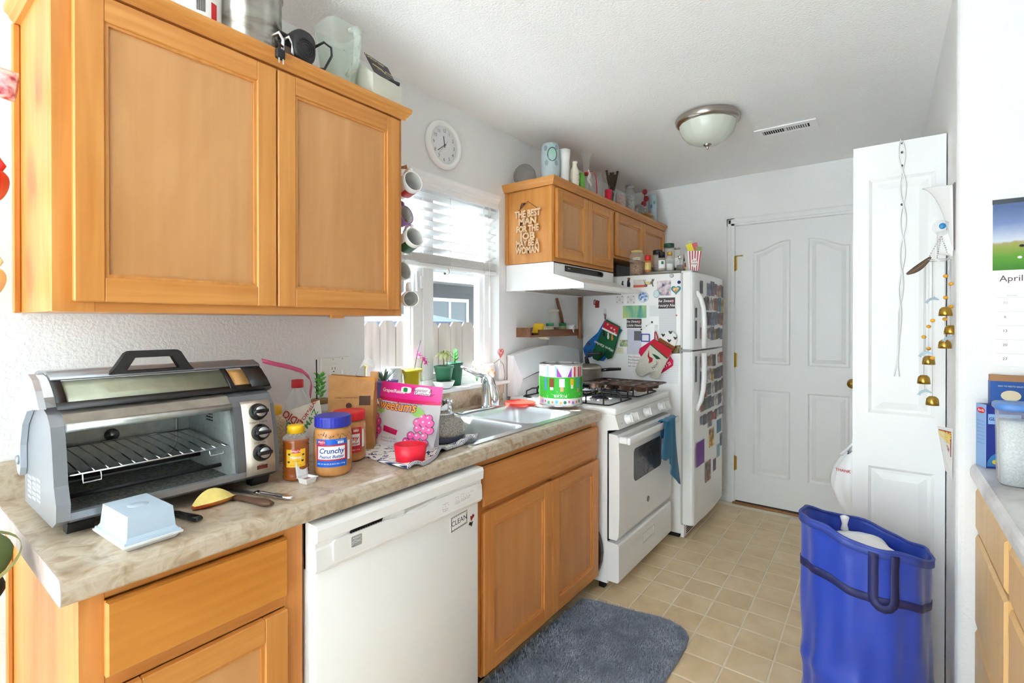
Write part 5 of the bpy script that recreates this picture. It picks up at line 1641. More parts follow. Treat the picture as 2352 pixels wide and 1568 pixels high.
# ============================================================ STOVE TOP THINGS
sp = thing('saucepan', 'brushed saucepan with black handled lid on the back burner', 'saucepan', (.225, 2.615, .979))
c = (.225, 2.615, .9800)
plain('old_steel', (176, 168, 156), .35, .9, noise=.12, nscale=30)
MB().lathe([(0, .0), (.082, .0), (.088, .004), (.088, .075), (.090, .077)], c, 32, cap=False).obj('pan', 'old_steel', sp)
MB().lathe([(.091, .076), (.091, .080), (.088, .090), (.060, .104), (.02, .108), (0, .108)], c, 32).obj('lid', 'old_steel', sp)
MB().tube([(.225, 2.615, 1.086), (.222, 2.605, 1.125), (.235, 2.615, 1.150), (.275, 2.635, 1.150), (.31, 2.655, 1.145)], [.016, .012, .012, .010, .008], 8).obj('lid_handle', 'black_plastic', sp)
MB().tube([(.30, 2.655, 1.045), (.34, 2.69, 1.05), (.40, 2.735, 1.052)], [.010, .011, .009], 8).obj('pan_handle', 'black_plastic', sp)
mp = thing('muffin_pan', 'dark bronze twelve cup muffin pan resting on the burner grates', 'muffin pan', (.565, 2.415, .979))
ramp('bronze', [(.3, (64, 46, 38)), (.6, (112, 78, 58)), (.8, (140, 100, 72))], 14, 5, 0, .35, metal=.6)
plain('pan_dark', (58, 50, 48), .35, .5, noise=.15, nscale=50)
x0, x1, y0, y1, zt = .370, .760, 2.275, 2.555, 1.009
m = MB()
cups = [(x0 + .058 + i * .091, y0 + .053 + j * .087) for i in range(4) for j in range(3)]
fill_plate(m, rrect(x0, x1, y0, y1, .025), [circ(a, b, .036, n=16)[::-1] for a, b in cups], zt - .003, zt, 'z')
m.ring(rrect(x0 - .006, x1 + .006, y0 - .006, y1 + .006, .03), rrect(x0 + .001, x1 - .001, y0 + .001, y1 - .001, .025), zt - .001, zt + .003, 'z')
m.obj('tray', 'pan_dark', mp)
for a, b in cups:
    MB().lathe([(.0365, zt), (.030, zt - .028), (.026, zt - .0295), (0, zt - .0295)], (a, b, 0), 16, cap=False).obj('cup', 'bronze', mp)
t = thing('spoon_rest', 'pale yellow spoon rest among the burner grates', 'spoon rest', (.40, 2.235, .926))
t.location = (.345, 2.235, .9255)
MB().lathe([(0, .003), (.03, .003), (.042, .012), (.044, .014), (.041, .014), (.03, .006), (0, .006)], (.365, 2.43, .9255), 20).obj('dish', plain('butter_yellow', (240, 232, 150), .3), t)
t.location = (.365, 2.43, .9255)
for ch in t.children:
    ch.data.transform(Matrix.Translation((-.02, .195 * -1, 0)))
# teal towel over the oven bar
tw = thing('oven_towel', 'teal waffle weave towel hanging from the oven door bar', 'towel', (.75, 2.60, .60))
def otf(u, v):
    """front fall: bunched cloth over the bar"""
    w_ = .11 + .10 * v
    y = 2.645 + (u - .5) * w_ + .035 * v
    s = v
    x = .762 + .006 * math.sin(u * 11) + .012 * math.sin(u * 5 + 2 * v) * v
    z = .792 - .42 * s * (1 - .42 * (1 - u) ** 1.2) + (0 if v > .04 else 0)
    return (x, y, z)
def otb(u, v):
    w_ = .11 + .08 * v
    y = 2.565 + (u - .5) * w_ - .03 * v
    return (.764 + .008 * math.sin(u * 9 + 1) + .004 * v, y, .790 - .22 * v * (1 - .3 * abs(u - .5)))
plain('teal', (0, 108, 150), .9, noise=.12, nscale=120, bump=.6, bscale=350, sheen=.3)
MB().grid(otf, 16, 22).obj('long_fall', 'teal', tw, solid=.006)
MB().grid(otb, 12, 16).obj('short_fall', 'teal', tw, solid=.006)
MB().grid(lambda u, v: (.747 - .018 * math.cos(PI * v), 2.51 + .19 * u, .788 + .010 * math.sin(PI * v) + .002 * math.sin(14 * u)), 14, 8).obj('fold', 'teal', tw, solid=.005)
MB().grid(lambda u, v: (.7315, 2.54 + .14 * u, .786 - .10 * v), 8, 8).obj('back_fall', 'teal', tw, solid=.003)

# dark tray wedged between sink cabinet and range
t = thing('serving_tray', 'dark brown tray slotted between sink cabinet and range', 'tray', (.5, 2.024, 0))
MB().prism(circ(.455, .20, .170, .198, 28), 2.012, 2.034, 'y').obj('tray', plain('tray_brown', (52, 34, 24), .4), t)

# ============================================================ SHAKER SHELF BY THE RANGE
sh = thing('spice_shelf', 'small brown wooden shelf with raised lip under the range hood', 'shelf', (.05, 2.45, 1.262))
MB().box(.001, .10, 2.148, 2.745, 1.262, 1.274).obj('bottom_board', 'walnut_brown', sh)
MB().box(.001, .012, 2.160, 2.745, 1.274, 1.318).obj('back_board', 'walnut_brown', sh)
MB().box(.001, .10, 2.148, 2.160, 1.274, 1.318).obj('end_board', 'walnut_brown', sh)
MB().box(.090, .10, 2.245, 2.745, 1.274, 1.306).obj('front_lip', 'walnut_brown', sh)
zs = 1.2742
t = thing('toothpick_cup', 'tiny blue cup of toothpicks at the shelf end', 'cup', (.055, 2.195, zs))
MB().lathe([(0, 0), (.018, 0), (.026, .040), (.0245, .040), (.017, .003), (0, .003)], (.055, 2.195, zs), 18).obj('cup', plain('cup_cobalt', (70, 84, 190), .3), t)
m = MB()
for q in range(9):
    d = Vector((random.uniform(-.35, .35), random.uniform(-.35, .35), 1)).normalized()
    p = Vector((.055 + random.uniform(-.008, .008), 2.195 + random.uniform(-.008, .008), zs + .006))
    m.tube([p, p + d * .052], .0011, 4)
o = m.obj('toothpicks', plain('pick_wood', (228, 206, 164), .8), t); o['kind'] = 'stuff'
t = thing('tea_box', 'yellow and cream cardboard box leaning on the spice shelf', 'box', (.052, 2.30, zs), rot=(math.radians(-24), 0, 0))
t.location = (.052, 2.285, zs + .012)
MB().box(-.032, .032, .0, .105, .0, .062, .001).obj('carton', plain('carton_cream', (234, 230, 206), .6), t, world=False)
MB().box(-.0325, .0325, -.0008, .02, -.0005, .0625).obj('end_flap', plain('carton_yellow', (240, 196, 30), .5), t, world=False)
MB().box(-.028, .028, .022, .10, .0621, .0626).obj('label', ramp('carton_print', [(.4, (60, 44, 30)), (.5, (196, 170, 60)), (.6, (50, 40, 30))], 40, 2, 0, .5), t, world=False)
t = thing('glass_tumbler', 'upturned clear glass tumbler at the back of the shelf', 'glass', (.035, 2.50, zs))
MB().lathe([(.030, 0), (.036, .02), (.034, .10), (.033, .145), (0, .145)], (.04, 2.505, zs), 20, cap=False).obj('glass', 'clear_glass', t)
MB().lathe([(.034, .145), (.034, .160), (0, .161)], (.04, 2.505, zs), 20).obj('rim_band', plain('band_cream', (214, 204, 190), .6), t)
for k, (yy, xx) in enumerate(((2.418, .066), (2.585, .056))):
    t = thing('spice_jar', ('squat clear spice jar with green lid next to the yellow box', 'clear spice jar with green lid next to the white shaker')[k], 'jar', (xx, yy, zs), group='green lidded jars on the shelf')
    MB().lathe([(0, 0), (.023, 0), (.024, .004), (.024, .05), (.020, .055), (0, .055)], (xx, yy, zs), 18).obj('body', plain('jar_contents%d' % k, ((196, 186, 160), (150, 160, 110))[k], .25), t)
    MB().lathe([(.024, .055), (.025, .056), (.025, .070), (.023, .072), (0, .072)], (xx, yy, zs), 18).obj('lid', plain('lid_green', (24, 130, 84), .4), t)
t = thing('shaker', 'white grater-topped cylinder lying on the shelf', 'shaker', (.055, 2.665, zs))
m = MB().at((.055, 2.665, zs + .032), (0, PI / 2, .15))
m.lathe([(.030, -.05), (.031, -.045), (.031, .04), (.029, .044), (0, .044)], n=24)
m.obj('body', 'white_gloss', t)
m = MB().at((.055, 2.665, zs + .032), (0, PI / 2, .15))
for q in range(10):
    m.lathe([(.003, .0442), (.003, .0448), (0, .0448)], (.02 * math.cos(q * .628), .02 * math.sin(q * .628), 0), 6)
m.obj('shaker_hole', 'black_plastic', t)
t = thing('wooden_spatula', 'flat wooden spatula leaning behind the shelf jars', 'spatula', (.02, 2.63, zs))
MB().tube([(.022, 2.672, zs + .002), (.020, 2.62, zs + .14), (.018, 2.575, zs + .235)], [.010, .011, .009], 8).obj('handle', 'walnut_up', t)
t = thing('rolling_pin', 'turned dark wooden pin hanging at the shelf end', 'rolling pin', (.108, 2.715, 1.24))
MB().lathe([(0, 0), (.014, .004), (.017, .016), (.014, .03), (.010, .04), (.010, .06), (.012, .10), (.013, .28)], (.114, 2.715, 1.238), 16).obj('pin', 'walnut_up', t)

# ============================================================ OVEN MITTS, PAPERS AND MAGNETS ON THE FRIDGE SIDE
FS = 2.880      # side face of the refrigerator (faces -y)
def side_card(name, label, cat, pts, mat, th=.0015, group=None, dep=.0004, parent=None):
    """flat thing on the fridge side: pts = (x, z) outline"""
    m = MB().prism(pts, FS - dep - th, FS - dep, 'y')
    if parent is not None:
        return m.obj(name, mat, parent)
    cx = sum(p[0] for p in pts) / len(pts); cz = min(p[1] for p in pts)
    t = thing(name, label, cat, (cx, FS, cz), group=group)
    m.obj('sheet', mat, t)
    return t
def XZ(*pts):
    return [(p[0], p[2]) for p in pts]
def on_card(m, txt, x, z, size, lift, **kw):
    return lettering(m, txt, (x, FS - lift, z), (1, 0, 0), (0, 0, 1), size, **kw)

def mitt(name_label, pts, mat, dep, th=.016, sub=1):
    t = thing('oven_mitt', name_label, 'oven mitt', (sum(p[0] for p in pts) / len(pts), FS - dep, min(p[1] for p in pts)), group='oven mitts hung on the fridge side')
    n = len(pts)
    cx, cz = sum(p[0] for p in pts) / n, sum(p[1] for p in pts) / n
    f = lambda k: [(cx + (p[0] - cx) * k, cz + (p[1] - cz) * k) for p in pts]
    m = MB()
    lv = [(.94, -dep), (1, -dep - th * .3), (1, -dep - th * .6), (.93, -dep - th)]
    vs = [(x, FS + d, z) for k, d in lv for x, z in f(k)]
    fs = [(j * n + i, j * n + (i + 1) % n, (j + 1) * n + (i + 1) % n, (j + 1) * n + i) for j in range(3) for i in range(n)] + [tuple(range(n)), tuple(3 * n + i for i in range(n))]
    m.add(vs, fs, True)
    m.obj('quilted_mitt', mat, t)
    return t
plain('mitt_blue', (30, 110, 186), .9, noise=.08, nscale=90, bump=.3, bscale=400)
plain('mitt_green', (20, 96, 58), .9, noise=.06, nscale=90, bump=.3, bscale=400)
plain('mitt_red', (196, 34, 50), .9, noise=.05, bump=.3, bscale=400)
plain('mitt_crimson', (220, 26, 84), .85, noise=.05, bump=.3, bscale=400)
plain('mitt_cream', (216, 210, 196), .95, noise=.06, nscale=80, bump=.4, bscale=400)
blue = XZ((.2222, 2.86, 1.3657), (.1697, 2.86, 1.2819), (.0891, 2.86, 1.2141), (.0549, 2.86, 1.1675), (.0687, 2.86, 1.1221), (.1028, 2.86, 1.1053), (.1466, 2.86, 1.1222), (.1832, 2.86, 1.0877), (.2127, 2.86, 1.0861), (.2322, 2.86, 1.1078), (.2548, 2.86, 1.1737), (.3495, 2.86, 1.2985), (.3245, 2.86, 1.3158))
t = mitt('blue oven mitt hanging behind the green one', blue, 'mitt_blue', .004)
m = MB()
lettering(m, 'Ruth', (.1005, 2.8588, 1.1508), (1, 0, .1), (-.1, 0, 1), .034)
m.obj('stitched_name', plain('stitch_navy', (20, 50, 110), .8), t)
m = MB()
hx, hz = .1072, 1.1995
m.prism([(hx, hz - .012), (hx + .012, hz + .002), (hx + .008, hz + .010), (hx, hz + .005), (hx - .008, hz + .010), (hx - .012, hz + .002)], 2.8585, 2.8595, 'y').obj('heart_patch', plain('patch_brown', (110, 60, 60), .8), t)
grn = XZ((.2449, 2.84, 1.3714), (.343, 2.84, 1.3219), (.3461, 2.84, 1.3016), (.3088, 2.84, 1.1762), (.2836, 2.84, 1.1111), (.2549, 2.84, 1.1011), (.2388, 2.84, 1.121), (.242, 2.84, 1.1565), (.2161, 2.84, 1.1142), (.1834, 2.84, 1.086), (.147, 2.84, 1.0993), (.1336, 2.84, 1.1287), (.1602, 2.84, 1.1895), (.2062, 2.84, 1.2856))
t = mitt('dark green oven mitt with red snowflake cuff', grn, 'mitt_green', .026)
cuff = XZ((.2382, 2.834, 1.3596), (.3395, 2.834, 1.3161), (.3271, 2.834, 1.2668), (.2189, 2.834, 1.3154))
MB().prism(cuff, 2.835, 2.8385, 'y').obj('cuff', 'mitt_red', t)
MB().prism(XZ((.2189, 2.834, 1.3183), (.3271, 2.834, 1.2697), (.324, 2.834, 1.2581), (.2156, 2.834, 1.3065)), 2.8345, 2.8385, 'y').obj('cuff_band', 'white_matte', t)
m = MB()
for u_, v_ in ((1396, 744), (1403, 752), (1411, 757), (1408, 749), (1400, 741)):
    pass
for px, pz in ((.2607, 2.834, 1.3361)[::2], (.2862, 2.834, 1.3129)[::2], (.3083, 2.834, 1.3014)[::2], (.3115, 2.834, 1.2811)[::2]):
    for a in range(3):
        ca, sa = math.cos(a * PI / 3), math.sin(a * PI / 3)
        m.tube([(px - .009 * ca, 2.8345, pz - .009 * sa), (px + .009 * ca, 2.8345, pz + .009 * sa)], .0012, 4)
m.obj('snowflake', 'white_matte', t)
for k, (p_, colr) in enumerate((((.2309, 2.836, 1.2712), (24, 26, 30)), ((.263, 2.836, 1.2541), (214, 216, 214)), ((.2917, 2.836, 1.2458), (214, 130, 60)))):
    x_, z_ = p_[0], p_[2]
    b = MB().ball((x_, 2.8355, z_), (.008, .003, .018), 10, 6).ball((x_, 2.8355, z_ + .02), (.007, .003, .008), 10, 6)
    b.obj('stitched_penguin', plain('penguin%d' % k, colr, .8), t)
m = MB()
lettering(m, 'Warm Kitchen', (.232, 2.8350, 1.1888), (-1, 0, .42), (-.42, 0, -1), .026, shear=.2, bold=.01)
m.obj('stitched_words', 'white_matte', t)
m = MB().tube([(.2271, 2.858, 1.3715), (.2189, 2.870, 1.4043), (.2286, 2.872, 1.4042), (.2336, 2.85, 1.3656)], .0028, 6)
m.obj('hanging_loop', plain('loop_purple', (110, 50, 110), .8), t)
pad = XZ((.5665, 2.87, 1.2445), (.4701, 2.87, 1.18), (.4641, 2.87, 1.1514), (.4791, 2.87, 1.1292), (.5611, 2.87, 1.043), (.5954, 2.87, 1.0116), (.6875, 2.87, 1.0776), (.6902, 2.87, 1.1105), (.6598, 2.87, 1.153), (.6178, 2.87, 1.1985))
t = mitt('crimson pot holder hanging behind the cream mitt', pad, 'mitt_crimson', .003, .010)
t['category'] = 'pot holder'; t.name = 'pot_holder'; t['group'] = 'pot holders on the fridge side'
m = MB()
lettering(m, 'IS LIT', (.645, 2.8662, 1.0812), (-.82, 0, -.42), (.42, 0, -.82), .03, bold=.01)
m.obj('printed_words', 'white_matte', t)
panda = XZ((.6009, 2.862, 1.2509), (.6177, 2.862, 1.2761), (.654, 2.862, 1.2958), (.6898, 2.862, 1.2962), (.7144, 2.862, 1.2747), (.7198, 2.862, 1.2423), (.7091, 2.862, 1.2095), (.69, 2.862, 1.1791), (.6487, 2.862, 1.1859), (.6122, 2.862, 1.218))
t = mitt('white oven mitt printed with pandas and a brown cuff', panda, plain('mitt_white', (238, 236, 232), .9), .014, .012)
for (x_, y_, z_) in ((.6322, 2.853, 1.2682), (.7093, 2.853, 1.2505), (.6711, 2.853, 1.2334), (.6792, 2.853, 1.2853)):
    b = MB()
    for dx, dz, r_ in ((0, 0, .008), (-.008, .007, .0045), (.008, .006, .0045)):
        b.ball((x_ + dx, 2.8535, z_ + dz), (r_, .0012, r_), 8, 6)
    b.obj('panda_print', 'black_plastic', t)
MB().prism(XZ((.6109, 2.85, 1.2542), (.7104, 2.85, 1.1965), (.6941, 2.85, 1.1743), (.5997, 2.85, 1.2291)), 2.850, 2.855, 'y').obj('cuff', plain('cuff_brown', (130, 74, 40), .9, noise=.15, nscale=120), t)
crm = XZ((.5617, 2.845, 1.2201), (.6876, 2.845, 1.1743), (.6713, 2.845, 1.1248), (.6299, 2.845, 1.0489), (.6103, 2.845, .9981), (.5849, 2.845, .9881), (.5535, 2.845, .9971), (.5563, 2.845, 1.0307), (.5419, 2.845, 1.0242), (.4953, 2.845, .9989), (.4658, 2.845, 1.0082), (.4508, 2.845, 1.0357), (.4627, 2.845, 1.0732), (.4893, 2.845, 1.1253))
t = mitt('cream oven mitt with cardinal and red cuff', crm, 'mitt_cream', .028, .016)
MB().prism(XZ((.5851, 2.836, 1.243), (.6989, 2.836, 1.1778), (.6689, 2.836, 1.1252), (.5566, 2.836, 1.2119)), 2.833, 2.837, 'y').obj('cuff', 'mitt_red', t)
MB().prism(XZ((.5566, 2.836, 1.2147), (.6689, 2.836, 1.1279), (.6635, 2.836, 1.1222), (.5538, 2.836, 1.2091)), 2.8325, 2.8368, 'y').obj('cuff_piping', 'mitt_green', t)
MB().prism(XZ((.5468, 2.832, 1.1701), (.5497, 2.832, 1.1341), (.5726, 2.832, 1.1212), (.5698, 2.832, 1.1017), (.5469, 2.832, 1.0895), (.5497, 2.832, 1.1119), (.5382, 2.832, 1.1336)), 2.833, 2.836, 'y').obj('cardinal', 'mitt_red', t)
MB().prism(XZ((.5668, 2.832, 1.1514), (.5867, 2.832, 1.1467), (.6093, 2.832, 1.1338), (.6233, 2.832, 1.1207), (.5981, 2.832, 1.1168), (.5811, 2.832, 1.1354)), 2.833, 2.8355, 'y').obj('holly_sprig', 'mitt_green', t)
m = MB()
lettering(m, 'Noel', (.5868, 2.8338, 1.075), (.62, 0, .78), (-.78, 0, .62), .028, shear=.2)
m.obj('stitched_words', 'black_plastic', t)
m = MB().tube([(.5798, 2.850, 1.2453), (.5731, 2.868, 1.2894), (.5817, 2.868, 1.2868), (.6025, 2.850, 1.2402)], .0035, 6)
m.obj('hanging_loop', 'mitt_red', t)
for k, (a_, b_) in enumerate((((.2175, 2.876, 1.4463), (.2175, 2.876, 1.3985)), ((.5784, 2.876, 1.3367), (.5785, 2.876, 1.2837)))):
    t = thing('wall_hook', ('clear adhesive hook holding the blue and green mitts', 'clear adhesive hook holding the cream mitt')[k], 'hook', (a_[0], FS, b_[2]), group='adhesive hooks on the fridge side')
    MB().prism(rrect(a_[0] - .010, a_[0] + .010, b_[2], a_[2], .009), FS - .004, FS - .0003, 'y').obj('plate', 'clear_plastic', t)
    MB().tube([(a_[0], FS - .004, b_[2] + .012), (a_[0], FS - .012, b_[2] + .006), (a_[0], FS - .016, b_[2] + .012)], .003, 6).obj('hook_arm', 'clear_plastic', t)

def rc(a, b):      # (x0,z1),(x1,z0) corner points -> outline
    return [(a[0], b[2]), (b[0], b[2]), (b[0], a[2]), (a[0], a[2])]
G = 'things stuck on the fridge side'
ramp('map_print', [(.35, (60, 150, 140)), (.5, (150, 196, 150)), (.62, (200, 210, 110)), (.75, (230, 226, 160))], 14, 5, .5, .5, (1, 1, .3))
t = side_card('fridge_magnet', 'green and yellow landscape card on the fridge side', 'card', rc((.3496, 2.88, 1.4615), (.5131, 2.88, 1.379)), 'map_print', group=G)
t = side_card('notepad', 'lined magnetic notepad headed with a dark chalk strip, higher one', 'notepad', rc((.5968, 2.88, 1.4398), (.7057, 2.88, 1.2688)), plain('paper_grey', (222, 222, 224), .7), .003, G)
def chalk_head(t, a, b, txt1, txt2):
    MB().prism(rc(a, b), FS - .0045, FS - .0035, 'y').obj('header', plain('chalkboard', (74, 68, 68), .7), t)
    m = MB()
    x_, z_ = (a[0] + b[0]) / 2, (a[2] + b[2]) / 2
    h_ = a[2] - b[2]
    on_card(m, txt1, x_ - .012, z_ + h_ * .20, h_ * .36, .0046, shear=.3, bold=.015)
    on_card(m, txt2, x_ + .004, z_ - h_ * .22, h_ * .36, .0046, shear=.3, bold=.015)
    m.obj('header_words', 'white_matte', t)
    hx, hz, s_ = b[0] - .016, a[2] - h_ * .35, .010
    MB().prism([(hx, hz - s_), (hx + s_, hz + s_ * .3), (hx + s_ * .6, hz + s_), (hx, hz + s_ * .5), (hx - s_ * .6, hz + s_), (hx - s_, hz + s_ * .3)], FS - .0055, FS - .0044, 'y').obj('heart', plain('heart_pink', (220, 130, 140), .5), t)
chalk_head(t, (.5938, 2.88, 1.5067), (.6999, 2.88, 1.438), 'the Sweet', 'Grocery Needs')
m = MB()
a, b = (.6025, 2.88, 1.4285), (.7002, 2.88, 1.2742)
for q in range(14):
    z_ = a[2] + (b[2] - a[2]) * q / 14
    m.box(a[0], b[0], FS - .0036, FS - .0033, z_, z_ + .0007)
m.obj('ruled_lines', plain('rule_grey', (170, 172, 180), .7), t)
t = side_card('notepad', 'plain lilac notepad with a dark chalk strip, lower one', 'notepad', rc((.3808, 2.88, 1.3073), (.4779, 2.88, 1.14)), plain('paper_lilac', (208, 208, 222), .7), .003, G)
chalk_head(t, (.3776, 2.88, 1.374), (.4807, 2.88, 1.3137), 'the Sweet', 'Little Needs')
t = side_card('paper_sheet', 'ruled white paper sheet low on the fridge side', 'paper', [p for p in XZ((.5975, 2.88, .9607), (.7171, 2.88, .964), (.7249, 2.88, 1.1441), (.6283, 2.88, 1.1403))], plain('paper_white', (238, 238, 240), .7), .0012, G)
m = MB()
for q in range(12):
    u = q / 12
    a, b = (.6145, 2.88, .9731), (.7141, 2.88, 1.1328)
    z_ = a[2] + (b[2] - a[2]) * u
    m.box(a[0], b[0], FS - .0019, FS - .0016, z_, z_ + .0007)
m.obj('ruled_lines', plain('rule_blue', (180, 190, 220), .7), t)
t = side_card('paper_sheet', 'white leaflet with three printed lines beginning Pro', 'leaflet', rc((.381, 2.88, 1.142), (.4929, 2.88, 1.0383)), plain('paper_bright', (242, 242, 242), .7), .001, G, dep=.0002)
x_, z_ = .3872, 1.122
m = MB(); 
for q, tx in enumerate(('Pro-', 'Pro-Equality', 'Pro-')):
    on_card(m, tx, x_, z_ - q * .0195, .017, .0014, align='LEFT')
on_card(m, '2020 * 2024', x_, z_ - .062, .010, .0014, align='LEFT')
m.obj('black_words', 'black_plastic', t)
m = MB(); on_card(m, 'Choice', x_ + .031, z_, .017, .0014, align='LEFT'); on_card(m, 'Union', x_ + .031, z_ - .039, .017, .0014, align='LEFT')
m.obj('red_words', plain('ink_red2', (214, 70, 70), .6), t)
# round and small magnets
def disc_magnet(label, p, r, cols, rz=1.0, group=G):
    t = thing('fridge_magnet', label, 'magnet', (p[0], FS, p[2] - r), group=group)
    MB().prism(circ(p[0], p[2], r, r * rz, 28), FS - .004, FS - .0003, 'y').obj('disc', cols[0], t)
    if len(cols) > 1:
        MB().prism(circ(p[0], p[2], r * .86, r * rz * .86, 28), FS - .0048, FS - .0038, 'y').obj('picture', cols[1], t)
    return t
ramp('delft', [(.40, (236, 238, 240)), (.5, (180, 200, 226)), (.6, (70, 110, 180))], 60, 4, .5, .3)
disc_magnet('round blue and white picture plate magnet', (.4922, 2.88, 1.5154), .036, (plain('plate_rim', (206, 210, 214), .3), 'delft'))
disc_magnet('oval pale turquoise magnet with a cat drawing', (.5795, 2.88, 1.5322), .019, (plain('turq', (130, 190, 200), .3), plain('pale_turq', (206, 228, 228), .4)), 1.35)
disc_magnet('small navy blue button magnet', (.7241, 2.88, 1.6005), .0105, (plain('button_navy', (40, 46, 120), .25),))
disc_magnet('small grey ring shaped magnet near the fridge top', (.6776, 2.88, 1.6439), .0125, (plain('ring_grey', (70, 74, 78), .4), plain('ring_pale', (196, 200, 200), .4)))
p = (.7052, 2.88, 1.5551)
t = thing('fridge_magnet', 'teal heart shaped magnet with amber centre', 'magnet', (p[0], FS, p[2] - .03), group=G)
heart = lambda s_: [(p[0] + s_ * 16 * math.sin(a) ** 3 / 16, p[2] + s_ * (13 * math.cos(a) - 5 * math.cos(2 * a) - 2 * math.cos(3 * a) - math.cos(4 * a)) / 16) for a in [2 * PI * i / 28 for i in range(28)]]
MB().prism(heart(.030), FS - .006, FS - .0003, 'y').obj('heart', plain('heart_teal', (30, 130, 150), .3), t)
MB().prism(heart(.020), FS - .007, FS - .005, 'y').obj('heart_centre', ramp('amber_print', [(.4, (200, 140, 60)), (.6, (236, 206, 150))], 60, 3, 0, .4), t)
def cat_outline(x, z, s, kind):
    if kind == 'cat':
        pts = [(-.9, .55), (-.75, .5), (-.55, .2), (.4, .25), (.55, .6), (.6, .75), (.66, .62), (.78, .62), (.84, .75), (.88, .5), (.8, .35), (.7, .2), (.7, -.2), (.8, -.5), (.62, -.5), (.5, -.1), (-.2, -.15), (-.25, -.5), (-.42, -.5), (-.4, -.1), (-.5, -.45), (-.66, -.45), (-.6, 0), (-.68, .3)]
    else:
        pts = [(-.3, -.9), (.3, -.9), (.36, -.3), (.2, .2), (.32, .6), (.3, .85), (.12, .75), (-.05, .95), (-.12, .6), (-.3, .1)]
    return [(x + a * s, z + b * s) for a, b in pts]
p = (.5274, 2.88, 1.6017)
t = side_card('fridge_magnet', 'grey cat shaped magnet with striped tail', 'magnet', cat_outline(p[0], p[2], .042, 'cat'), plain('cat_grey', (120, 116, 112), .5), .003, G)
MB().prism(circ(p[0] - .004, p[2] + .004, .017, .010, 16), FS - .0042, FS - .003, 'y').obj('belly_patch', plain('cat_cream', (232, 206, 140), .5), t)
p = (.3463, 2.88, 1.6132)
side_card('fridge_magnet', 'black crow shaped magnet at the hood corner', 'magnet', cat_outline(p[0], p[2] - .004, .022, 'bird'), 'black_plastic', .003, G)
p = (.3896, 2.88, 1.6169)
t = side_card('fridge_magnet', 'tall black cat magnet with a bow', 'magnet', cat_outline(p[0], p[2], .034, 'bird'), 'black_plastic', .003, G)
MB().prism(circ(p[0] + .002, p[2] + .024, .010, .006, 12), FS - .0045, FS - .003, 'y').obj('bow', plain('bow_rust', (150, 80, 40), .5), t)
p = (.1593, 2.88, 1.4775)
t = side_card('fridge_magnet', 'dark red mug shaped magnet high on the fridge side', 'magnet', [(p[0] + a, p[2] + b) for a, b in ((-.014, -.026), (.014, -.026), (.016, .022), (.004, .023), (.002, .027), (-.004, .027), (-.005, .023), (-.014, .022))], plain('mug_red', (140, 40, 40), .4), .005, G)
MB().ring([(p[0] - .026 + a * .014, p[2] - .004 + b * .036) for a, b in ((0, 0), (1, -.1), (1, 1), (0, .9))], [(p[0] - .026 + a * .014, p[2] - .004 + b * .036) for a, b in ((.3, .2), (1, .15), (1, .8), (.3, .75))], FS - .0045, FS - .001, 'y').obj('mug_handle', 'mug_red', t)
for k, (a, b) in enumerate((((.2992, 2.88, 1.5302), (.3558, 2.88, 1.4731)), ((.3774, 2.88, 1.5276), (.4355, 2.88, 1.4713)))):
    t = side_card('fridge_magnet', ('square white magnet with tiny red birds by the hood', 'square white magnet with tiny red birds by the round plate')[k], 'magnet', rc(a, b), plain('tile_white', (228, 226, 224), .5), .002, G)
    for u, v in ((.2, .85), (.8, .9), (.15, .25), (.85, .2)):
        x_, z_ = a[0] + (b[0] - a[0]) * u, b[2] + (a[2] - b[2]) * v
        MB().prism(circ(x_, z_, .004, .0025, 8), FS - .003, FS - .002, 'y').obj('bird_print', plain('bird_maroon', (120, 44, 40), .5), t)
    MB().prism(circ((a[0] + b[0]) / 2, (a[2] + b[2]) / 2, .010, .010, 12), FS - .003, FS - .002, 'y').obj('wreath_print', plain('wreath_grey', (200, 206, 204), .5), t)
p, q_ = (.4777, 2.88, 1.2767), (.5367, 2.88, 1.224)
t = thing('picture_magnet', 'tiny blue framed picture magnet on the fridge side', 'magnet', ((p[0] + q_[0]) / 2, FS, q_[2]), group=G)
MB().ring(rrect(p[0], q_[0], q_[2], p[2], .006), rrect(p[0] + .006, q_[0] - .006, q_[2] + .007, p[2] - .007, .002), FS - .007, FS - .0003, 'y').obj('frame', plain('frame_blue', (52, 72, 170), .3), t)
MB().box(p[0] + .005, q_[0] - .005, FS - .002, FS - .0003, q_[2] + .005, p[2] - .005).obj('picture', plain('pic_white', (236, 236, 238), .5), t)
a, b = (.4718, 2.88, 1.2994), (.5568, 2.88, 1.3563)
d = Vector((b[0] - a[0], 0, b[2] - a[2])).normalized(); nrm = Vector((-d.z, 0, d.x)) * .006
t = side_card('fridge_magnet', 'slim white cat magnet with black tail lying diagonally', 'magnet', [(a[0] - nrm.x, a[2] - nrm.z), (b[0] - nrm.x, b[2] - nrm.z), (b[0] + nrm.x, b[2] + nrm.z), (a[0] + nrm.x, a[2] + nrm.z)], 'white_matte', .003, G)
for u in (.08, .5, .93):
    MB().prism(circ(a[0] + (b[0] - a[0]) * u, a[2] + (b[2] - a[2]) * u, .006 if u != .5 else .003, n=10), FS - .0045, FS - .003, 'y').obj('black_patch', 'black_plastic', t)
t = side_card('fridge_magnet', 'small landscape photo magnet beside the lilac notepad', 'magnet', rc((.328, 2.88, 1.2337), (.384, 2.88, 1.1885)), ramp('mini_scene', [(.4, (120, 140, 120)), (.6, (200, 206, 150))], 40, 3, 0, .5), .003, G)
t = side_card('sticky_note', 'faded yellow note with handwriting under the landscape magnet', 'note', rc((.2996, 2.88, 1.1831), (.3531, 2.88, 1.141)), plain('note_pale', (228, 226, 196), .7), .001, G)
m = MB()
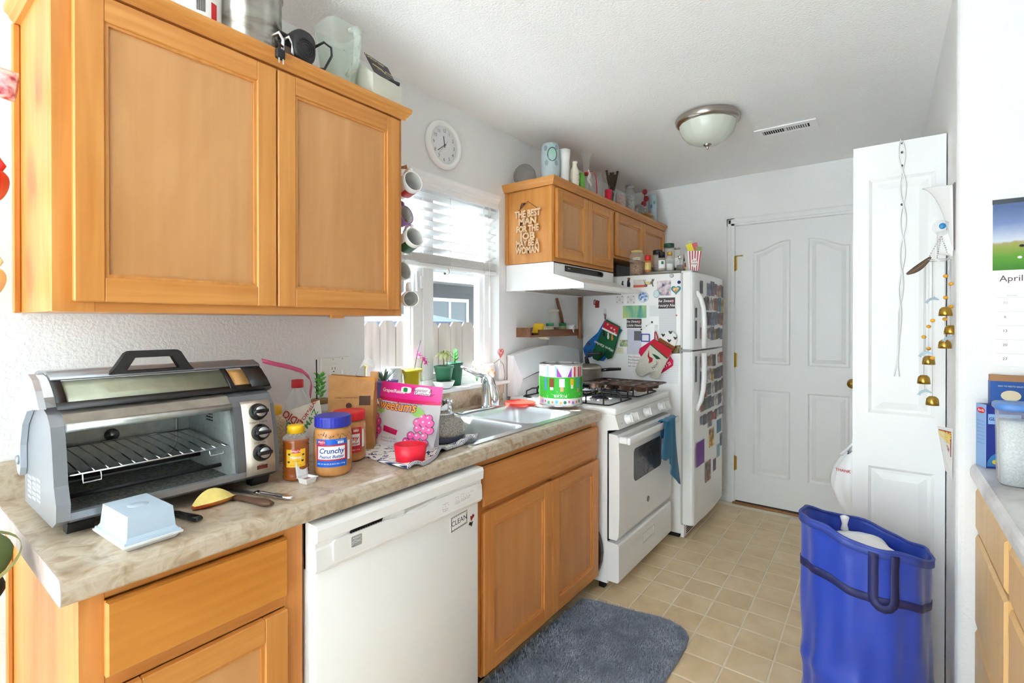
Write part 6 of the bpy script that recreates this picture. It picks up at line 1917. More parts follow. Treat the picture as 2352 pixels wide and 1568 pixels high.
for q, tx in enumerate(('call the', 'doctor', 'at nine')):
    on_card(m, tx, .3249, 1.1751 - q * .010, .009, .0016, shear=.3)
m.obj('handwriting', plain('pen_grey', (120, 120, 110), .7), t)
t = side_card('photo_print', 'faded photo of people with blue clothes on the fridge side', 'photo', rc((.5822, 2.88, 1.6158), (.6723, 2.88, 1.5208)), ramp('photo_blur', [(.35, (60, 66, 110)), (.5, (206, 190, 196)), (.65, (236, 232, 234))], 22, 3, .3, .5), .001, G)
t = side_card('photo_print', 'dark blurred snapshot on the lilac notepad', 'photo', rc((.4297, 2.88, 1.2933), (.4808, 2.88, 1.2312)), plain('photo_dark', (96, 96, 100), .5, noise=.3, nscale=20), .001, G, dep=.0042)
t = side_card('photo_print', 'small coloured photo strip with an orange banner', 'photo', rc((.4232, 2.88, 1.6296), (.5098, 2.88, 1.5856)), plain('photo_pale', (220, 214, 208), .5, noise=.1, nscale=40), .001, G)
MB().prism(rc((.4232, 2.88, 1.5951), (.5098, 2.88, 1.5799)), FS - .0024, FS - .0014, 'y').obj('banner', plain('banner_orange', (226, 110, 80), .5), t)
t = side_card('photo_print', 'camouflage coloured photo low at the fridge door edge', 'photo', XZ((.6784, 2.88, 1.1532), (.7384, 2.88, 1.1582), (.7329, 2.88, 1.2095), (.6728, 2.88, 1.2024)), ramp('camo', [(.35, (70, 62, 40)), (.55, (150, 130, 80)), (.7, (190, 180, 130))], 35, 3, .4, .6), .001, G)
t = side_card('card_sleeve', 'clear plastic card sleeve on the fridge side', 'card', rc((.5334, 2.88, 1.4578), (.5968, 2.88, 1.3897)), plain('sleeve', (224, 226, 226), .25), .001, G)
disc_magnet('tiny red push pin magnet beside the notepad', (.7082, 2.88, 1.3942), .0045, (plain('pin_red', (196, 40, 60), .3),))

# ============================================================ WINDOW SILL
ZS = 1.0203
def pot(label, c, rt, rb, h, mat, rimh=.012, name='flower_pot', group='plant pots on the window sill', z=ZS, square=None):
    t = thing(name, label, 'plant pot', (c[0], c[1], z), group=group)
    MB().lathe([(0, 0), (rb, 0), (rt * .97, h - rimh), (rt * 1.03, h - rimh), (rt * 1.03, h), (rt * .93, h), (rt * .9, h - .012), (0, h - .012)], (c[0], c[1], z), 28, sq=square).obj('pot', mat, t)
    MB().lathe([(rt * .9, h - .0118), (rt * .5, h - .009), (0, h - .010)], (c[0], c[1], z), 20, cap=False).obj('soil', plain('soil', (74, 58, 44), .95, noise=.3, nscale=120), t)
    return t
def blade_leaf(m, p, d, ln, w, droop=0.0, n=5):
    p, d = Vector(p), Vector(d).normalized()
    sd = d.cross(Vector((0, 0, 1)))
    sd = sd.normalized() if sd.length > .01 else Vector((1, 0, 0))
    vs = []
    for i in range(n + 1):
        u = i / n
        q = p + d * ln * u - Vector((0, 0, droop * ln * u * u))
        ww = w * math.sin(PI * min(.98, .12 + .85 * u)) if u < 1 else .0004
        vs += [q - sd * ww, q + Vector((0, 0, -ww * .25)), q + sd * ww]
    m.add([tuple(v) for v in vs], [f for i in range(n) for f in ((3 * i, 3 * i + 1, 3 * i + 4, 3 * i + 3), (3 * i + 1, 3 * i + 2, 3 * i + 5, 3 * i + 4))], True)
    return m
def leaves(t, mat, specs, name='leaf'):
    for p, d, ln, w, dr in specs:
        blade_leaf(MB(), p, d, ln, w, dr).obj(name, mat, t)
plain('leaf_aloe', (96, 122, 92), .5, noise=.12, nscale=60)
plain('leaf_pale', (206, 214, 150), .6, noise=.08)
plain('leaf_jade', (60, 146, 50), .35)
t = pot('purple planter with spiky aloe on the window sill', (-.012, 1.185), .050, .042, .078, plain('pot_purple', (112, 92, 158), .4), name='aloe_planter', square=5)
leaves(t, 'leaf_aloe', [((-.012 + .008 * math.cos(a * 2.4), 1.185 + .008 * math.sin(a * 2.4), ZS + .068), (math.cos(a * 2.4), math.sin(a * 2.4), .45 + a * .11), .065 + .012 * (a % 3), .006, .15) for a in range(17)])
pot('small yellow pot tucked at the window corner', (-.09, 1.118), .030, .023, .14, plain('pot_yellow', (228, 196, 30), .4))
t = pot('yellow glazed pot with dried twig and black stick', (-.015, 1.352), .046, .030, .112, plain('pot_mustard', (206, 184, 26), .3))
leaves(t, plain('dry_leaf', (214, 190, 140), .8), [((-.015, 1.352, ZS + .10), (math.cos(a * 1.3), math.sin(a * 1.3), .9), .045, .005, .5) for a in range(7)])
MB().tube([(-.02, 1.365, ZS + .09), (-.015, 1.385, ZS + .19), (-.01, 1.40, ZS + .245)], .0018, 5).obj('stick', 'black_plastic', t)
t = thing('glass_jar', 'frosted white glass jar behind the yellow glazed pot', 'jar', (-.075, 1.29, ZS))
MB().lathe([(0, 0), (.036, 0), (.038, .01), (.038, .10), (.036, .118), (.039, .122)], (-.062, 1.285, ZS), 20, cap=False).obj('jar', plain('frosted', (236, 238, 238), .3), t)
t = thing('orchid_spray', 'small pink orchid spray in a slim glass tube', 'flower', (-.07, 1.445, ZS))
MB().lathe([(0, 0), (.014, 0), (.014, .09), (.013, .09)], (-.062, 1.452, ZS), 12, cap=False).obj('tube', 'clear_glass', t)
MB().tube([(-.062, 1.452, ZS + .005), (-.06, 1.45, ZS + .12), (-.05, 1.455, ZS + .16)], .002, 6).obj('stem', 'leaf_jade', t)
for bx, by, bz in ((-.048, 1.458, 1.172), (-.052, 1.43, 1.190), (-.05, 1.472, 1.155)):
    leaves(t, plain('orchid_pink', (226, 80, 176), .5), [((bx, by, bz), (.4, math.cos(a * 1.26), math.sin(a * 1.26)), .020, .008, 0) for a in range(5)], 'petal')
t = thing('saucer_dish', 'scalloped white dish under the front green pot', 'dish', (-.012, 1.56, ZS))
m = MB()
def dish(u, v):
    a = 2 * PI * u
    r_ = .034 + .018 * v + .004 * v * math.cos(6 * a)
    return (-.012 + r_ * math.cos(a), 1.556 + r_ * math.sin(a), ZS + .004 + .034 * v ** 1.6)
m.grid(dish, 36, 6, True, True).lathe([(0, .004), (.034, .004)], (-.012, 1.556, ZS), 36)
m.obj('dish', 'white_gloss', t, solid=.003)
plain('pot_green', (66, 128, 96), .35)
t = pot('green plastic pot with pale drooping plant standing in the white dish', (-.012, 1.556), .049, .030, .108, 'pot_green', z=ZS + .0065)
MB().tube([(-.012, 1.556, ZS + .1), (-.014, 1.556, ZS + .165), (-.01, 1.552, ZS + .19)], .003, 6).tube([(-.002, 1.568, ZS + .1), (.0, 1.566, ZS + .18)], .0025, 6).obj('stem', plain('stem_tan', (180, 150, 110), .8), t)
leaves(t, 'leaf_pale', [((-.012, 1.555, ZS + .188 - .003 * (a % 4)), (math.cos(a * 1.7), math.sin(a * 1.7), .45 - .1 * (a % 4)), .052, .011, .9) for a in range(12)])
t = pot('dark green plastic pot with jade plant behind the white dish', (-.066, 1.69), .046, .034, .120, plain('pot_dark_green', (40, 96, 68), .35))
MB().tube([(-.066, 1.69, ZS + .10), (-.064, 1.69, ZS + .165)], .004, 6).obj('stem', 'leaf_jade', t)
leaves(t, 'leaf_jade', [((-.066, 1.69, ZS + .125 + .006 * a), (math.cos(a * 2.1), math.sin(a * 2.1), .8), .044, .010, .1) for a in range(8)])
t = thing('flower_vase', 'white vase painted with orange flowers at the sill end', 'vase', (-.03, 1.925, ZS))
MB().lathe([(0, 0), (.022, 0), (.036, .03), (.038, .06), (.034, .09), (.028, .10), (.026, .097)], (-.03, 1.925, ZS), 24, cap=False).obj('vase', plain('vase_white', (240, 240, 238), .25), t)
for a, z in ((-.9, .05), (-.3, .065), (.3, .045)):
    leaves(t, plain('petal_orange', (240, 160, 40), .5), [((-.03 + .0385 * math.cos(a), 1.925 + .0385 * math.sin(a), ZS + z), (math.cos(a) * .2 - math.sin(a) * math.cos(b * 1.26), math.sin(a) * .2 + math.cos(a) * math.cos(b * 1.26), math.sin(b * 1.26)), .012, .004, 0) for b in range(5)], 'painted_petal')
MB().tube([(-.02, 1.945, ZS + .09), (.0, 1.985, ZS + .12), (.012, 2.01, ZS + .09), (.015, 2.02, ZS + .03), (.012, 2.01, ZS - .03), (.028, 1.99, ZS - .07)], .0018, 5).obj('dry_vine', plain('vine_brown', (150, 120, 80), .8), t)
t = thing('daisy_bunch', 'bunch of white daisies with orange centres on the sill', 'flowers', (-.03, 1.825, ZS))
MB().lathe([(0, 0), (.022, 0), (.026, .05), (.024, .05)], (-.03, 1.825, ZS), 16, cap=False).obj('tumbler', 'clear_glass', t)
for q, (dx, dy, dz) in enumerate(((0, -.025, .11), (.012, .02, .10), (.01, -.005, .075), (-.01, .03, .125), (.018, .035, .07), (.015, -.03, .08))):
    p = (-.03 + dx, 1.825 + dy, ZS + dz)
    MB().tube([(-.03, 1.825, ZS + .008), p], .0014, 5).obj('stem', 'leaf_jade', t)
    fl = MB().ball(p, .006, 8, 6).obj('flower_centre', 'petal_orange', t)
    for a in range(9):
        blade_leaf(MB(), p, (.5, math.cos(a * .7), math.sin(a * .7)), .022, .005, 0, 3).obj('petal', 'white_matte', fl)
hp = (.016, 1.9793, 1.1783)
t = thing('heart_pick', 'red wire heart pick standing behind the faucet', 'ornament', (.016, hp[1] - .03, 1.0203))
m = MB()
for s_ in (.026, .015):
    m.tube([(hp[0], hp[1] + s_ * 16 * math.sin(a) ** 3 / 16, hp[2] + s_ * (13 * math.cos(a) - 5 * math.cos(2 * a) - 2 * math.cos(3 * a) - math.cos(4 * a)) / 16) for a in [2 * PI * i / 28 for i in range(28)]], .0022, 5, True)
m.objs if False else None
m.obj('heart', plain('heart_red', (206, 60, 60), .4), t)
MB().tube([(hp[0], hp[1], hp[2] - .026), (hp[0], hp[1] - .02, hp[2] - .08), (.016, hp[1] - .03, 1.0215)], .0012, 5).obj('wire', 'steel', t)

# ============================================================ ON TOP OF THE BIG CABINET
ZT = 2.1288
t = thing('paint_can', 'white canister with barcode and black base on the cabinet top', 'canister', (.235, .362, ZT))
MB().lathe([(0, 0), (.054, 0), (.055, .008)], (.235, .362, ZT), 28, cap=False).obj('base_band', 'black_plastic', t)
MB().lathe([(.055, .008), (.055, .165), (.053, .17), (0, .17)], (.235, .362, ZT), 28, cap=False).obj('can', 'white_gloss', t)
a0 = math.atan2(-.208 - .362, 1.734 - .235)
m = MB()
for q in range(16):
    wrap_patch(m, (.235, .362, ZT), .0556, a0 - .1 + q * .025, a0 - .1 + q * .025 + .008 + .006 * (q % 3), .045, .078, 1)
m.obj('barcode', 'black_plastic', t)
wrap_patch(MB(), (.235, .362, ZT), .0556, a0 + .55, a0 + .85, .03, .08, 4).obj('red_mark', 'cap_red', t)
t = thing('stock_pot', 'large stained steel stock pot on the cabinet top', 'pot', (.185, .525, ZT))
c = (.225, .500, ZT)
ramp('burnt_steel', [(.3, (120, 104, 92)), (.5, (190, 186, 178)), (.7, (206, 204, 196))], 9, 5, .6, .25, (1, 1, 2.5), metal=.85)
MB().lathe([(0, 0), (.083, 0), (.09, .008), (.09, .19), (.094, .194), (.091, .196), (.088, .19), (.088, .01), (0, .01)], c, 36).obj('pot', 'burnt_steel', t)
MB().tube([(.285, .565, ZT + .02), (.302, .580, ZT + .04), (.300, .585, ZT + .075), (.28, .57, ZT + .09)], [.012, .013, .012, .009], 8).obj('handle', 'black_plastic', t)
t = thing('waffle_iron', 'black round waffle iron with chrome hinge legs on the cabinet top', 'waffle iron', (.235, .648, ZT))
MB().at((.185, .650, ZT + .062), (0, PI / 2 - .25, .2)).lathe([(0, -.03), (.046, -.03), (.05, -.02), (.05, .02), (.045, .028), (0, .03)], n=28).obj('shell', 'black_gloss', t)
for yy in (.542, .572):
    MB().tube([(.300, yy - .018, ZT + .052), (.322, yy, ZT + .066), (.328, yy + .008, ZT + .045), (.332, yy + .004, ZT + .012)], .0055, 8).obj('hinge_leg', 'chrome', t)
MB().box(.305, .328, .545, .575, ZT + .002, ZT + .036, .003).obj('bracket', plain('bracket_bronze', (96, 84, 66), .4, .6), t)
pl = (.356, .5232, 2.1088)
t2 = MB().tube([(.31, .565, ZT + .02), (.335, .545, ZT + .022), (pl[0] - .002, pl[1], ZT + .018), (pl[0] + .004, pl[1], pl[2] + .012)], .0035, 6).obj('cord', 'black_plastic', t)
pg = MB().box(pl[0] - .001, pl[0] + .013, pl[1] - .013, pl[1] + .013, pl[2] - .012, pl[2] + .016, .003).obj('plug', 'black_plastic', t)
for s_ in (-.006, .006):
    MB().box(pl[0] + .010, pl[0] + .0115, pl[1] + s_ - .002, pl[1] + s_ + .002, pl[2] - .026, pl[2] - .011).obj('prong', 'chrome', pg)
t = thing('hand_mixer', 'black mixer body with round vent grille lying on the cabinet top', 'mixer', (.24, .735, ZT))
m = MB()
pr = rrect(-.037, .037, 0, .104, .034, 6)
lvl = [(.0, .84), (.010, .96), (.025, 1), (.075, 1), (.10, .9), (.105, .7)]
vs = [(.345 - d, .612 + y * k, ZT + .049 + (z - .049) * k) for d, k in lvl for y, z in pr]
n = len(pr)
m.add(vs, [(j * n + i, j * n + (i + 1) % n, (j + 1) * n + (i + 1) % n, (j + 1) * n + i) for j in range(len(lvl) - 1) for i in range(n)] + [tuple(range(n)), tuple((len(lvl) - 1) * n + i for i in range(n))], True)
m.obj('body', 'black_plastic', t)
for r_ in (.014, .021, .028):
    MB().ring(circ(.612, ZT + .044, r_ + .0018, n=24), circ(.612, ZT + .044, r_ - .0018, n=24), .3445, .3465, 'x').obj('vent_ring', 'black_gloss', t)
MB().tube([(.30, .648, ZT + .03), (.31, .665, ZT + .016), (.32, .69, ZT + .022), (.325, .712, ZT + .07), (.322, .712, ZT + .098), (.315, .69, ZT + .108), (.31, .655, ZT + .075)], .004, 6).obj('cord', 'black_plastic', t)
t = thing('blender_jar', 'tall clear square blender jar with handle on the cabinet top', 'blender jar', (.15, .84, ZT))
c = (.245, .790, ZT)
MB().lathe([(0, .002), (.042, .002), (.044, .02), (.054, .13), (.065, .214), (.067, .218), (.063, .218), (.052, .14), (.041, .02), (0, .012)], c, 32, sq=5).obj('jar', glass('thick_glass', (244, 248, 244), .88, .05), t)
MB().tube([(.308, .792, ZT + .195), (.338, .795, ZT + .19), (.346, .795, ZT + .15), (.336, .795, ZT + .07), (.294, .792, ZT + .05)], [.010, .011, .012, .011, .010], 10).obj('handle', 'thick_glass', t)
t = thing('card_box', 'open pale card box with black printed insert on the cabinet top', 'box', (.292, .918, ZT), math.radians(4))
t.scale = (1, 1, 1.25)
m = MB().box(-.06, .05, -.068, .066, .0, .004).box(.048, .052, -.068, .066, 0, .056).box(-.062, -.058, -.068, .066, 0, .105)
for yy in (-.068, .064):
    m.prism([(-.06, 0), (.05, 0), (.05, .056), (-.02, .100), (-.06, .105)], yy, yy + .003, 'y')
m.obj('carton', plain('carton_grey', (206, 204, 190), .7), t, world=False)
MB().add([(.046, -.058, .062), (.046, .050, .055), (.0, .046, .118), (.0, -.062, .124)], [(0, 1, 2, 3)]).obj('insert_card', plain('card_black', (44, 38, 38), .5), t, world=False, solid=.002)
m = MB()
up_ = Vector((-.046, 0, .062)); rt_ = Vector((0, .108, -.007))
lettering(m, 'Osterizer', (.0165, -.030, .1075), rt_, up_, .022, .0022)
m.tube([tuple(Vector((.031, -.02, .0875)) + rt_ * k + up_ * j) for k, j in ((-.3, 0), (.1, 0), (.18, -.16), (.26, .04), (.55, .04))], .0010, 4)
lettering(m, 'parts & attachments', (.037, .0, .0770), rt_, up_, .009, .0022)
m.obj('card_print', plain('print_gold', (226, 206, 160), .5), t, world=False)
MB().tube([(.02, -.02, .05), (.045, .02, .062), (.055, .05, .060)], .006, 6).tube([(.0, .03, .05), (.05, .055, .064)], .005, 6).obj('metal_bits', 'iron', t, world=False)

# ============================================================ ON TOP OF THE CABINETS OVER THE RANGE
def jar(name, label, cat, c, prof, mat, group='glassware on the cabinet tops', n=22, z=ZT):
    t = thing(name, label, cat, (c[0], c[1], z), group=group)
    MB().lathe(prof, (c[0], c[1], z), n, cap=False).obj('body', mat, t)
    return t
G2 = 'glassware on the cabinet tops'
glass('smoke_glass', (216, 216, 212), .82, .08)
glass('dusty_glass', (236, 238, 236), .82, .12)
t = thing('glass_bowl', 'clear glass bowl lying on its side next to the wall', 'bowl', (.085, 2.155, ZT), group=G2)
MB().at((.085, 2.105, ZT + .067), (-PI / 2, 0, .2)).lathe([(.062, 0), (.065, 0), (.063, .03), (.05, .07), (.03, .09), (0, .094)], n=28, cap=False).obj('body', 'smoke_glass', t)
t = jar('glass_vase', 'frosted glass vase painted with a sea turtle', 'vase', (.215, 2.185), [(0, .001), (.047, .001), (.05, .01), (.056, .08), (.056, .15), (.050, .215), (.047, .235), (.045, .235)], plain('turtle_glass', (186, 202, 206), .2, noise=.05), G2)
c = (.215, 2.185, ZT); a0 = math.atan2(-.208 - 2.185, 1.734 - .215)
def vpatch(pts, R, mat, nm, t=t, c=c):
    MB().add([(c[0] + R * math.cos(a0 + x / R), c[1] + R * math.sin(a0 + x / R), c[2] + z) for x, z in pts], [tuple(range(len(pts)))]).obj(nm, mat, t)
vpatch(circ(.012, .165, .030, .040, 16), .0572, plain('turtle_line', (70, 86, 92), .4), 'shell_outline')
vpatch(circ(.012, .165, .024, .034, 16), .0576, plain('turtle_mint', (160, 204, 190), .3), 'shell')
vpatch(circ(.006, .218, .010, .012, 12), .0540, 'turtle_mint', 'head')
for x, z in ((-.028, .20), (.038, .205), (-.022, .118), (.036, .118)):
    vpatch(circ(x, z, .011, .016, 10), .0572, plain('turtle_grey', (140, 156, 162), .3), 'flipper')
jar('milk_glass_vase', 'tall scalloped white milk glass vase', 'vase', (.262, 2.262), [(0, .001), (.033, .001), (.034, .006), (.027, .03), (.027, .07), (.032, .16), (.037, .215), (.035, .215), (.03, .16)], plain('milk_glass', (240, 240, 238), .25), G2)
t = jar('bud_vase', 'small cream bud vase with flower sprigs', 'vase', (.288, 2.335), [(0, .001), (.020, .001), (.027, .03), (.030, .07), (.026, .11), (.014, .135), (.013, .15), (.019, .162), (.017, .162)], plain('cream_china', (236, 230, 212), .25), G2)
m = MB()
for q in range(6):
    m.ball((.288 + .029, 2.335 - .008 + .006 * (q % 2), ZT + .05 + q * .007), (.002, .003, .003), 6, 4)
m.obj('sprig', plain('sprig', (160, 120, 110), .5), t)
jar('green_tumbler', 'bright green plastic tumbler on the cabinet edge', 'tumbler', (.298, 2.402), [(0, .001), (.022, .001), (.017, .11), (.0, .112)], plain('tumbler_green', (110, 186, 70), .4), G2)
t = jar('glass_carafe', 'flared clear glass carafe with red ribbon', 'vase', (.270, 2.515), [(0, .001), (.035, .001), (.036, .01), (.036, .09), (.03, .115), (.017, .14), (.017, .19), (.024, .235), (.034, .262), (.036, .265)], 'clear_glass', G2)
MB().lathe([(.020, .132), (.026, .140), (.020, .148)], (.270, 2.515, ZT), 20).obj('ribbon_band', plain('ribbon_red', (214, 20, 36), .6), t)
m = MB().grid(lambda u, v: (.296 + .016 * math.sin(PI * u * .8) + .02 * u, 2.508 + .010 * (v - .5) + .05 * u - .01 * u * u, ZT + .142 + .02 * math.sin(PI * u) - .125 * u * u), 10, 2)
m.obj('ribbon_tail', 'ribbon_red', t, solid=.002)
MB().grid(lambda u, v: (.300 + .006 * math.sin(8 * v), 2.478 + .035 * u, ZT + .145 - .085 * v + .012 * math.sin(7 * u)), 6, 8).obj('lace_bow', plain('lace', (232, 228, 224), .8), t, solid=.002)
jar('glass_canister', 'wide clear glass jar behind the red ribbon', 'jar', (.215, 2.745), [(0, .001), (.045, .001), (.048, .01), (.048, .16), (.04, .18), (.038, .20), (.042, .205)], 'clear_glass', G2)
jar('red_tumbler', 'bright red plastic tumbler among the jars', 'tumbler', (.280, 2.80), [(0, .001), (.022, .001), (.024, .10), (0, .102)], plain('tumbler_red', (220, 20, 56), .4), G2)
t = thing('dried_bouquet', 'bundle of dried dark flower stems in a glass', 'dried flowers', (.235, 2.90, ZT), group=G2)
MB().lathe([(0, .001), (.024, .001), (.028, .12), (.026, .12)], (.25, 2.915, ZT), 18, cap=False).obj('glass', 'dusty_glass', t)
m = MB()
for q in range(14):
    d = Vector((random.uniform(-.12, .12), random.uniform(-.2, .35), 1)).normalized()
    p = Vector((.25, 2.915, ZT + .01))
    m.tube([p, p + d * .14, p + d * random.uniform(.2, .27)], [.0015, .003, .009], 5)
o = m.obj('dry_stems', plain('dry_dark', (74, 60, 44), .9, noise=.3, nscale=100), t); o['kind'] = 'stuff'
t = jar('candle_jar', 'clear jar filled with pink potpourri', 'jar', (.262, 3.035), [(0, .001), (.034, .001), (.036, .01), (.036, .12), (.03, .13)], 'dusty_glass', G2)
MB().lathe([(0, .004), (.033, .004), (.033, .10), (.02, .125), (0, .13)], (.262, 3.035, ZT), 16).obj('potpourri', ramp('potpourri', [(.4, (196, 150, 130)), (.6, (226, 200, 180))], 90, 3, 0, .9), t)
t = jar('mason_jar', 'tall glass jar with dull metal lid and pebbles', 'jar', (.272, 3.165), [(0, .001), (.034, .001), (.037, .01), (.037, .15), (.028, .185), (.026, .19)], 'dusty_glass', G2)
MB().lathe([(.030, .188), (.031, .19), (.031, .21), (0, .211)], (.272, 3.165, ZT), 22).obj('lid', plain('lid_dull', (170, 170, 168), .35, .8), t)
MB().lathe([(0, .004), (.034, .004), (.034, .13), (0, .14)], (.272, 3.165, ZT), 16).obj('pebbles', ramp('pebble', [(.4, (150, 146, 140)), (.6, (206, 202, 196))], 120, 2, 0, .6), t)
t = thing('serving_platter', 'gold rimmed shallow platter on the cabinet edge', 'platter', (.28, 3.37, ZT), group=G2)
MB().lathe([(0, 0), (.045, 0), (.07, .022), (.082, .028), (.082, .031), (.07, .026), (.044, .004), (0, .004)], (.275, 3.385, ZT), 32, sq=4).obj('plate', plain('platter_gold', (176, 140, 84), .3, .4), t)
for k, (yy, lab) in enumerate(((3.345, 'clear lidded jar standing at the near end of the platter'), (3.412, 'clear lidded jar standing at the far end of the platter'))):
    t = jar('sugar_jar', lab, 'jar', (.268, yy), [(0, .006), (.030, .006), (.031, .085), (.030, .088)], 'dusty_glass', G2)
    MB().lathe([(0, .008), (.028, .008), (.028, .035), (0, .036)], (.268, yy, ZT), 18).obj('sugar', plain('sugar_tan', (214, 196, 160), .9), t)
    MB().lathe([(.032, .088), (.033, .09), (.033, .102), (.02, .106), (0, .106)], (.268, yy, ZT), 22).obj('lid', plain('lid_smoky', (150, 146, 146), .3), t)
t = thing('rose_bunch', 'dark red artificial roses in a dark bottle', 'flowers', (.235, 3.49, ZT), group=G2)
MB().lathe([(0, .001), (.024, .001), (.026, .06), (.012, .09), (.012, .11), (0, .11)], (.24, 3.50, ZT), 16).obj('bottle', plain('bottle_dark', (50, 56, 60), .2), t)
for q, (dx, dy, dz) in enumerate(((.02, .01, .185), (.0, .03, .245), (.02, -.04, .135))):
    p = (.24 + dx, 3.50 + dy, ZT + dz)
    MB().tube([(.24, 3.50, ZT + .10), p], .0025, 5).obj('stem', plain('stem_green', (50, 90, 50), .6), t)
    MB().lathe([(.004, -.02), (.018, -.008), (.020, .008), (.014, .022), (.006, .018), (0, .02)], p, 12).obj('rose', plain('rose_red', (150, 20, 40), .6), t)
t = jar('tall_vase', 'tall glass vase painted with coloured figures beside the back wall', 'vase', (.272, 3.615), [(0, .001), (.030, .001), (.033, .008), (.033, .20), (.034, .235), (.032, .235)], plain('painted_glass', (176, 196, 202), .2), G2)
for q, (x, z, colr) in enumerate(((-.012, .14, (90, 130, 190)), (-.02, .10, (230, 160, 170)), (.0, .06, (236, 200, 60)), (.012, .17, (110, 150, 130)), (-.005, .02, (90, 130, 190)))):
    a0 = -1.2
    MB().add([(.272 + .0342 * math.cos(a0 + xx / .034), 3.615 + .0342 * math.sin(a0 + xx / .034), ZT + zz) for xx, zz in circ(x, z, .010, .016, 10)], [tuple(range(10))]).obj('painted_patch', plain('patch%d' % q, colr, .4), t)

# carved wooden saying on the cabinet end
t = thing('wooden_sign', 'cut-out wooden sign reading the best man for the job may be a woman', 'sign', (.163, 2.03, 1.737))
m = MB()
YW = 2.0365
for txt, z_, s_, sx in (('THE BEST', 1.950, .052, .175), ('MAN', 1.908, .050, .118), ('FOR THE', 1.867, .048, .150), ('JOB', 1.826, .052, .105), ('MAY BE A', 1.787, .048, .155), ('WOMAN', 1.748, .050, .160)):
    vs, fs = text_mesh(txt, s_, bold=.045)
    wx = max(v[0] for v in vs) - min(v[0] for v in vs)
    k = sx / wx
    row = MB()
    n = len(vs)
    row.add([(.165 + x * k, YW - .010, z_ + y) for x, y, z in vs] + [(.165 + x * k, YW - .002, z_ + y) for x, y, z in vs], fs + [tuple(i + n for i in f) for f in fs])
    from collections import Counter
    ec = Counter()
    for f in fs:
        for i in range(len(f)):
            ec[tuple(sorted((f[i], f[(i + 1) % len(f)])))] += 1
    row.add([(.165 + x * k, YW - .010, z_ + y) for x, y, z in vs] + [(.165 + x * k, YW - .002, z_ + y) for x, y, z in vs], [(a, b, b + n, a + n) for (a, b), q in ec.items() if q == 1])
    row.obj('word', plain('cut_wood', (222, 186, 146), .7), t)
MB().tube([(.10, YW - .007, 1.972), (.165, YW - .004, 2.020), (.232, YW - .007, 1.972)], .0018, 5).obj('hanging_cord', plain('cord_brown', (110, 66, 36), .8), t)
m = MB()
for a in range(3):
    m.tube([(.15, YW - .004, 2.012), (.128, YW - .012, 2.012 - .008 * a), (.118, YW - .010, 1.99 - .004 * a)], .0022, 5)
m.obj('cord_bow', plain('bow_dark', (80, 50, 30), .8), t)

# ============================================================ ON THE REFRIGERATOR
ZF = 1.6605
GF = 'jars and bottles on the refrigerator'
t = thing('lazy_susan', 'round dark turntable with pale rim on the refrigerator', 'turntable', (.60, 3.06, ZF))
MB().lathe([(0, .004), (.155, .004), (.160, .010), (.160, .018), (.156, .021), (.152, .018), (0, .016)], (.60, 3.06, ZF), 40).obj('disc', plain('turntable', (150, 146, 138), .3, .3), t)
ZL = ZF + .0205
def bottle(label, c, r, h, bodymat, capmat, caph, z=ZL, neck=.8, labelcol=None, name='spice_bottle', fill=None):
    t = thing(name, label, 'bottle', (c[0], c[1], z), group=GF)
    MB().lathe([(0, .001), (r * .94, .001), (r, .005), (r, h - caph - .016), (r * neck, h - caph - .002), (r * neck, h - caph)], (c[0], c[1], z), 20, cap=False).obj('body', bodymat, t)
    if fill:
        MB().lathe([(0, .003), (r * .92, .003), (r * .92, fill[1]), (0, fill[1] + .002)], (c[0], c[1], z), 16).obj('contents', fill[0], t)
    MB().lathe([(r * neck * 1.08, h - caph), (r * neck * 1.1, h - .002), (r * neck, h), (0, h)], (c[0], c[1], z), 20).obj('cap', capmat, t)
    if labelcol:
        a = math.atan2(-.208 - c[1], 1.734 - c[0])
        lo = wrap_patch(MB(), (c[0], c[1], z), r + .0006, a - 1.0, a + 1.0, h * .18, h * .58, 10).obj('label', labelcol, t)
    return t
ramp('seeds', [(.35, (96, 66, 44)), (.5, (150, 110, 74)), (.65, (186, 150, 110))], 160, 2, 0, .7)
t = bottle('big glass jar of seeds with yellow lid and paper label', (.405, 2.975), .047, .175, 'clear_glass', plain('lid_cream', (220, 200, 120), .4), .014, ZF, .72, None, 'seed_jar', ('seeds', .085))
a = math.atan2(-.208 - 2.975, 1.734 - .405)
wrap_patch(MB(), (.405, 2.975, ZF), .0476, a - .55, a + .55, .108, .124, 8).obj('label', plain('label_tape', (226, 220, 190), .7), t)
m = MB(); wrap_text(m, 'Oregano', (.405, 2.975, ZF), .048, a, .116, .014, shear=.3); m.obj('label_handwriting', 'black_plastic', t)
bottle('small bottle with red cap and yellow label', (.475, 3.00), .023, .120, plain('paprika', (190, 120, 60), .4), 'cap_red', .036, labelcol=plain('label_straw', (230, 206, 130), .5))
bottle('dark bottle with wide black cap', (.515, 3.075), .031, .160, 'dusty_glass', 'black_plastic', .030, neck=.95, fill=(plain('pepper_dark', (70, 56, 46), .8), .05))
t = bottle('short spice bottle with black cap and white green label', (.575, 2.985), .024, .132, 'clear_glass', 'black_plastic', .038, labelcol='white_matte', fill=(plain('salt_tan', (214, 196, 160), .8), .04))
wrap_patch(MB(), (.575, 2.985, ZL), .0252, -1.35, -.75, .05, .07, 5).obj('label_green', plain('lg', (40, 110, 70), .5), t)
bottle('tall jar with dark green cap at the back of the turntable', (.575, 3.125), .033, .205, 'clear_glass', plain('cap_forest', (20, 70, 50), .4), .026, neck=.95, fill=('white_matte', .10))
bottle('salt shaker bottle with gold cap', (.628, 2.985), .022, .128, 'clear_glass', plain('cap_gold', (200, 160, 60), .3, .5), .022, neck=.7, fill=('white_matte', .05))
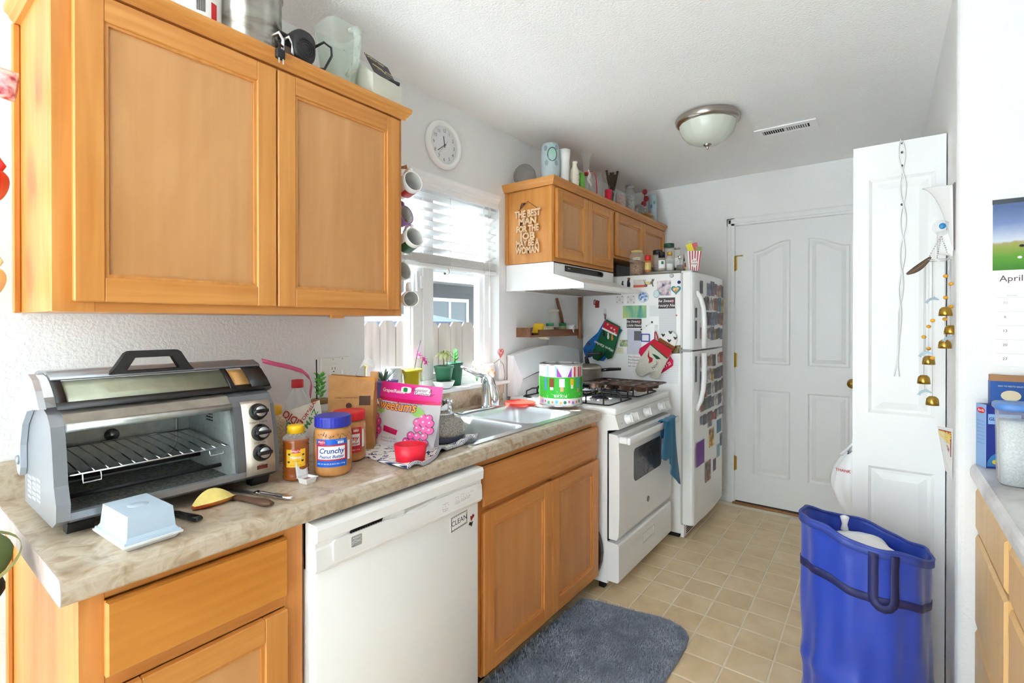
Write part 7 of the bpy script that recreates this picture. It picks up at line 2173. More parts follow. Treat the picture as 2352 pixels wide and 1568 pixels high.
bottle('tall slim bottle with silver cap and white label', (.650, 3.065), .021, .165, 'clear_glass', 'steel', .012, neck=.9, labelcol='white_matte', fill=(plain('pepper_dk', (60, 50, 40), .8), .05))
bottle('glass pepper shaker with metal top', (.690, 2.995), .021, .100, 'clear_glass', 'chrome', .022, neck=.55, fill=(plain('pepper_grey', (110, 100, 90), .8), .04))
bottle('small bottle with red cap behind the pepper shaker', (.698, 3.095), .016, .125, plain('herb_green', (90, 100, 60), .5), 'cap_red', .022, labelcol='white_matte')
bottle('tiny red lidded jar beside the popcorn box', (.735, 3.005), .015, .052, plain('jar_yellow', (220, 180, 90), .4), 'cap_dark_red', .026, neck=1.0)
t = thing('popcorn_box', 'red and white striped popcorn box filled with packets', 'box', (.775, 2.985, ZF + .0125), math.radians(-58))
m = MB()
frustum(m, .030, .030, .043, .043, 0, .125)
m.f = m.f[:4] + m.f[5:]; m.s = m.s[:4] + m.s[5:]
m.obj('carton', 'white_matte', t, world=False, solid=.001)
for q in range(5):
    u0 = -.8 + q * .4
    MB().add([(.0305, .030 * u0, .001), (.0305, .030 * (u0 + .17), .001), (.0437, .043 * (u0 + .17), .124), (.0437, .043 * u0, .124)], [(0, 1, 2, 3)]).obj('stripe', plain('stripe_red', (190, 40, 52), .5), t, world=False)
MB().add([(.0315 + .0132 * ((.05 + .028 * math.sin(k * PI / 8)) / .125) + .0006, .018 * math.cos(k * PI / 8), .05 + .028 * math.sin(k * PI / 8)) for k in range(16)], [tuple(range(16))]).obj('oval', 'white_matte', t, world=False)
m = MB()
lettering(m, 'POP', (.0385, 0, .060), (0, 1, 0), (.1, 0, 1), .014, .001, bold=.02); lettering(m, 'CORN', (.0370, 0, .044), (0, 1, 0), (.1, 0, 1), .014, .001, bold=.02)
m.obj('oval_words', 'stripe_red', t, world=False)
for k, (x, y, z, mat) in enumerate(((.01, -.02, .15, plain('pkt_yellow', (236, 216, 40), .5)), (.012, .01, .155, plain('pkt_pink', (226, 110, 120), .5)), (-.01, -.015, .175, plain('pkt_clear', (206, 210, 190), .4)), (.016, .032, .13, plain('pkt_green', (150, 180, 110), .5)))):
    MB().at((x, y, z), (random.uniform(-.4, .4), .2, random.uniform(-.3, .3))).box(-.001, .001, -.018, .018, -.05, .024).obj('packet', mat, t, world=False)
t = thing('storage_case', 'dark storage case pushed back under the short cabinet', 'case', (.20, 3.10, ZF))
MB().box(.10, .30, 2.90, 3.35, ZF, ZF + .085, .006).obj('case', plain('case_dark', (44, 44, 48), .5), t)

# photos, drawings and magnets covering the refrigerator doors
def door_x(y):
    return .812 + .012 * math.sin(PI * max(0, min(1, (y - FY0 - .03) / (FY1 - FY0 - .06)))) + .0006
def door_card(y0, y1, z0, z1, mat, label, k=0):
    t = thing('photo_print', label, 'photo', (door_x((y0 + y1) / 2), (y0 + y1) / 2, z0), group='photos covering the refrigerator doors')
    x = max(door_x(y0), door_x(y1), door_x((y0 + y1) / 2)) + .0006 * (k % 4)
    MB().box(x, x + .0012, y0, y1, z0, z1).obj('print', mat, t)
random.seed(21)
pm = []
for k in range(14):
    base = [(86, 78, 74), (150, 120, 96), (110, 100, 110), (60, 58, 66), (176, 150, 140), (120, 84, 60), (96, 110, 130), (200, 186, 176), (140, 70, 60), (70, 90, 76), (186, 140, 60), (90, 70, 96), (206, 196, 190), (40, 120, 150)][k]
    c2 = tuple(min(255, int(v * 1.5 + 20)) for v in base)
    c3 = tuple(int(v * .5) for v in base)
    pm.append(ramp('snap%d' % k, [(.36, c3), (.5, base), (.64, c2)], 26, 3, .4, .45))
k = 0
ROWS = ('top row on the freezer door', 'second row on the freezer door', 'third row on the freezer door', 'bottom row on the freezer door', 'first row below the door gap', 'second row below the door gap', 'third row below the door gap', 'fourth row below the door gap', 'fifth row below the door gap')
ORD = ('first', 'second', 'third', 'fourth', 'fifth', 'sixth', 'seventh', 'eighth', 'ninth', 'tenth', 'eleventh', 'twelfth', 'thirteenth')
TONE = ('dark grey', 'tan', 'mauve grey', 'charcoal', 'beige pink', 'brown', 'slate blue', 'pale', 'brick red', 'dark green', 'golden', 'plum', 'cream', 'teal')
for ri, (z0, z1) in enumerate(((1.53, 1.625), (1.43, 1.525), (1.33, 1.425), (1.235, 1.325), (1.06, 1.15), (.96, 1.05), (.87, .955), (.775, .865), (.69, .765))):
    y = FY0 + .115
    ci = 0
    while y < FY1 - .06:
        wd = random.uniform(.045, .10)
        if random.random() < .96:
            zz0, zz1 = z0 + random.uniform(-.006, .01), z1 - random.uniform(0, .02)
            tone = random.randrange(14)
            door_card(y, min(y + wd, FY1 - .02), zz0, zz1, pm[tone], '%s snapshot, %s from the handle in the %s' % (TONE[tone], ORD[ci], ROWS[ri]), k)
            ci += 1
        y += wd + random.uniform(.0, .008)
        k += 1
for lb, (y0, y1, z0, z1) in zip(('short dark photo behind the freezer handle', 'dark photo strip at the lower freezer handle', 'long dark photo strip behind the fridge handle'), ((FY0 + .03, FY0 + .062, 1.38, 1.44), (FY0 + .03, FY0 + .06, 1.25, 1.36), (FY0 + .03, FY0 + .06, .98, 1.14))):
    door_card(y0, y1, z0, z1, pm[3], lb, 1)
door_card(FY0 + .04, FY0 + .20, .45, .60, plain('card_purple', (118, 40, 160), .5), 'large bright purple card low on the refrigerator door')
door_card(FY0 + .30, FY0 + .42, .52, .64, pm[10], 'yellow and black picture near the purple card')
door_card(FY0 + .27, FY0 + .37, .66, .76, pm[2], 'pale portrait photo above the purple card')
door_card(FY0 + .50, FY0 + .62, .58, .67, plain('card_blue', (90, 130, 160), .5), 'blue bordered card at the far door edge')
door_card(FY0 + .22, FY0 + .34, .31, .44, pm[5], 'tall dark photo strip lowest on the door')
door_card(FY0 + .40, FY0 + .47, .34, .42, pm[11], 'small brown picture beside the lowest photo strip')
door_card(FY0 + .50, FY0 + .58, .41, .50, plain('card_sky', (140, 180, 190), .5), 'small light blue card near the door bottom')
door_card(FY0 + .60, FY0 + .66, .47, .56, pm[6], 'small grey picture at the far lower edge')

# ============================================================ MUGS ON THE CABINET ENDS
def mug(label, mouth, axis, r, h, mat, inmat, up=(0, 0, 1), group=None, deco=None, handle=True, bulge=0.0):
    """mug whose mouth centre and axis (base to mouth) are given; handle turned to up"""
    ax = Vector(axis).normalized()
    u = Vector(up); u = (u - ax * u.dot(ax)).normalized()
    w_ = ax.cross(u)
    R3 = Matrix((u, w_, ax)).transposed().to_4x4()
    base = Vector(mouth) - ax * h
    t = thing('coffee_mug', label, 'mug', base, group=group)
    t.rotation_euler = R3.to_euler()
    MB().lathe([(0, 0), (r * .86, 0), (r * .97, .006), (r + bulge, h * .5), (r, h), (r - .003, h + .001), (r - .004, h - .002)], n=28, cap=False).obj('body', mat, t, world=False)
    MB().lathe([(r - .0038, h - .001), (r - .005 + bulge * .8, h * .5), (r * .9, .008), (0, .007)], n=28, cap=False).obj('inside', inmat, t, world=False)
    if handle:
        MB().tube([(r - .003, 0, h * .82), (r + .016, 0, h * .84), (r + .028, 0, h * .68), (r + .028, 0, h * .42), (r + .016, 0, h * .24), (r - .003, 0, h * .24)], .006, 8).obj('handle', mat, t, world=False)
    if deco:
        a0, a1, z0, z1, dm = deco
        wrap_patch(MB(), (0, 0, 0), r + bulge * .8 + .0006, a0, a1, h * z0, h * z1, 10).obj('printed_patch', dm, t, world=False)
    return t
plain('mug_white', (238, 238, 236), .22)
plain('mug_inside', (206, 204, 200), .3)
GM = 'mugs hanging on the cabinet end by the window'
def peg(p, d, label):
    t = thing('mug_peg', label, 'peg', p, group='mug pegs on the cabinet ends')
    q = Vector(p) + Vector(d)
    MB().tube([p, tuple(Vector(p).lerp(q, .75)), tuple(q)], [.006, .005, .0085], 8).obj('peg', plain('peg_wood', (170, 110, 70), .5), t)
peg((.25, 1.0005, 1.925), (.045, .05, .012), 'short turned wooden peg above the highest mug')
mug('white mug with red print hanging highest beside the window', (.325, 1.056, 1.880), (.95, -.16, .22), .040, .092, 'mug_white', 'mug_inside', (.2, .1, 1), GM, (PI - .6, PI + .6, .3, .75, plain('print_scarlet', (190, 40, 40), .4)))
mug('purple mug mostly hidden behind the cabinet edge', (.30, 1.045, 1.755), (.9, .1, .2), .036, .085, plain('mug_purple', (150, 110, 180), .3), 'mug_inside', (.2, .1, 1), GM)
peg((.25, 1.0005, 1.72), (.045, .05, .012), 'short turned wooden peg above the green printed mug')
mug('white mug with green and cream print hanging in the middle', (.332, 1.056, 1.670), (.93, -.12, .30), .038, .092, 'mug_white', 'mug_inside', (.2, .1, 1), GM, (PI - 1.0, PI + .9, .25, .8, plain('print_green', (30, 90, 60), .4)))
mug('white mug hidden halfway down the cabinet edge', (.29, 1.042, 1.545), (.9, .1, .2), .036, .085, 'mug_white', 'mug_inside', (.2, .1, 1), GM)
mug('plain white mug hanging lowest beside the window', (.318, 1.050, 1.437), (.85, -.45, -.05), .031, .075, 'mug_white', 'mug_inside', (.05, -.1, 1), GM)
GL_ = 'mugs hanging on the cabinet end at the picture edge'
mug('white mug with pink floral print at the picture edge', (.225, .008, 1.858), (.15, .93, -.12), .031, .075, ramp('floral', [(.42, (240, 238, 236)), (.55, (226, 170, 180)), (.65, (180, 70, 90))], 30, 3, .5, .25), 'mug_inside', (-.7, 0, .7), GL_)
mug('bright red rounded mug at the picture edge', (.135, -.082, 1.672), (-.45, -.75, .30), .038, .085, plain('mug_scarlet', (206, 16, 28), .2), 'mug_scarlet', (-.3, .3, 1), GL_, bulge=.004)
mug('cream to yellow mug with gold motif at the picture edge', (.105, -.085, 1.462), (-.5, -.72, .32), .038, .088, ramp('mug_cream', [(.35, (244, 238, 220)), (.65, (240, 206, 120))], 8, 2, 0, .25), 'mug_inside', (-.3, .3, 1), GL_)

# ============================================================ WALL CLOCK
ck = thing('wall_clock', 'round white wall clock above the sink window', 'clock', (.001, 1.530, 2.10))
cc = (.001, 1.533, 2.218)
MB().at(cc, (0, PI / 2, 0)).lathe([(.112, 0), (.118, .004), (.119, .014), (.112, .026), (.102, .030), (.094, .026), (.090, .016), (.088, .012)], n=48, cap=False).obj('bezel', 'white_gloss', ck)
MB().at(cc, (0, PI / 2, 0)).lathe([(.092, .008), (.090, .0125), (0, .0125)], n=48).obj('dial', plain('dial_white', (238, 238, 240), .5), ck)
m = MB()
for k in range(1, 13):
    a = PI / 2 - k * PI / 6
    lettering(m, str(k), (cc[0] + .0126, cc[1] + .070 * math.cos(a), cc[2] + .070 * math.sin(a)), (0, 1, 0), (0, 0, 1), .024)
    for j in range(5):
        b = a + j * PI / 30
        m.tube([(cc[0] + .0128, cc[1] + r_ * math.cos(b), cc[2] + r_ * math.sin(b)) for r_ in (.084, .086)], .0004, 3)
m.obj('numerals', plain('ink_dark', (60, 60, 62), .6), ck)
def hand(ang, ln, w_, z, back=.012):
    d = (math.sin(ang), math.cos(ang))
    m = MB().tube([(cc[0] + z, cc[1] - d[0] * back, cc[2] - d[1] * back), (cc[0] + z, cc[1] + d[0] * ln, cc[2] + d[1] * ln)], w_, 6)
    m.obj('hand', 'ink_dark', ck)
hand(math.radians(351), .042, .0022, .016)
hand(math.radians(232), .060, .0018, .018)
hand(math.radians(220), .072, .0006, .020, .03)
MB().at(cc, (0, PI / 2, 0)).lathe([(.004, .014), (.004, .022), (0, .022)], n=10).obj('hub', 'ink_dark', ck)
MB().at(cc, (0, PI / 2, 0)).lathe([(.0905, .0235), (.06, .026), (0, .027)], n=40, cap=False).obj('lens', 'window_lens' if 'window_lens' in MATS else glass('window_lens', clear=.97), ck)

# ============================================================ CEILING LAMP AND VENT
lp = thing('ceiling_lamp', 'flush dome ceiling lamp with brushed nickel rim and ribbed glass', 'lamp', (.997, 2.496, 2.44))
c = (.997, 2.496, 0)
MB().lathe([(.120, 2.439), (.158, 2.430), (.163, 2.420), (.158, 2.412), (.160, 2.405), (.150, 2.395), (.138, 2.388), (.132, 2.392)], c, 48, cap=False).obj('rim', 'nickel', lp)
n = 96
pr = [(.142, 2.398), (.138, 2.37), (.126, 2.342), (.104, 2.317), (.072, 2.298), (.035, 2.289), (.0, 2.287)]
vs = []
for r_, z in pr:
    for i in range(n):
        q = r_ * (1 + (.006 if i % 6 in (0, 1) else -.004 if i % 6 == 3 else 0))
        vs.append((c[0] + q * math.cos(2 * PI * i / n), c[1] + q * math.sin(2 * PI * i / n), z))
MB().add(vs, [(j * n + i, j * n + (i + 1) % n, (j + 1) * n + (i + 1) % n, (j + 1) * n + i) for j in range(len(pr) - 1) for i in range(n)], True).obj('glass_dome', plain('ribbed_glass', (206, 210, 198), .22), lp)
MB().lathe([(.020, 2.290), (.021, 2.286), (.012, 2.279), (.006, 2.276), (.007, 2.268), (.004, 2.262), (0, 2.261)], c, 20).obj('finial', 'nickel', lp)
vt = thing('ceiling_vent', 'white louvred air vent in the ceiling near the door', 'vent', (1.30, 2.94, 2.44))
MB().ring(rect(1.150, 1.452, 2.870, 3.012), rect(1.185, 1.417, 2.905, 2.977), 2.4335, 2.4399, 'z').obj('frame', 'vinyl_white', vt)
MB().box(1.186, 1.416, 2.906, 2.976, 2.4392, 2.4399).obj('duct', 'dark_gap', vt)
for s_, x0 in ((1, 1.192), (-1, 1.304)):
    for q in range(10):
        x = x0 + q * .0112
        MB().at((x, 2.941, 2.4355), (0, .7 * s_, 0)).box(-.0036, .0036, -.034, .034, -.0005, .0005).obj('louvre', 'vinyl_white', vt)
MB().box(1.297, 1.303, 2.906, 2.976, 2.4335, 2.439).obj('divider', 'vinyl_white', vt)

# ============================================================ RUG
rg = thing('kitchen_rug', 'shaggy grey blue rug in front of the sink cabinet', 'rug', (.83, 1.5, 0))
plain('rug_backing', (140, 148, 162), .95)
outline = [(.575, 1.905), (.62, 1.925), (.80, 1.955), (.93, 1.985), (.985, 1.985), (1.05, 1.962), (1.082, 1.92), (1.092, 1.85), (1.09, 1.60), (1.075, 1.45), (1.05, 1.15), (1.03, 1.02), (.60, 1.02), (.555, 1.06), (.56, 1.5)]
MB().prism(outline, .0006, .012, 'z').obj('backing', 'rug_backing', rg)
def inside(x, y):
    r_ = False
    for i in range(len(outline)):
        (xa, ya), (xb, yb) = outline[i], outline[i - 1]
        if (ya > y) != (yb > y) and x < (xb - xa) * (y - ya) / (yb - ya) + xa:
            r_ = not r_
    return r_
random.seed(5)
vs, fs = [], []
for q in range(30000):
    x, y = random.uniform(.555, 1.092), random.uniform(1.1, 1.985)
    if not inside(x, y):
        continue
    a = random.uniform(0, 2 * PI)
    sw = .5 * math.sin(6 * x + 3) + .5 * math.sin(5 * y)
    dx, dy = .008 * math.cos(a) + .006 * sw, .008 * math.sin(a) - .004
    w_ = .0021
    px_, py_ = w_ * math.sin(a), -w_ * math.cos(a)
    k = len(vs)
    vs += [(x - px_, y - py_, .010), (x + px_, y + py_, .010), (x + dx, y + dy, .022 + random.uniform(-.005, .004))]
    fs.append((k, k + 1, k + 2))
o = MB().add(vs, fs).obj('pile', ramp('rug_pile', [(.3, (128, 136, 150)), (.5, (156, 164, 178)), (.7, (182, 188, 200))], 9, 6, .5, .95), rg)
o['kind'] = 'stuff'

# ============================================================ LAUNDRY HAMPER
hm = thing('laundry_hamper', 'tall blue nylon pop-up hamper holding a white bag', 'hamper', (1.687, 1.797, 0))
HC = (1.687, 1.797)
plain('nylon_blue', (28, 62, 172), .42, noise=.08, nscale=8, sheen=.2)
plain('nylon_navy', (30, 36, 92), .55)
def hz(a):
    return .655 - .042 * math.cos(a - .62) + .006 * math.sin(5 * a)
def hr(a, v):
    r_ = .172 + .006 * math.sin(3 * a + 6 * v) * (1 - v) + .004 * math.sin(11 * a + 3 * v) + .004 * math.sin(17 * a - 9 * v) * (1 - v)
    r_ += .010 * math.exp(-((v - .02) / .05) ** 2) + .008 * math.exp(-((v - .33) / .04) ** 2)
    return r_ + (.004 if v > .96 else 0)
def hf(off):
    return lambda u, v: (HC[0] + (hr(2 * PI * u, v) + off) * math.cos(2 * PI * u), HC[1] + (hr(2 * PI * u, v) + off) * math.sin(2 * PI * u), .003 + (hz(2 * PI * u) - .003) * v)
MB().grid(hf(0), 72, 40, True, True).obj('fabric_body', 'nylon_blue', hm, solid=.002)
MB().lathe([(.17, .004), (0, .004)], (HC[0], HC[1], 0), 36, cap=False).obj('base', 'nylon_navy', hm)
def band(v0, v1, a0=0, a1=1, mat='nylon_blue', off=.0025, name='seam_band'):
    f = hf(off)
    MB().grid(lambda u, v: f(a0 + (a1 - a0) * u, v0 + (v1 - v0) * v), max(4, int(72 * (a1 - a0))), 2).obj(name, mat, hm, solid=.0015)
band(.752, .790, mat='nylon_navy')
band(.965, 1.0, mat=plain('nylon_rim', (48, 70, 160), .5))
ring_pts = [hf(0)(i / 72, 1.0) for i in range(72)]
MB().tube(ring_pts, .005, 6, True).obj('rim_wire', 'nylon_rim', hm)
ang = math.atan2(-.208 - HC[1], 1.734 - HC[0])
def strap(ac):
    f = hf(.005)
    pts = []
    for i in range(25):
        u = i / 24
        if u < .36:
            da, v = -.155, .985 - u / .36 * .20
        elif u > .64:
            da, v = .155, .985 - (1 - u) / .36 * .20
        else:
            t_ = (u - .36) / .28
            da, v = -.155 * math.cos(PI * t_), .785 - .045 * math.sin(PI * t_)
        pts.append((da, v))
    m = MB()
    vs = []
    for i, (da, v) in enumerate(pts):
        j0, j1 = pts[max(0, i - 1)], pts[min(24, i + 1)]
        tx, tz = (j1[0] - j0[0]) * .172, (j1[1] - j0[1]) * .655
        ln = math.hypot(tx, tz); tx /= ln; tz /= ln
        for s_ in (-1, 1):
            a_ = (ac + da - s_ * tz * .012 / .172) / (2 * PI)
            vs.append(f(a_ % 1.0, v + s_ * tx * .012 / .655))
    m.add(vs, [(2 * i, 2 * i + 1, 2 * i + 3, 2 * i + 2) for i in range(24)], True)
    m.obj('handle_strap', 'nylon_navy', hm, solid=.002)
strap(ang + .30)
strap(ang + PI + .1)
t = thing('plastic_bag', 'crumpled white plastic bag inside the blue hamper', 'bag', (1.66, 1.80, .42))
def bgf(u, v):
    a = 2 * PI * u
    r_ = .145 * math.sin(PI * (.5 + .5 * v)) ** .5 * (1 + .06 * math.sin(5 * a + 4 * v) + .04 * math.sin(9 * a))
    return (1.675 + r_ * math.cos(a), 1.80 + r_ * math.sin(a), .545 + .095 * v + .02 * math.sin(3 * a + 5 * v) * (1 - v))
MB().grid(bgf, 36, 12, True, True).obj('bag', plain('poly_white', (240, 241, 242), .35), t)
MB().lathe([(.012, 0), (.008, .02), (.014, .045), (.003, .05)], (1.635, 1.845, .632), 8).obj('knot', 'poly_white', t)

# white shopping bag hanging behind the folded door
t = thing('shopping_bag', 'white plastic shopping bag with red print hanging behind the folded door', 'bag', (1.64, 2.30, .56))
def sbf(u, v):
    a = 2 * PI * u
    r_ = .085 * math.sin(PI * (.10 + .80 * v)) ** .8 * (1 + .07 * math.sin(4 * a + 5 * v) + .05 * math.sin(9 * a))
    return (1.652 + r_ * math.cos(a), 2.315 + r_ * .75 * math.sin(a), .545 + .26 * v + .012 * math.sin(3 * a) * v)
MB().grid(sbf, 32, 14, True, True).obj('bag', 'poly_white', t)
MB().tube([(1.60, 2.30, .79), (1.64, 2.29, .84), (1.68, 2.262, .90)], .006, 6).tube([(1.69, 2.31, .79), (1.69, 2.29, .85), (1.68, 2.262, .90)], .006, 6).obj('bag_handle', 'poly_white', t)
m = MB()
lettering(m, 'THANK YOU', (1.628, 2.243, .735), (1, -.25, 0), (0, 0, 1), .016, bold=.02)
m.obj('print', 'ink_red', t)

# ============================================================ CALENDAR WALL
YC = YS - .0008
cl = thing('wall_calendar', 'wall calendar open at April with a green meadow photo', 'calendar', (2.17, YC, 1.218))
cx0, cx1 = 2.006, 2.33
MB().box(cx0, cx1, YC - .003, YC, 1.505, 1.720).obj('picture_page', 'white_matte', cl)
m_, n_, l_, p_ = newmat('meadow')
tc = n_.new('ShaderNodeTexCoord'); sx = n_.new('ShaderNodeSeparateXYZ'); l_.new(tc.outputs['Object'], sx.inputs[0])
nz = n_.new('ShaderNodeTexNoise'); nz.inputs['Scale'].default_value = 30; nz.inputs['Detail'].default_value = 5; l_.new(tc.outputs['Object'], nz.inputs['Vector'])
ma = n_.new('ShaderNodeMath'); ma.operation = 'MULTIPLY_ADD'; ma.inputs[1].default_value = .02; l_.new(nz.outputs['Fac'], ma.inputs[0]); l_.new(sx.outputs['Z'], ma.inputs[2])
mr = n_.new('ShaderNodeMapRange'); mr.inputs['From Min'].default_value = .287; mr.inputs['From Max'].default_value = .49; l_.new(ma.outputs[0], mr.inputs['Value'])
cr = n_.new('ShaderNodeValToRGB'); l_.new(mr.outputs['Result'], cr.inputs['Fac'])
cr.color_ramp.elements[0].color = L((50, 120, 30)); cr.color_ramp.elements[1].color = L((84, 104, 150))
for pos, col_ in ((.25, (86, 150, 40)), (.42, (150, 160, 70)), (.46, (170, 160, 110)), (.49, (206, 214, 226)), (.75, (120, 140, 186))):
    e = cr.color_ramp.elements.new(pos); e.color = L(col_)
l_.new(cr.outputs['Color'], p_.inputs['Base Color']); p_.inputs['Roughness'].default_value = .4
MB().box(cx0 + .001, cx1 - .001, YC - .0035, YC - .0028, 1.507, 1.708).obj('photo', 'meadow', cl)
MB().box(cx0, cx1, YC - .0042, YC - .0028, 1.708, 1.722).obj('binding', plain('binding_slate', (64, 72, 80), .4), cl)
for x, z in ((2.070, 1.578), (2.066, 1.544), (2.15, 1.57), (2.22, 1.55)):
    MB().ball((x, YC - .004, z), (.006, .0008, .004), 8, 5).obj('grazing_animal', 'white_matte' if z < 1.56 else 'black_plastic', cl)
MB().box(cx0, cx1, YC - .0028, YC, 1.218, 1.5045).obj('month_page', plain('page_white', (240, 240, 240), .55), cl)
m = MB()
lettering(m, 'April', (2.022, YC - .003, 1.481), (1, 0, 0), (0, 0, 1), .026, align='LEFT')
m.obj('month_name', plain('ink_plum2', (90, 60, 66), .6), cl)
m = MB()
lettering(m, '2021', (2.084, YC - .003, 1.481), (1, 0, 0), (0, 0, 1), .026, align='LEFT')
for r_, row in enumerate(((6, 7, 8, 9), (13, 14, 15, 16), (20, 21, 22, 23), (27, 28, 29, 30))):
    pass
m.obj('year', plain('ink_silver', (180, 180, 184), .6), cl)
m = MB(); m2 = MB()
for r_, row in enumerate(((30, 31, 1, 2, 3), (6, 7, 8, 9, 10), (13, 14, 15, 16, 17), (20, 21, 22, 23, 24), (27, 28, 29, 30, 1))):
    for q, d in enumerate(row):
        lettering(m if r_ else m2, str(d), (2.035 + q * .062, YC - .003, 1.408 - r_ * .0425), (1, 0, 0), (0, 0, 1), .011)
    m2.box(cx0 + .01, cx1 - .006, YC - .0030, YC - .0027, 1.416 - r_ * .0425 + .008, 1.4163 - r_ * .0425 + .0083)
for q, d in enumerate(('Monday', 'Tuesday', 'Wednesday', 'Thursday', 'Friday')):
    lettering(m2, d, (2.05 + q * .062, YC - .003, 1.430), (1, 0, 0), (0, 0, 1), .007)
m.obj('dates', 'ink_dark', cl)
m2.obj('weekday_rules', plain('ink_pale', (180, 180, 186), .6), cl)

def carton(label, A, B, C, z1, side, front, name='pasta_box'):
    """upright box: base corners A-B (thin side) and B-C (front)"""
    A, B, C = Vector((*A, .9145)), Vector((*B, .9145)), Vector((*C, .9145))
    t = thing(name, label, 'box', tuple((A + C) / 2))
    D = A + (C - B)
    h_ = Vector((0, 0, z1 - .9145))
    m = MB().add([tuple(v) for v in (A, B, C, D, A + h_, B + h_, C + h_, D + h_)], [(1, 2, 6, 5), (2, 3, 7, 6), (4, 5, 6, 7), (3, 2, 1, 0), (3, 0, 4, 7)])
    m.obj('carton', front, t)
    MB().add([tuple(v) for v in (A, B, B + h_, A + h_)], [(0, 1, 2, 3)]).obj('side_panel', side, t)
    return t, A, B, C, h_
navy = plain('box_navy', (32, 52, 140), .4)
sky_ = plain('box_sky', (146, 182, 228), .45)
t, A, B, C, h_ = carton('dark blue gluten free pasta box with light blue side', (1.968, 1.850), (1.986, 1.812), (2.073, 1.848), 1.103, 'box_sky', 'box_navy')
r_, f_ = (B - A).normalized(), (C - B).normalized()
def stick(m, txt, o, rt, z, s_, **kw):
    return lettering(m, txt, tuple(o + Vector((0, 0, z))), rt, (0, 0, 1), s_, .0008, **kw)
m = MB(); MB().add([tuple(A.lerp(B, .5) + r_ * .017 * math.cos(k * PI / 10) + Vector((0, 0, .170 + .009 * math.sin(k * PI / 10))) + r_.cross(Vector((0, 0, 1))) * .0006) for k in range(20)], [tuple(range(20))]).obj('logo_oval', 'cap_red', t)
stick(m, 'Barilla', A.lerp(B, .5), r_, .170, .0105, shear=.25, bold=.015); stick(m, 'Gluten', B.lerp(C, .0) + f_ * .03, f_, .150, .001)
m.obj('logo_word', 'white_matte', t)
MB().add([tuple(B + f_ * k + Vector((0, 0, z)) + f_.cross(Vector((0, 0, 1))) * .0006) for k, z in ((.004, .132), (.085, .132), (.085, .162), (.004, .162))], [(0, 1, 2, 3)]).obj('name_band', plain('band_sky', (150, 190, 236), .4), t)
m = MB(); stick(m, 'GLUTEN FREE', B + f_ * .006, f_, .147, .0135, align='LEFT', bold=.02)
for q in range(7):
    stick(m, 'pasta penne mais riso', A.lerp(B, .5), r_, .138 - q * .011, .0035)
m.obj('navy_words', 'box_navy', t)
MB().add([tuple(B + f_ * (.035 + .034 * math.cos(k * PI / 8)) + Vector((0, 0, .006 + .042 * max(0, math.sin(k * PI / 8)))) + f_.cross(Vector((0, 0, 1))) * .0007) for k in range(9)], [tuple(range(9))]).obj('pasta_plate', plain('plate_blue', (60, 130, 190), .4), t)
for k, (u, z, col_) in enumerate(((.022, .02, (220, 196, 60)), (.034, .028, (240, 214, 110)), (.030, .012, (206, 70, 40)), (.042, .018, (120, 160, 60)))):
    MB().add([tuple(B + f_ * (u + .008 * math.cos(a * PI / 5)) + Vector((0, 0, z + .007 * math.sin(a * PI / 5))) + f_.cross(Vector((0, 0, 1))) * (.0009 + k * .0001)) for a in range(10)], [tuple(range(10))]).obj('pasta_print', plain('pasta%d' % k, col_, .5), t)
t, A, B, C, h_ = carton('opened blue pasta box standing against the calendar wall', (1.998, 1.880), (2.000, 1.858), (2.10, 1.860), 1.172, 'box_navy', plain('box_blue', (28, 84, 160), .4))
r_, f_ = (B - A).normalized(), (C - B).normalized()
MB().box(1.999, 2.10, 1.859, 1.881, 1.172, 1.190).obj('torn_flap', plain('cardboard', (168, 124, 88), .8), t)
MB().add([tuple(B + f_ * (.045 + .022 * math.cos(k * PI / 8)) + Vector((0, 0, .215 + .016 * math.sin(k * PI / 8))) + f_.cross(Vector((0, 0, 1))) * .0006) for k in range(16)], [tuple(range(16))]).obj('bowl_print', plain('bowl_cream', (236, 220, 186), .5), t)
m = MB(); stick(m, '100% TO RESTO SAUCY', B + f_ * .045, f_, .243, .0055); stick(m, 'A DEDICATED LINE', B + f_ * .05, f_, .190, .006); m.obj('box_words', 'white_matte', t)

t = thing('rice_container', 'clear square container of white rice with blue lid', 'container', (2.032, 1.662, .9145))
c = (2.032, 1.662, .9145)
MB().lathe([(0, 0), (.040, 0), (.043, .004), (.046, .20), (.047, .205)], c, 28, cap=False, sq=4).obj('body', glass('poly_clear', (244, 247, 250), .86, .2), t)
MB().lathe([(0, .002), (.0385, .002), (.043, .17), (0, .172)], c, 28, sq=4).obj('rice', ramp('rice', [(.35, (214, 212, 204)), (.65, (240, 240, 236))], 260, 2, 0, .8), t)
MB().lathe([(.049, .200), (.052, .203), (.052, .214), (.048, .218), (.03, .219), (0, .216)], c, 28, sq=4).obj('lid', plain('lid_blue', (90, 138, 206), .35), t)
t = thing('spray_bottle', 'white cleaning bottle with printed label at the picture edge', 'bottle', (2.052, 1.505, .9145))
c = (2.052, 1.505, .9145)
MB().lathe([(0, 0), (.033, 0), (.035, .006), (.035, .15), (.02, .19), (.014, .20), (.014, .24), (.02, .245), (.02, .28), (0, .285)], c, 24).obj('bottle', 'white_gloss', t)
for z0, z1, mt in ((.03, .055, plain('lab_green', (60, 130, 110), .4)), (.06, .075, plain('lab_plum', (70, 40, 70), .4)), (.085, .13, plain('lab_blue', (120, 170, 210), .4))):
    wrap_patch(MB(), c, .0356, PI * .85, PI * 1.75, z0, z1, 12).obj('label_band', mt, t)

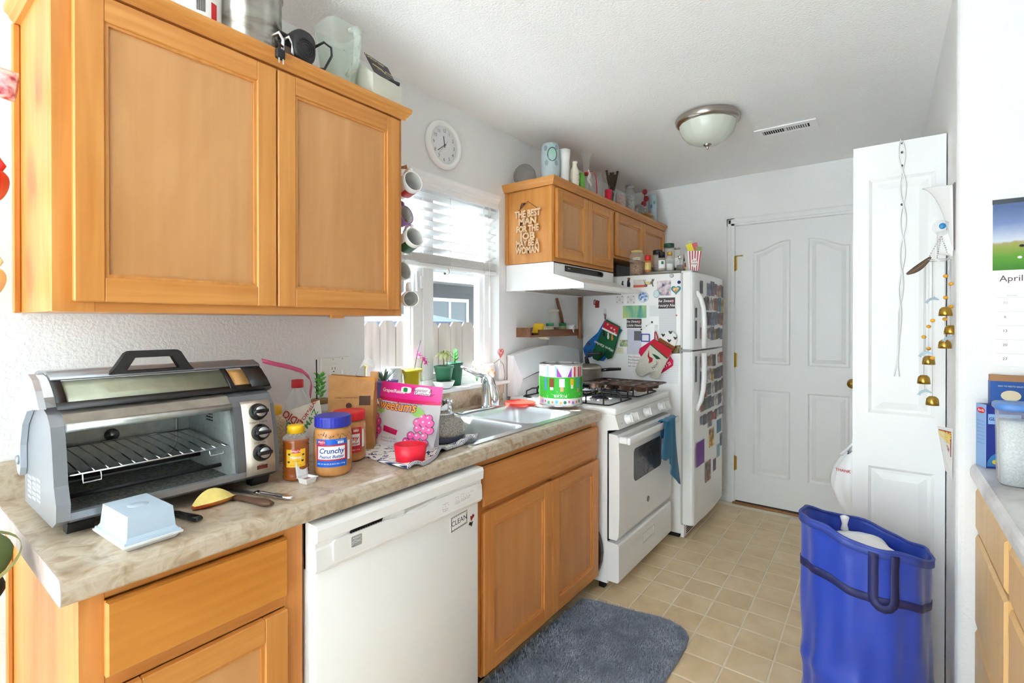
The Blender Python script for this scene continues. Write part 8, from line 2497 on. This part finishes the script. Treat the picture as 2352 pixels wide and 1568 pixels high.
# ============================================================ THINGS AT THE FOLDED DOOR
wc = thing('wind_chime', 'wind chime with brass bells amber beads and glass dolphins', 'wind chime', (1.884, 1.955, 1.08))
CH = (1.884, 1.955)
RR = .034
disc = (1.893, 1.955, 1.664)
MB().at(disc, (PI / 2, 0, .25)).lathe([(.024, -.002), (.024, .002), (0, .002)], n=28).obj('glass_disc', 'clear_plastic', wc)
MB().at((1.896, 1.952, 1.668)).ball((0, 0, 0), (.009, .004, .010), 10, 8).obj('blue_fish', plain('fish_blue', (30, 130, 190), .2), wc)
MB().tube([(CH[0] + RR * math.cos(2 * PI * i / 24), CH[1] + RR * math.sin(2 * PI * i / 24), 1.556) for i in range(24)], .0016, 6, True).obj('ring', 'chrome', wc)
top = (1.893, 1.955, 1.636)
for k in range(3):
    a = .4 + k * 2 * PI / 3
    e_ = Vector((CH[0] + RR * math.cos(a), CH[1] + RR * math.sin(a), 1.557))
    m = MB()
    for q in range(11):
        p = Vector(top).lerp(e_, (q + .5) / 11)
        m.ball(tuple(p), .0023, 6, 4)
    m.obj('chain', 'steel', wc)
random.seed(3)
specs = [(-1.0, 1.370, (1.50, 1.43)), (-.2, 1.310, (1.475, 1.40)), (.9, 1.262, (1.36,)), (2.2, 1.206, (1.335, 1.26)), (3.1, 1.142, (1.30,)), (4.3, 1.076, (1.355, 1.232))]
bell_prof = [(0, .030), (.009, .029), (.0155, .022), (.0175, .010), (.018, 0), (.0165, 0), (.014, .018), (0, .026)]
for a, zb_, beads in specs:
    x, y = CH[0] + RR * math.cos(a), CH[1] + RR * math.sin(a)
    MB().tube([(x, y, 1.556), (x, y, zb_ + .028)], .0005, 4).obj('string', 'steel', wc)
    MB().lathe(bell_prof, (x, y, zb_), 18, cap=False).obj('bell', 'brass', wc)
    for zb2 in beads:
        MB().ball((x, y, zb2), (.0068, .0068, .006), 10, 6).obj('bead', plain('amber', (226, 160, 40), .15), wc)
dol = [(-.018, -.006), (-.013, .002), (-.004, .008), (.004, .0085), (.005, .013), (.009, .008), (.015, .004), (.020, -.001), (.013, -.001), (.004, .001), (-.004, -.001), (-.010, -.007), (-.012, -.013), (-.016, -.009), (-.021, -.010)]
for a, z in ((1.9, 1.425), (.3, 1.296), (3.6, 1.244), (2.7, 1.112)):
    x, y = CH[0] + RR * math.cos(a), CH[1] + RR * math.sin(a)
    MB().tube([(x, y, 1.556), (x, y, z + .007)], .0004, 4).obj('string', 'steel', wc)
    MB().prism([(x + p, z + q) for p, q in dol], y - .0015, y + .0015, 'y').obj('dolphin', glass('pale_blue_glass', (206, 226, 236), .5, .1), wc)
t = thing('bird_feather', 'dark brown feather tucked into the wind chime', 'feather', (1.83, 1.93, 1.52))
def ftf(u, v):
    p = Vector((1.866, 1.935, 1.566)).lerp(Vector((1.803, 1.935, 1.512)), u) + Vector((.0, 0, -.006 * math.sin(PI * u)))
    w_ = .0105 * math.sin(PI * min(.97, .05 + .9 * u)) ** .7
    return tuple(p + Vector((.65, 0, -.75)) * (v - .5) * 2 * w_)
MB().grid(ftf, 14, 4).obj('vane', plain('feather_brown', (86, 66, 52), .8, noise=.25, nscale=150), t, solid=.0006)
MB().tube([ftf(i / 10, .5) for i in range(11)], .0009, 5).obj('quill', plain('quill', (150, 120, 90), .6), t)
# string of ribbon hanging down the folded door
t = thing('ribbon_garland', 'thin white twisted ribbon hanging from the top of the folded door', 'ribbon', (1.796, 2.14, 1.15))
for s_ in (-1, 1):
    pts = []
    for i in range(46):
        u = i / 45
        z = 2.026 - .88 * u
        amp = .010 * (1 - .6 * u) if u < .75 else .004
        pts.append((1.793 + s_ * amp * math.sin(u * 22 + .4) + .006 * math.sin(5 * u) - (.012 * (u - .8) / .2 if u > .8 and s_ > 0 else 0), BY - .006 - .002 * s_ * math.cos(u * 22), z))
    MB().tube(pts, .0024, 5).obj('strand', plain('ribbon_white', (226, 226, 224), .6), t)
for z in (2.02, 1.985, 1.935, 1.79):
    MB().ball((1.795, BY - .007, z), (.004, .003, .005), 8, 5).obj('knot', plain('knot_grey', (96, 92, 88), .7), t)
MB().tube([(1.79, BY + .03, 2.034), (1.79, BY - .006, 2.0335), (1.793, BY - .008, 2.02)], .0025, 5).obj('loop', 'ribbon_white', t)
# curved white plastic bracket at the wall edge
t = thing('wall_bracket', 'curved white plastic bracket fixed at the passage wall edge', 'bracket', (1.91, 2.0, 1.58))
e0, e1, e2 = Vector((1.850, 2.09, 1.828)), Vector((1.898, 2.03, 1.80)), Vector((1.9205, 1.93, 1.582))
def brf(u, v):
    ed = e0 * (1 - u) ** 2 + e1 * 2 * u * (1 - u) + e2 * u * u
    r_ = Vector((1.9215, 1.955 - .025 * u, 1.80 - .215 * u))
    p = ed.lerp(r_, v)
    return (min(p.x, 1.9225), p.y - .012 * math.sin(PI * v) * (1 - u), p.z)
MB().grid(brf, 18, 10).obj('shell', 'white_gloss', t, solid=.003)
MB().box(1.9215, 1.9246, 1.918, 1.955, 1.585, 1.80).obj('back_plate', plain('plate_shadow', (110, 96, 96), .6), t)  # dark plate stands in for shade along the shell's inside edge
MB().grid(lambda u, v: (1.885 + .037 * u, 1.99 - .04 * u, 1.655 - .075 * v - .015 * u * v), 6, 6).obj('lower_lip', 'white_gloss', t, solid=.002)
# seed packet at the wall edge
t = thing('seed_packet', 'red and white extreme peppers packet pinned at the wall edge', 'packet', (1.912, 2.02, .84))
P0, P1, P2, P3 = Vector((1.893, 2.06, .988)), Vector((1.9235, 1.955, 1.000)), Vector((1.922, 1.95, .835)), Vector((1.9105, 2.02, .848))
MB().add([tuple(v) for v in (P0, P1, P2, P3)], [(0, 1, 2, 3)]).obj('packet', plain('packet_white', (236, 234, 230), .5), t, solid=.001)
def on_pk(u, v, lift=.0012):
    p = (P3.lerp(P2, u)).lerp(P0.lerp(P1, u), v)
    return p + Vector((-.9, -.42, 0)) * lift
MB().add([tuple(on_pk(u, v)) for u, v in ((.06, .42), (.94, .42), (.94, .93), (.06, .93))], [(0, 1, 2, 3)]).obj('red_field', plain('packet_red', (170, 40, 36), .5), t)
m = MB()
for tx, v, s_ in (('EXTREME', .84, .026), ('PEPPERS', .73, .026)):
    vs, fs = text_mesh(tx, s_, bold=.03)
    m.add([tuple(on_pk(.5 + x / .115, v + y / .155, .002)) for x, y, z in vs], fs)
m.obj('title', plain('title_yellow', (246, 210, 60), .5), t)
MB().add([tuple(on_pk(.5 + .3 * math.cos(k), .55 + .1 * math.sin(k), .0018)) for k in [i * PI / 6 for i in range(12)]], [tuple(range(12))]).obj('pepper_photo', ramp('pepper_mix', [(.4, (150, 90, 60)), (.6, (220, 190, 160))], 120, 2, 0, .6), t)

# ============================================================ AT THE LEFT PICTURE EDGE
t = thing('seat_cushion', 'green cushion with pale stripe beside the counter end', 'cushion', (.33, -.09, .84))
m = MB().at((.40, -.125, .905), (.3, .1, .4))
m.ball((0, 0, 0), (.11, .10, .038), 24, 12)
m.obj('cushion', plain('moss_green', (92, 104, 50), .9, noise=.1), t)
MB().at((.40, -.125, .905), (.3, .1, .4)).lathe([(.112, -.010), (.1125, -.006), (.112, -.002)], n=32, cap=False).obj('piping', plain('piping_pale', (190, 192, 130), .8), t)
t2 = thing('bar_stool', 'dark stool carrying the green cushion beside the counter end', 'stool', (.36, -.15, 0))
MB().lathe([(0, .83), (.13, .83), (.135, .84), (.13, .855), (0, .855)], (.36, -.165, 0), 24).obj('seat', 'dark_gap', t2)
for k in range(4):
    a = PI / 4 + k * PI / 2
    MB().tube([(.36 + .09 * math.cos(a), -.165 + .09 * math.sin(a), .83), (.36 + .115 * math.cos(a), -.165 + .115 * math.sin(a), 0)], .013, 8).obj('leg', 'dark_gap', t2)
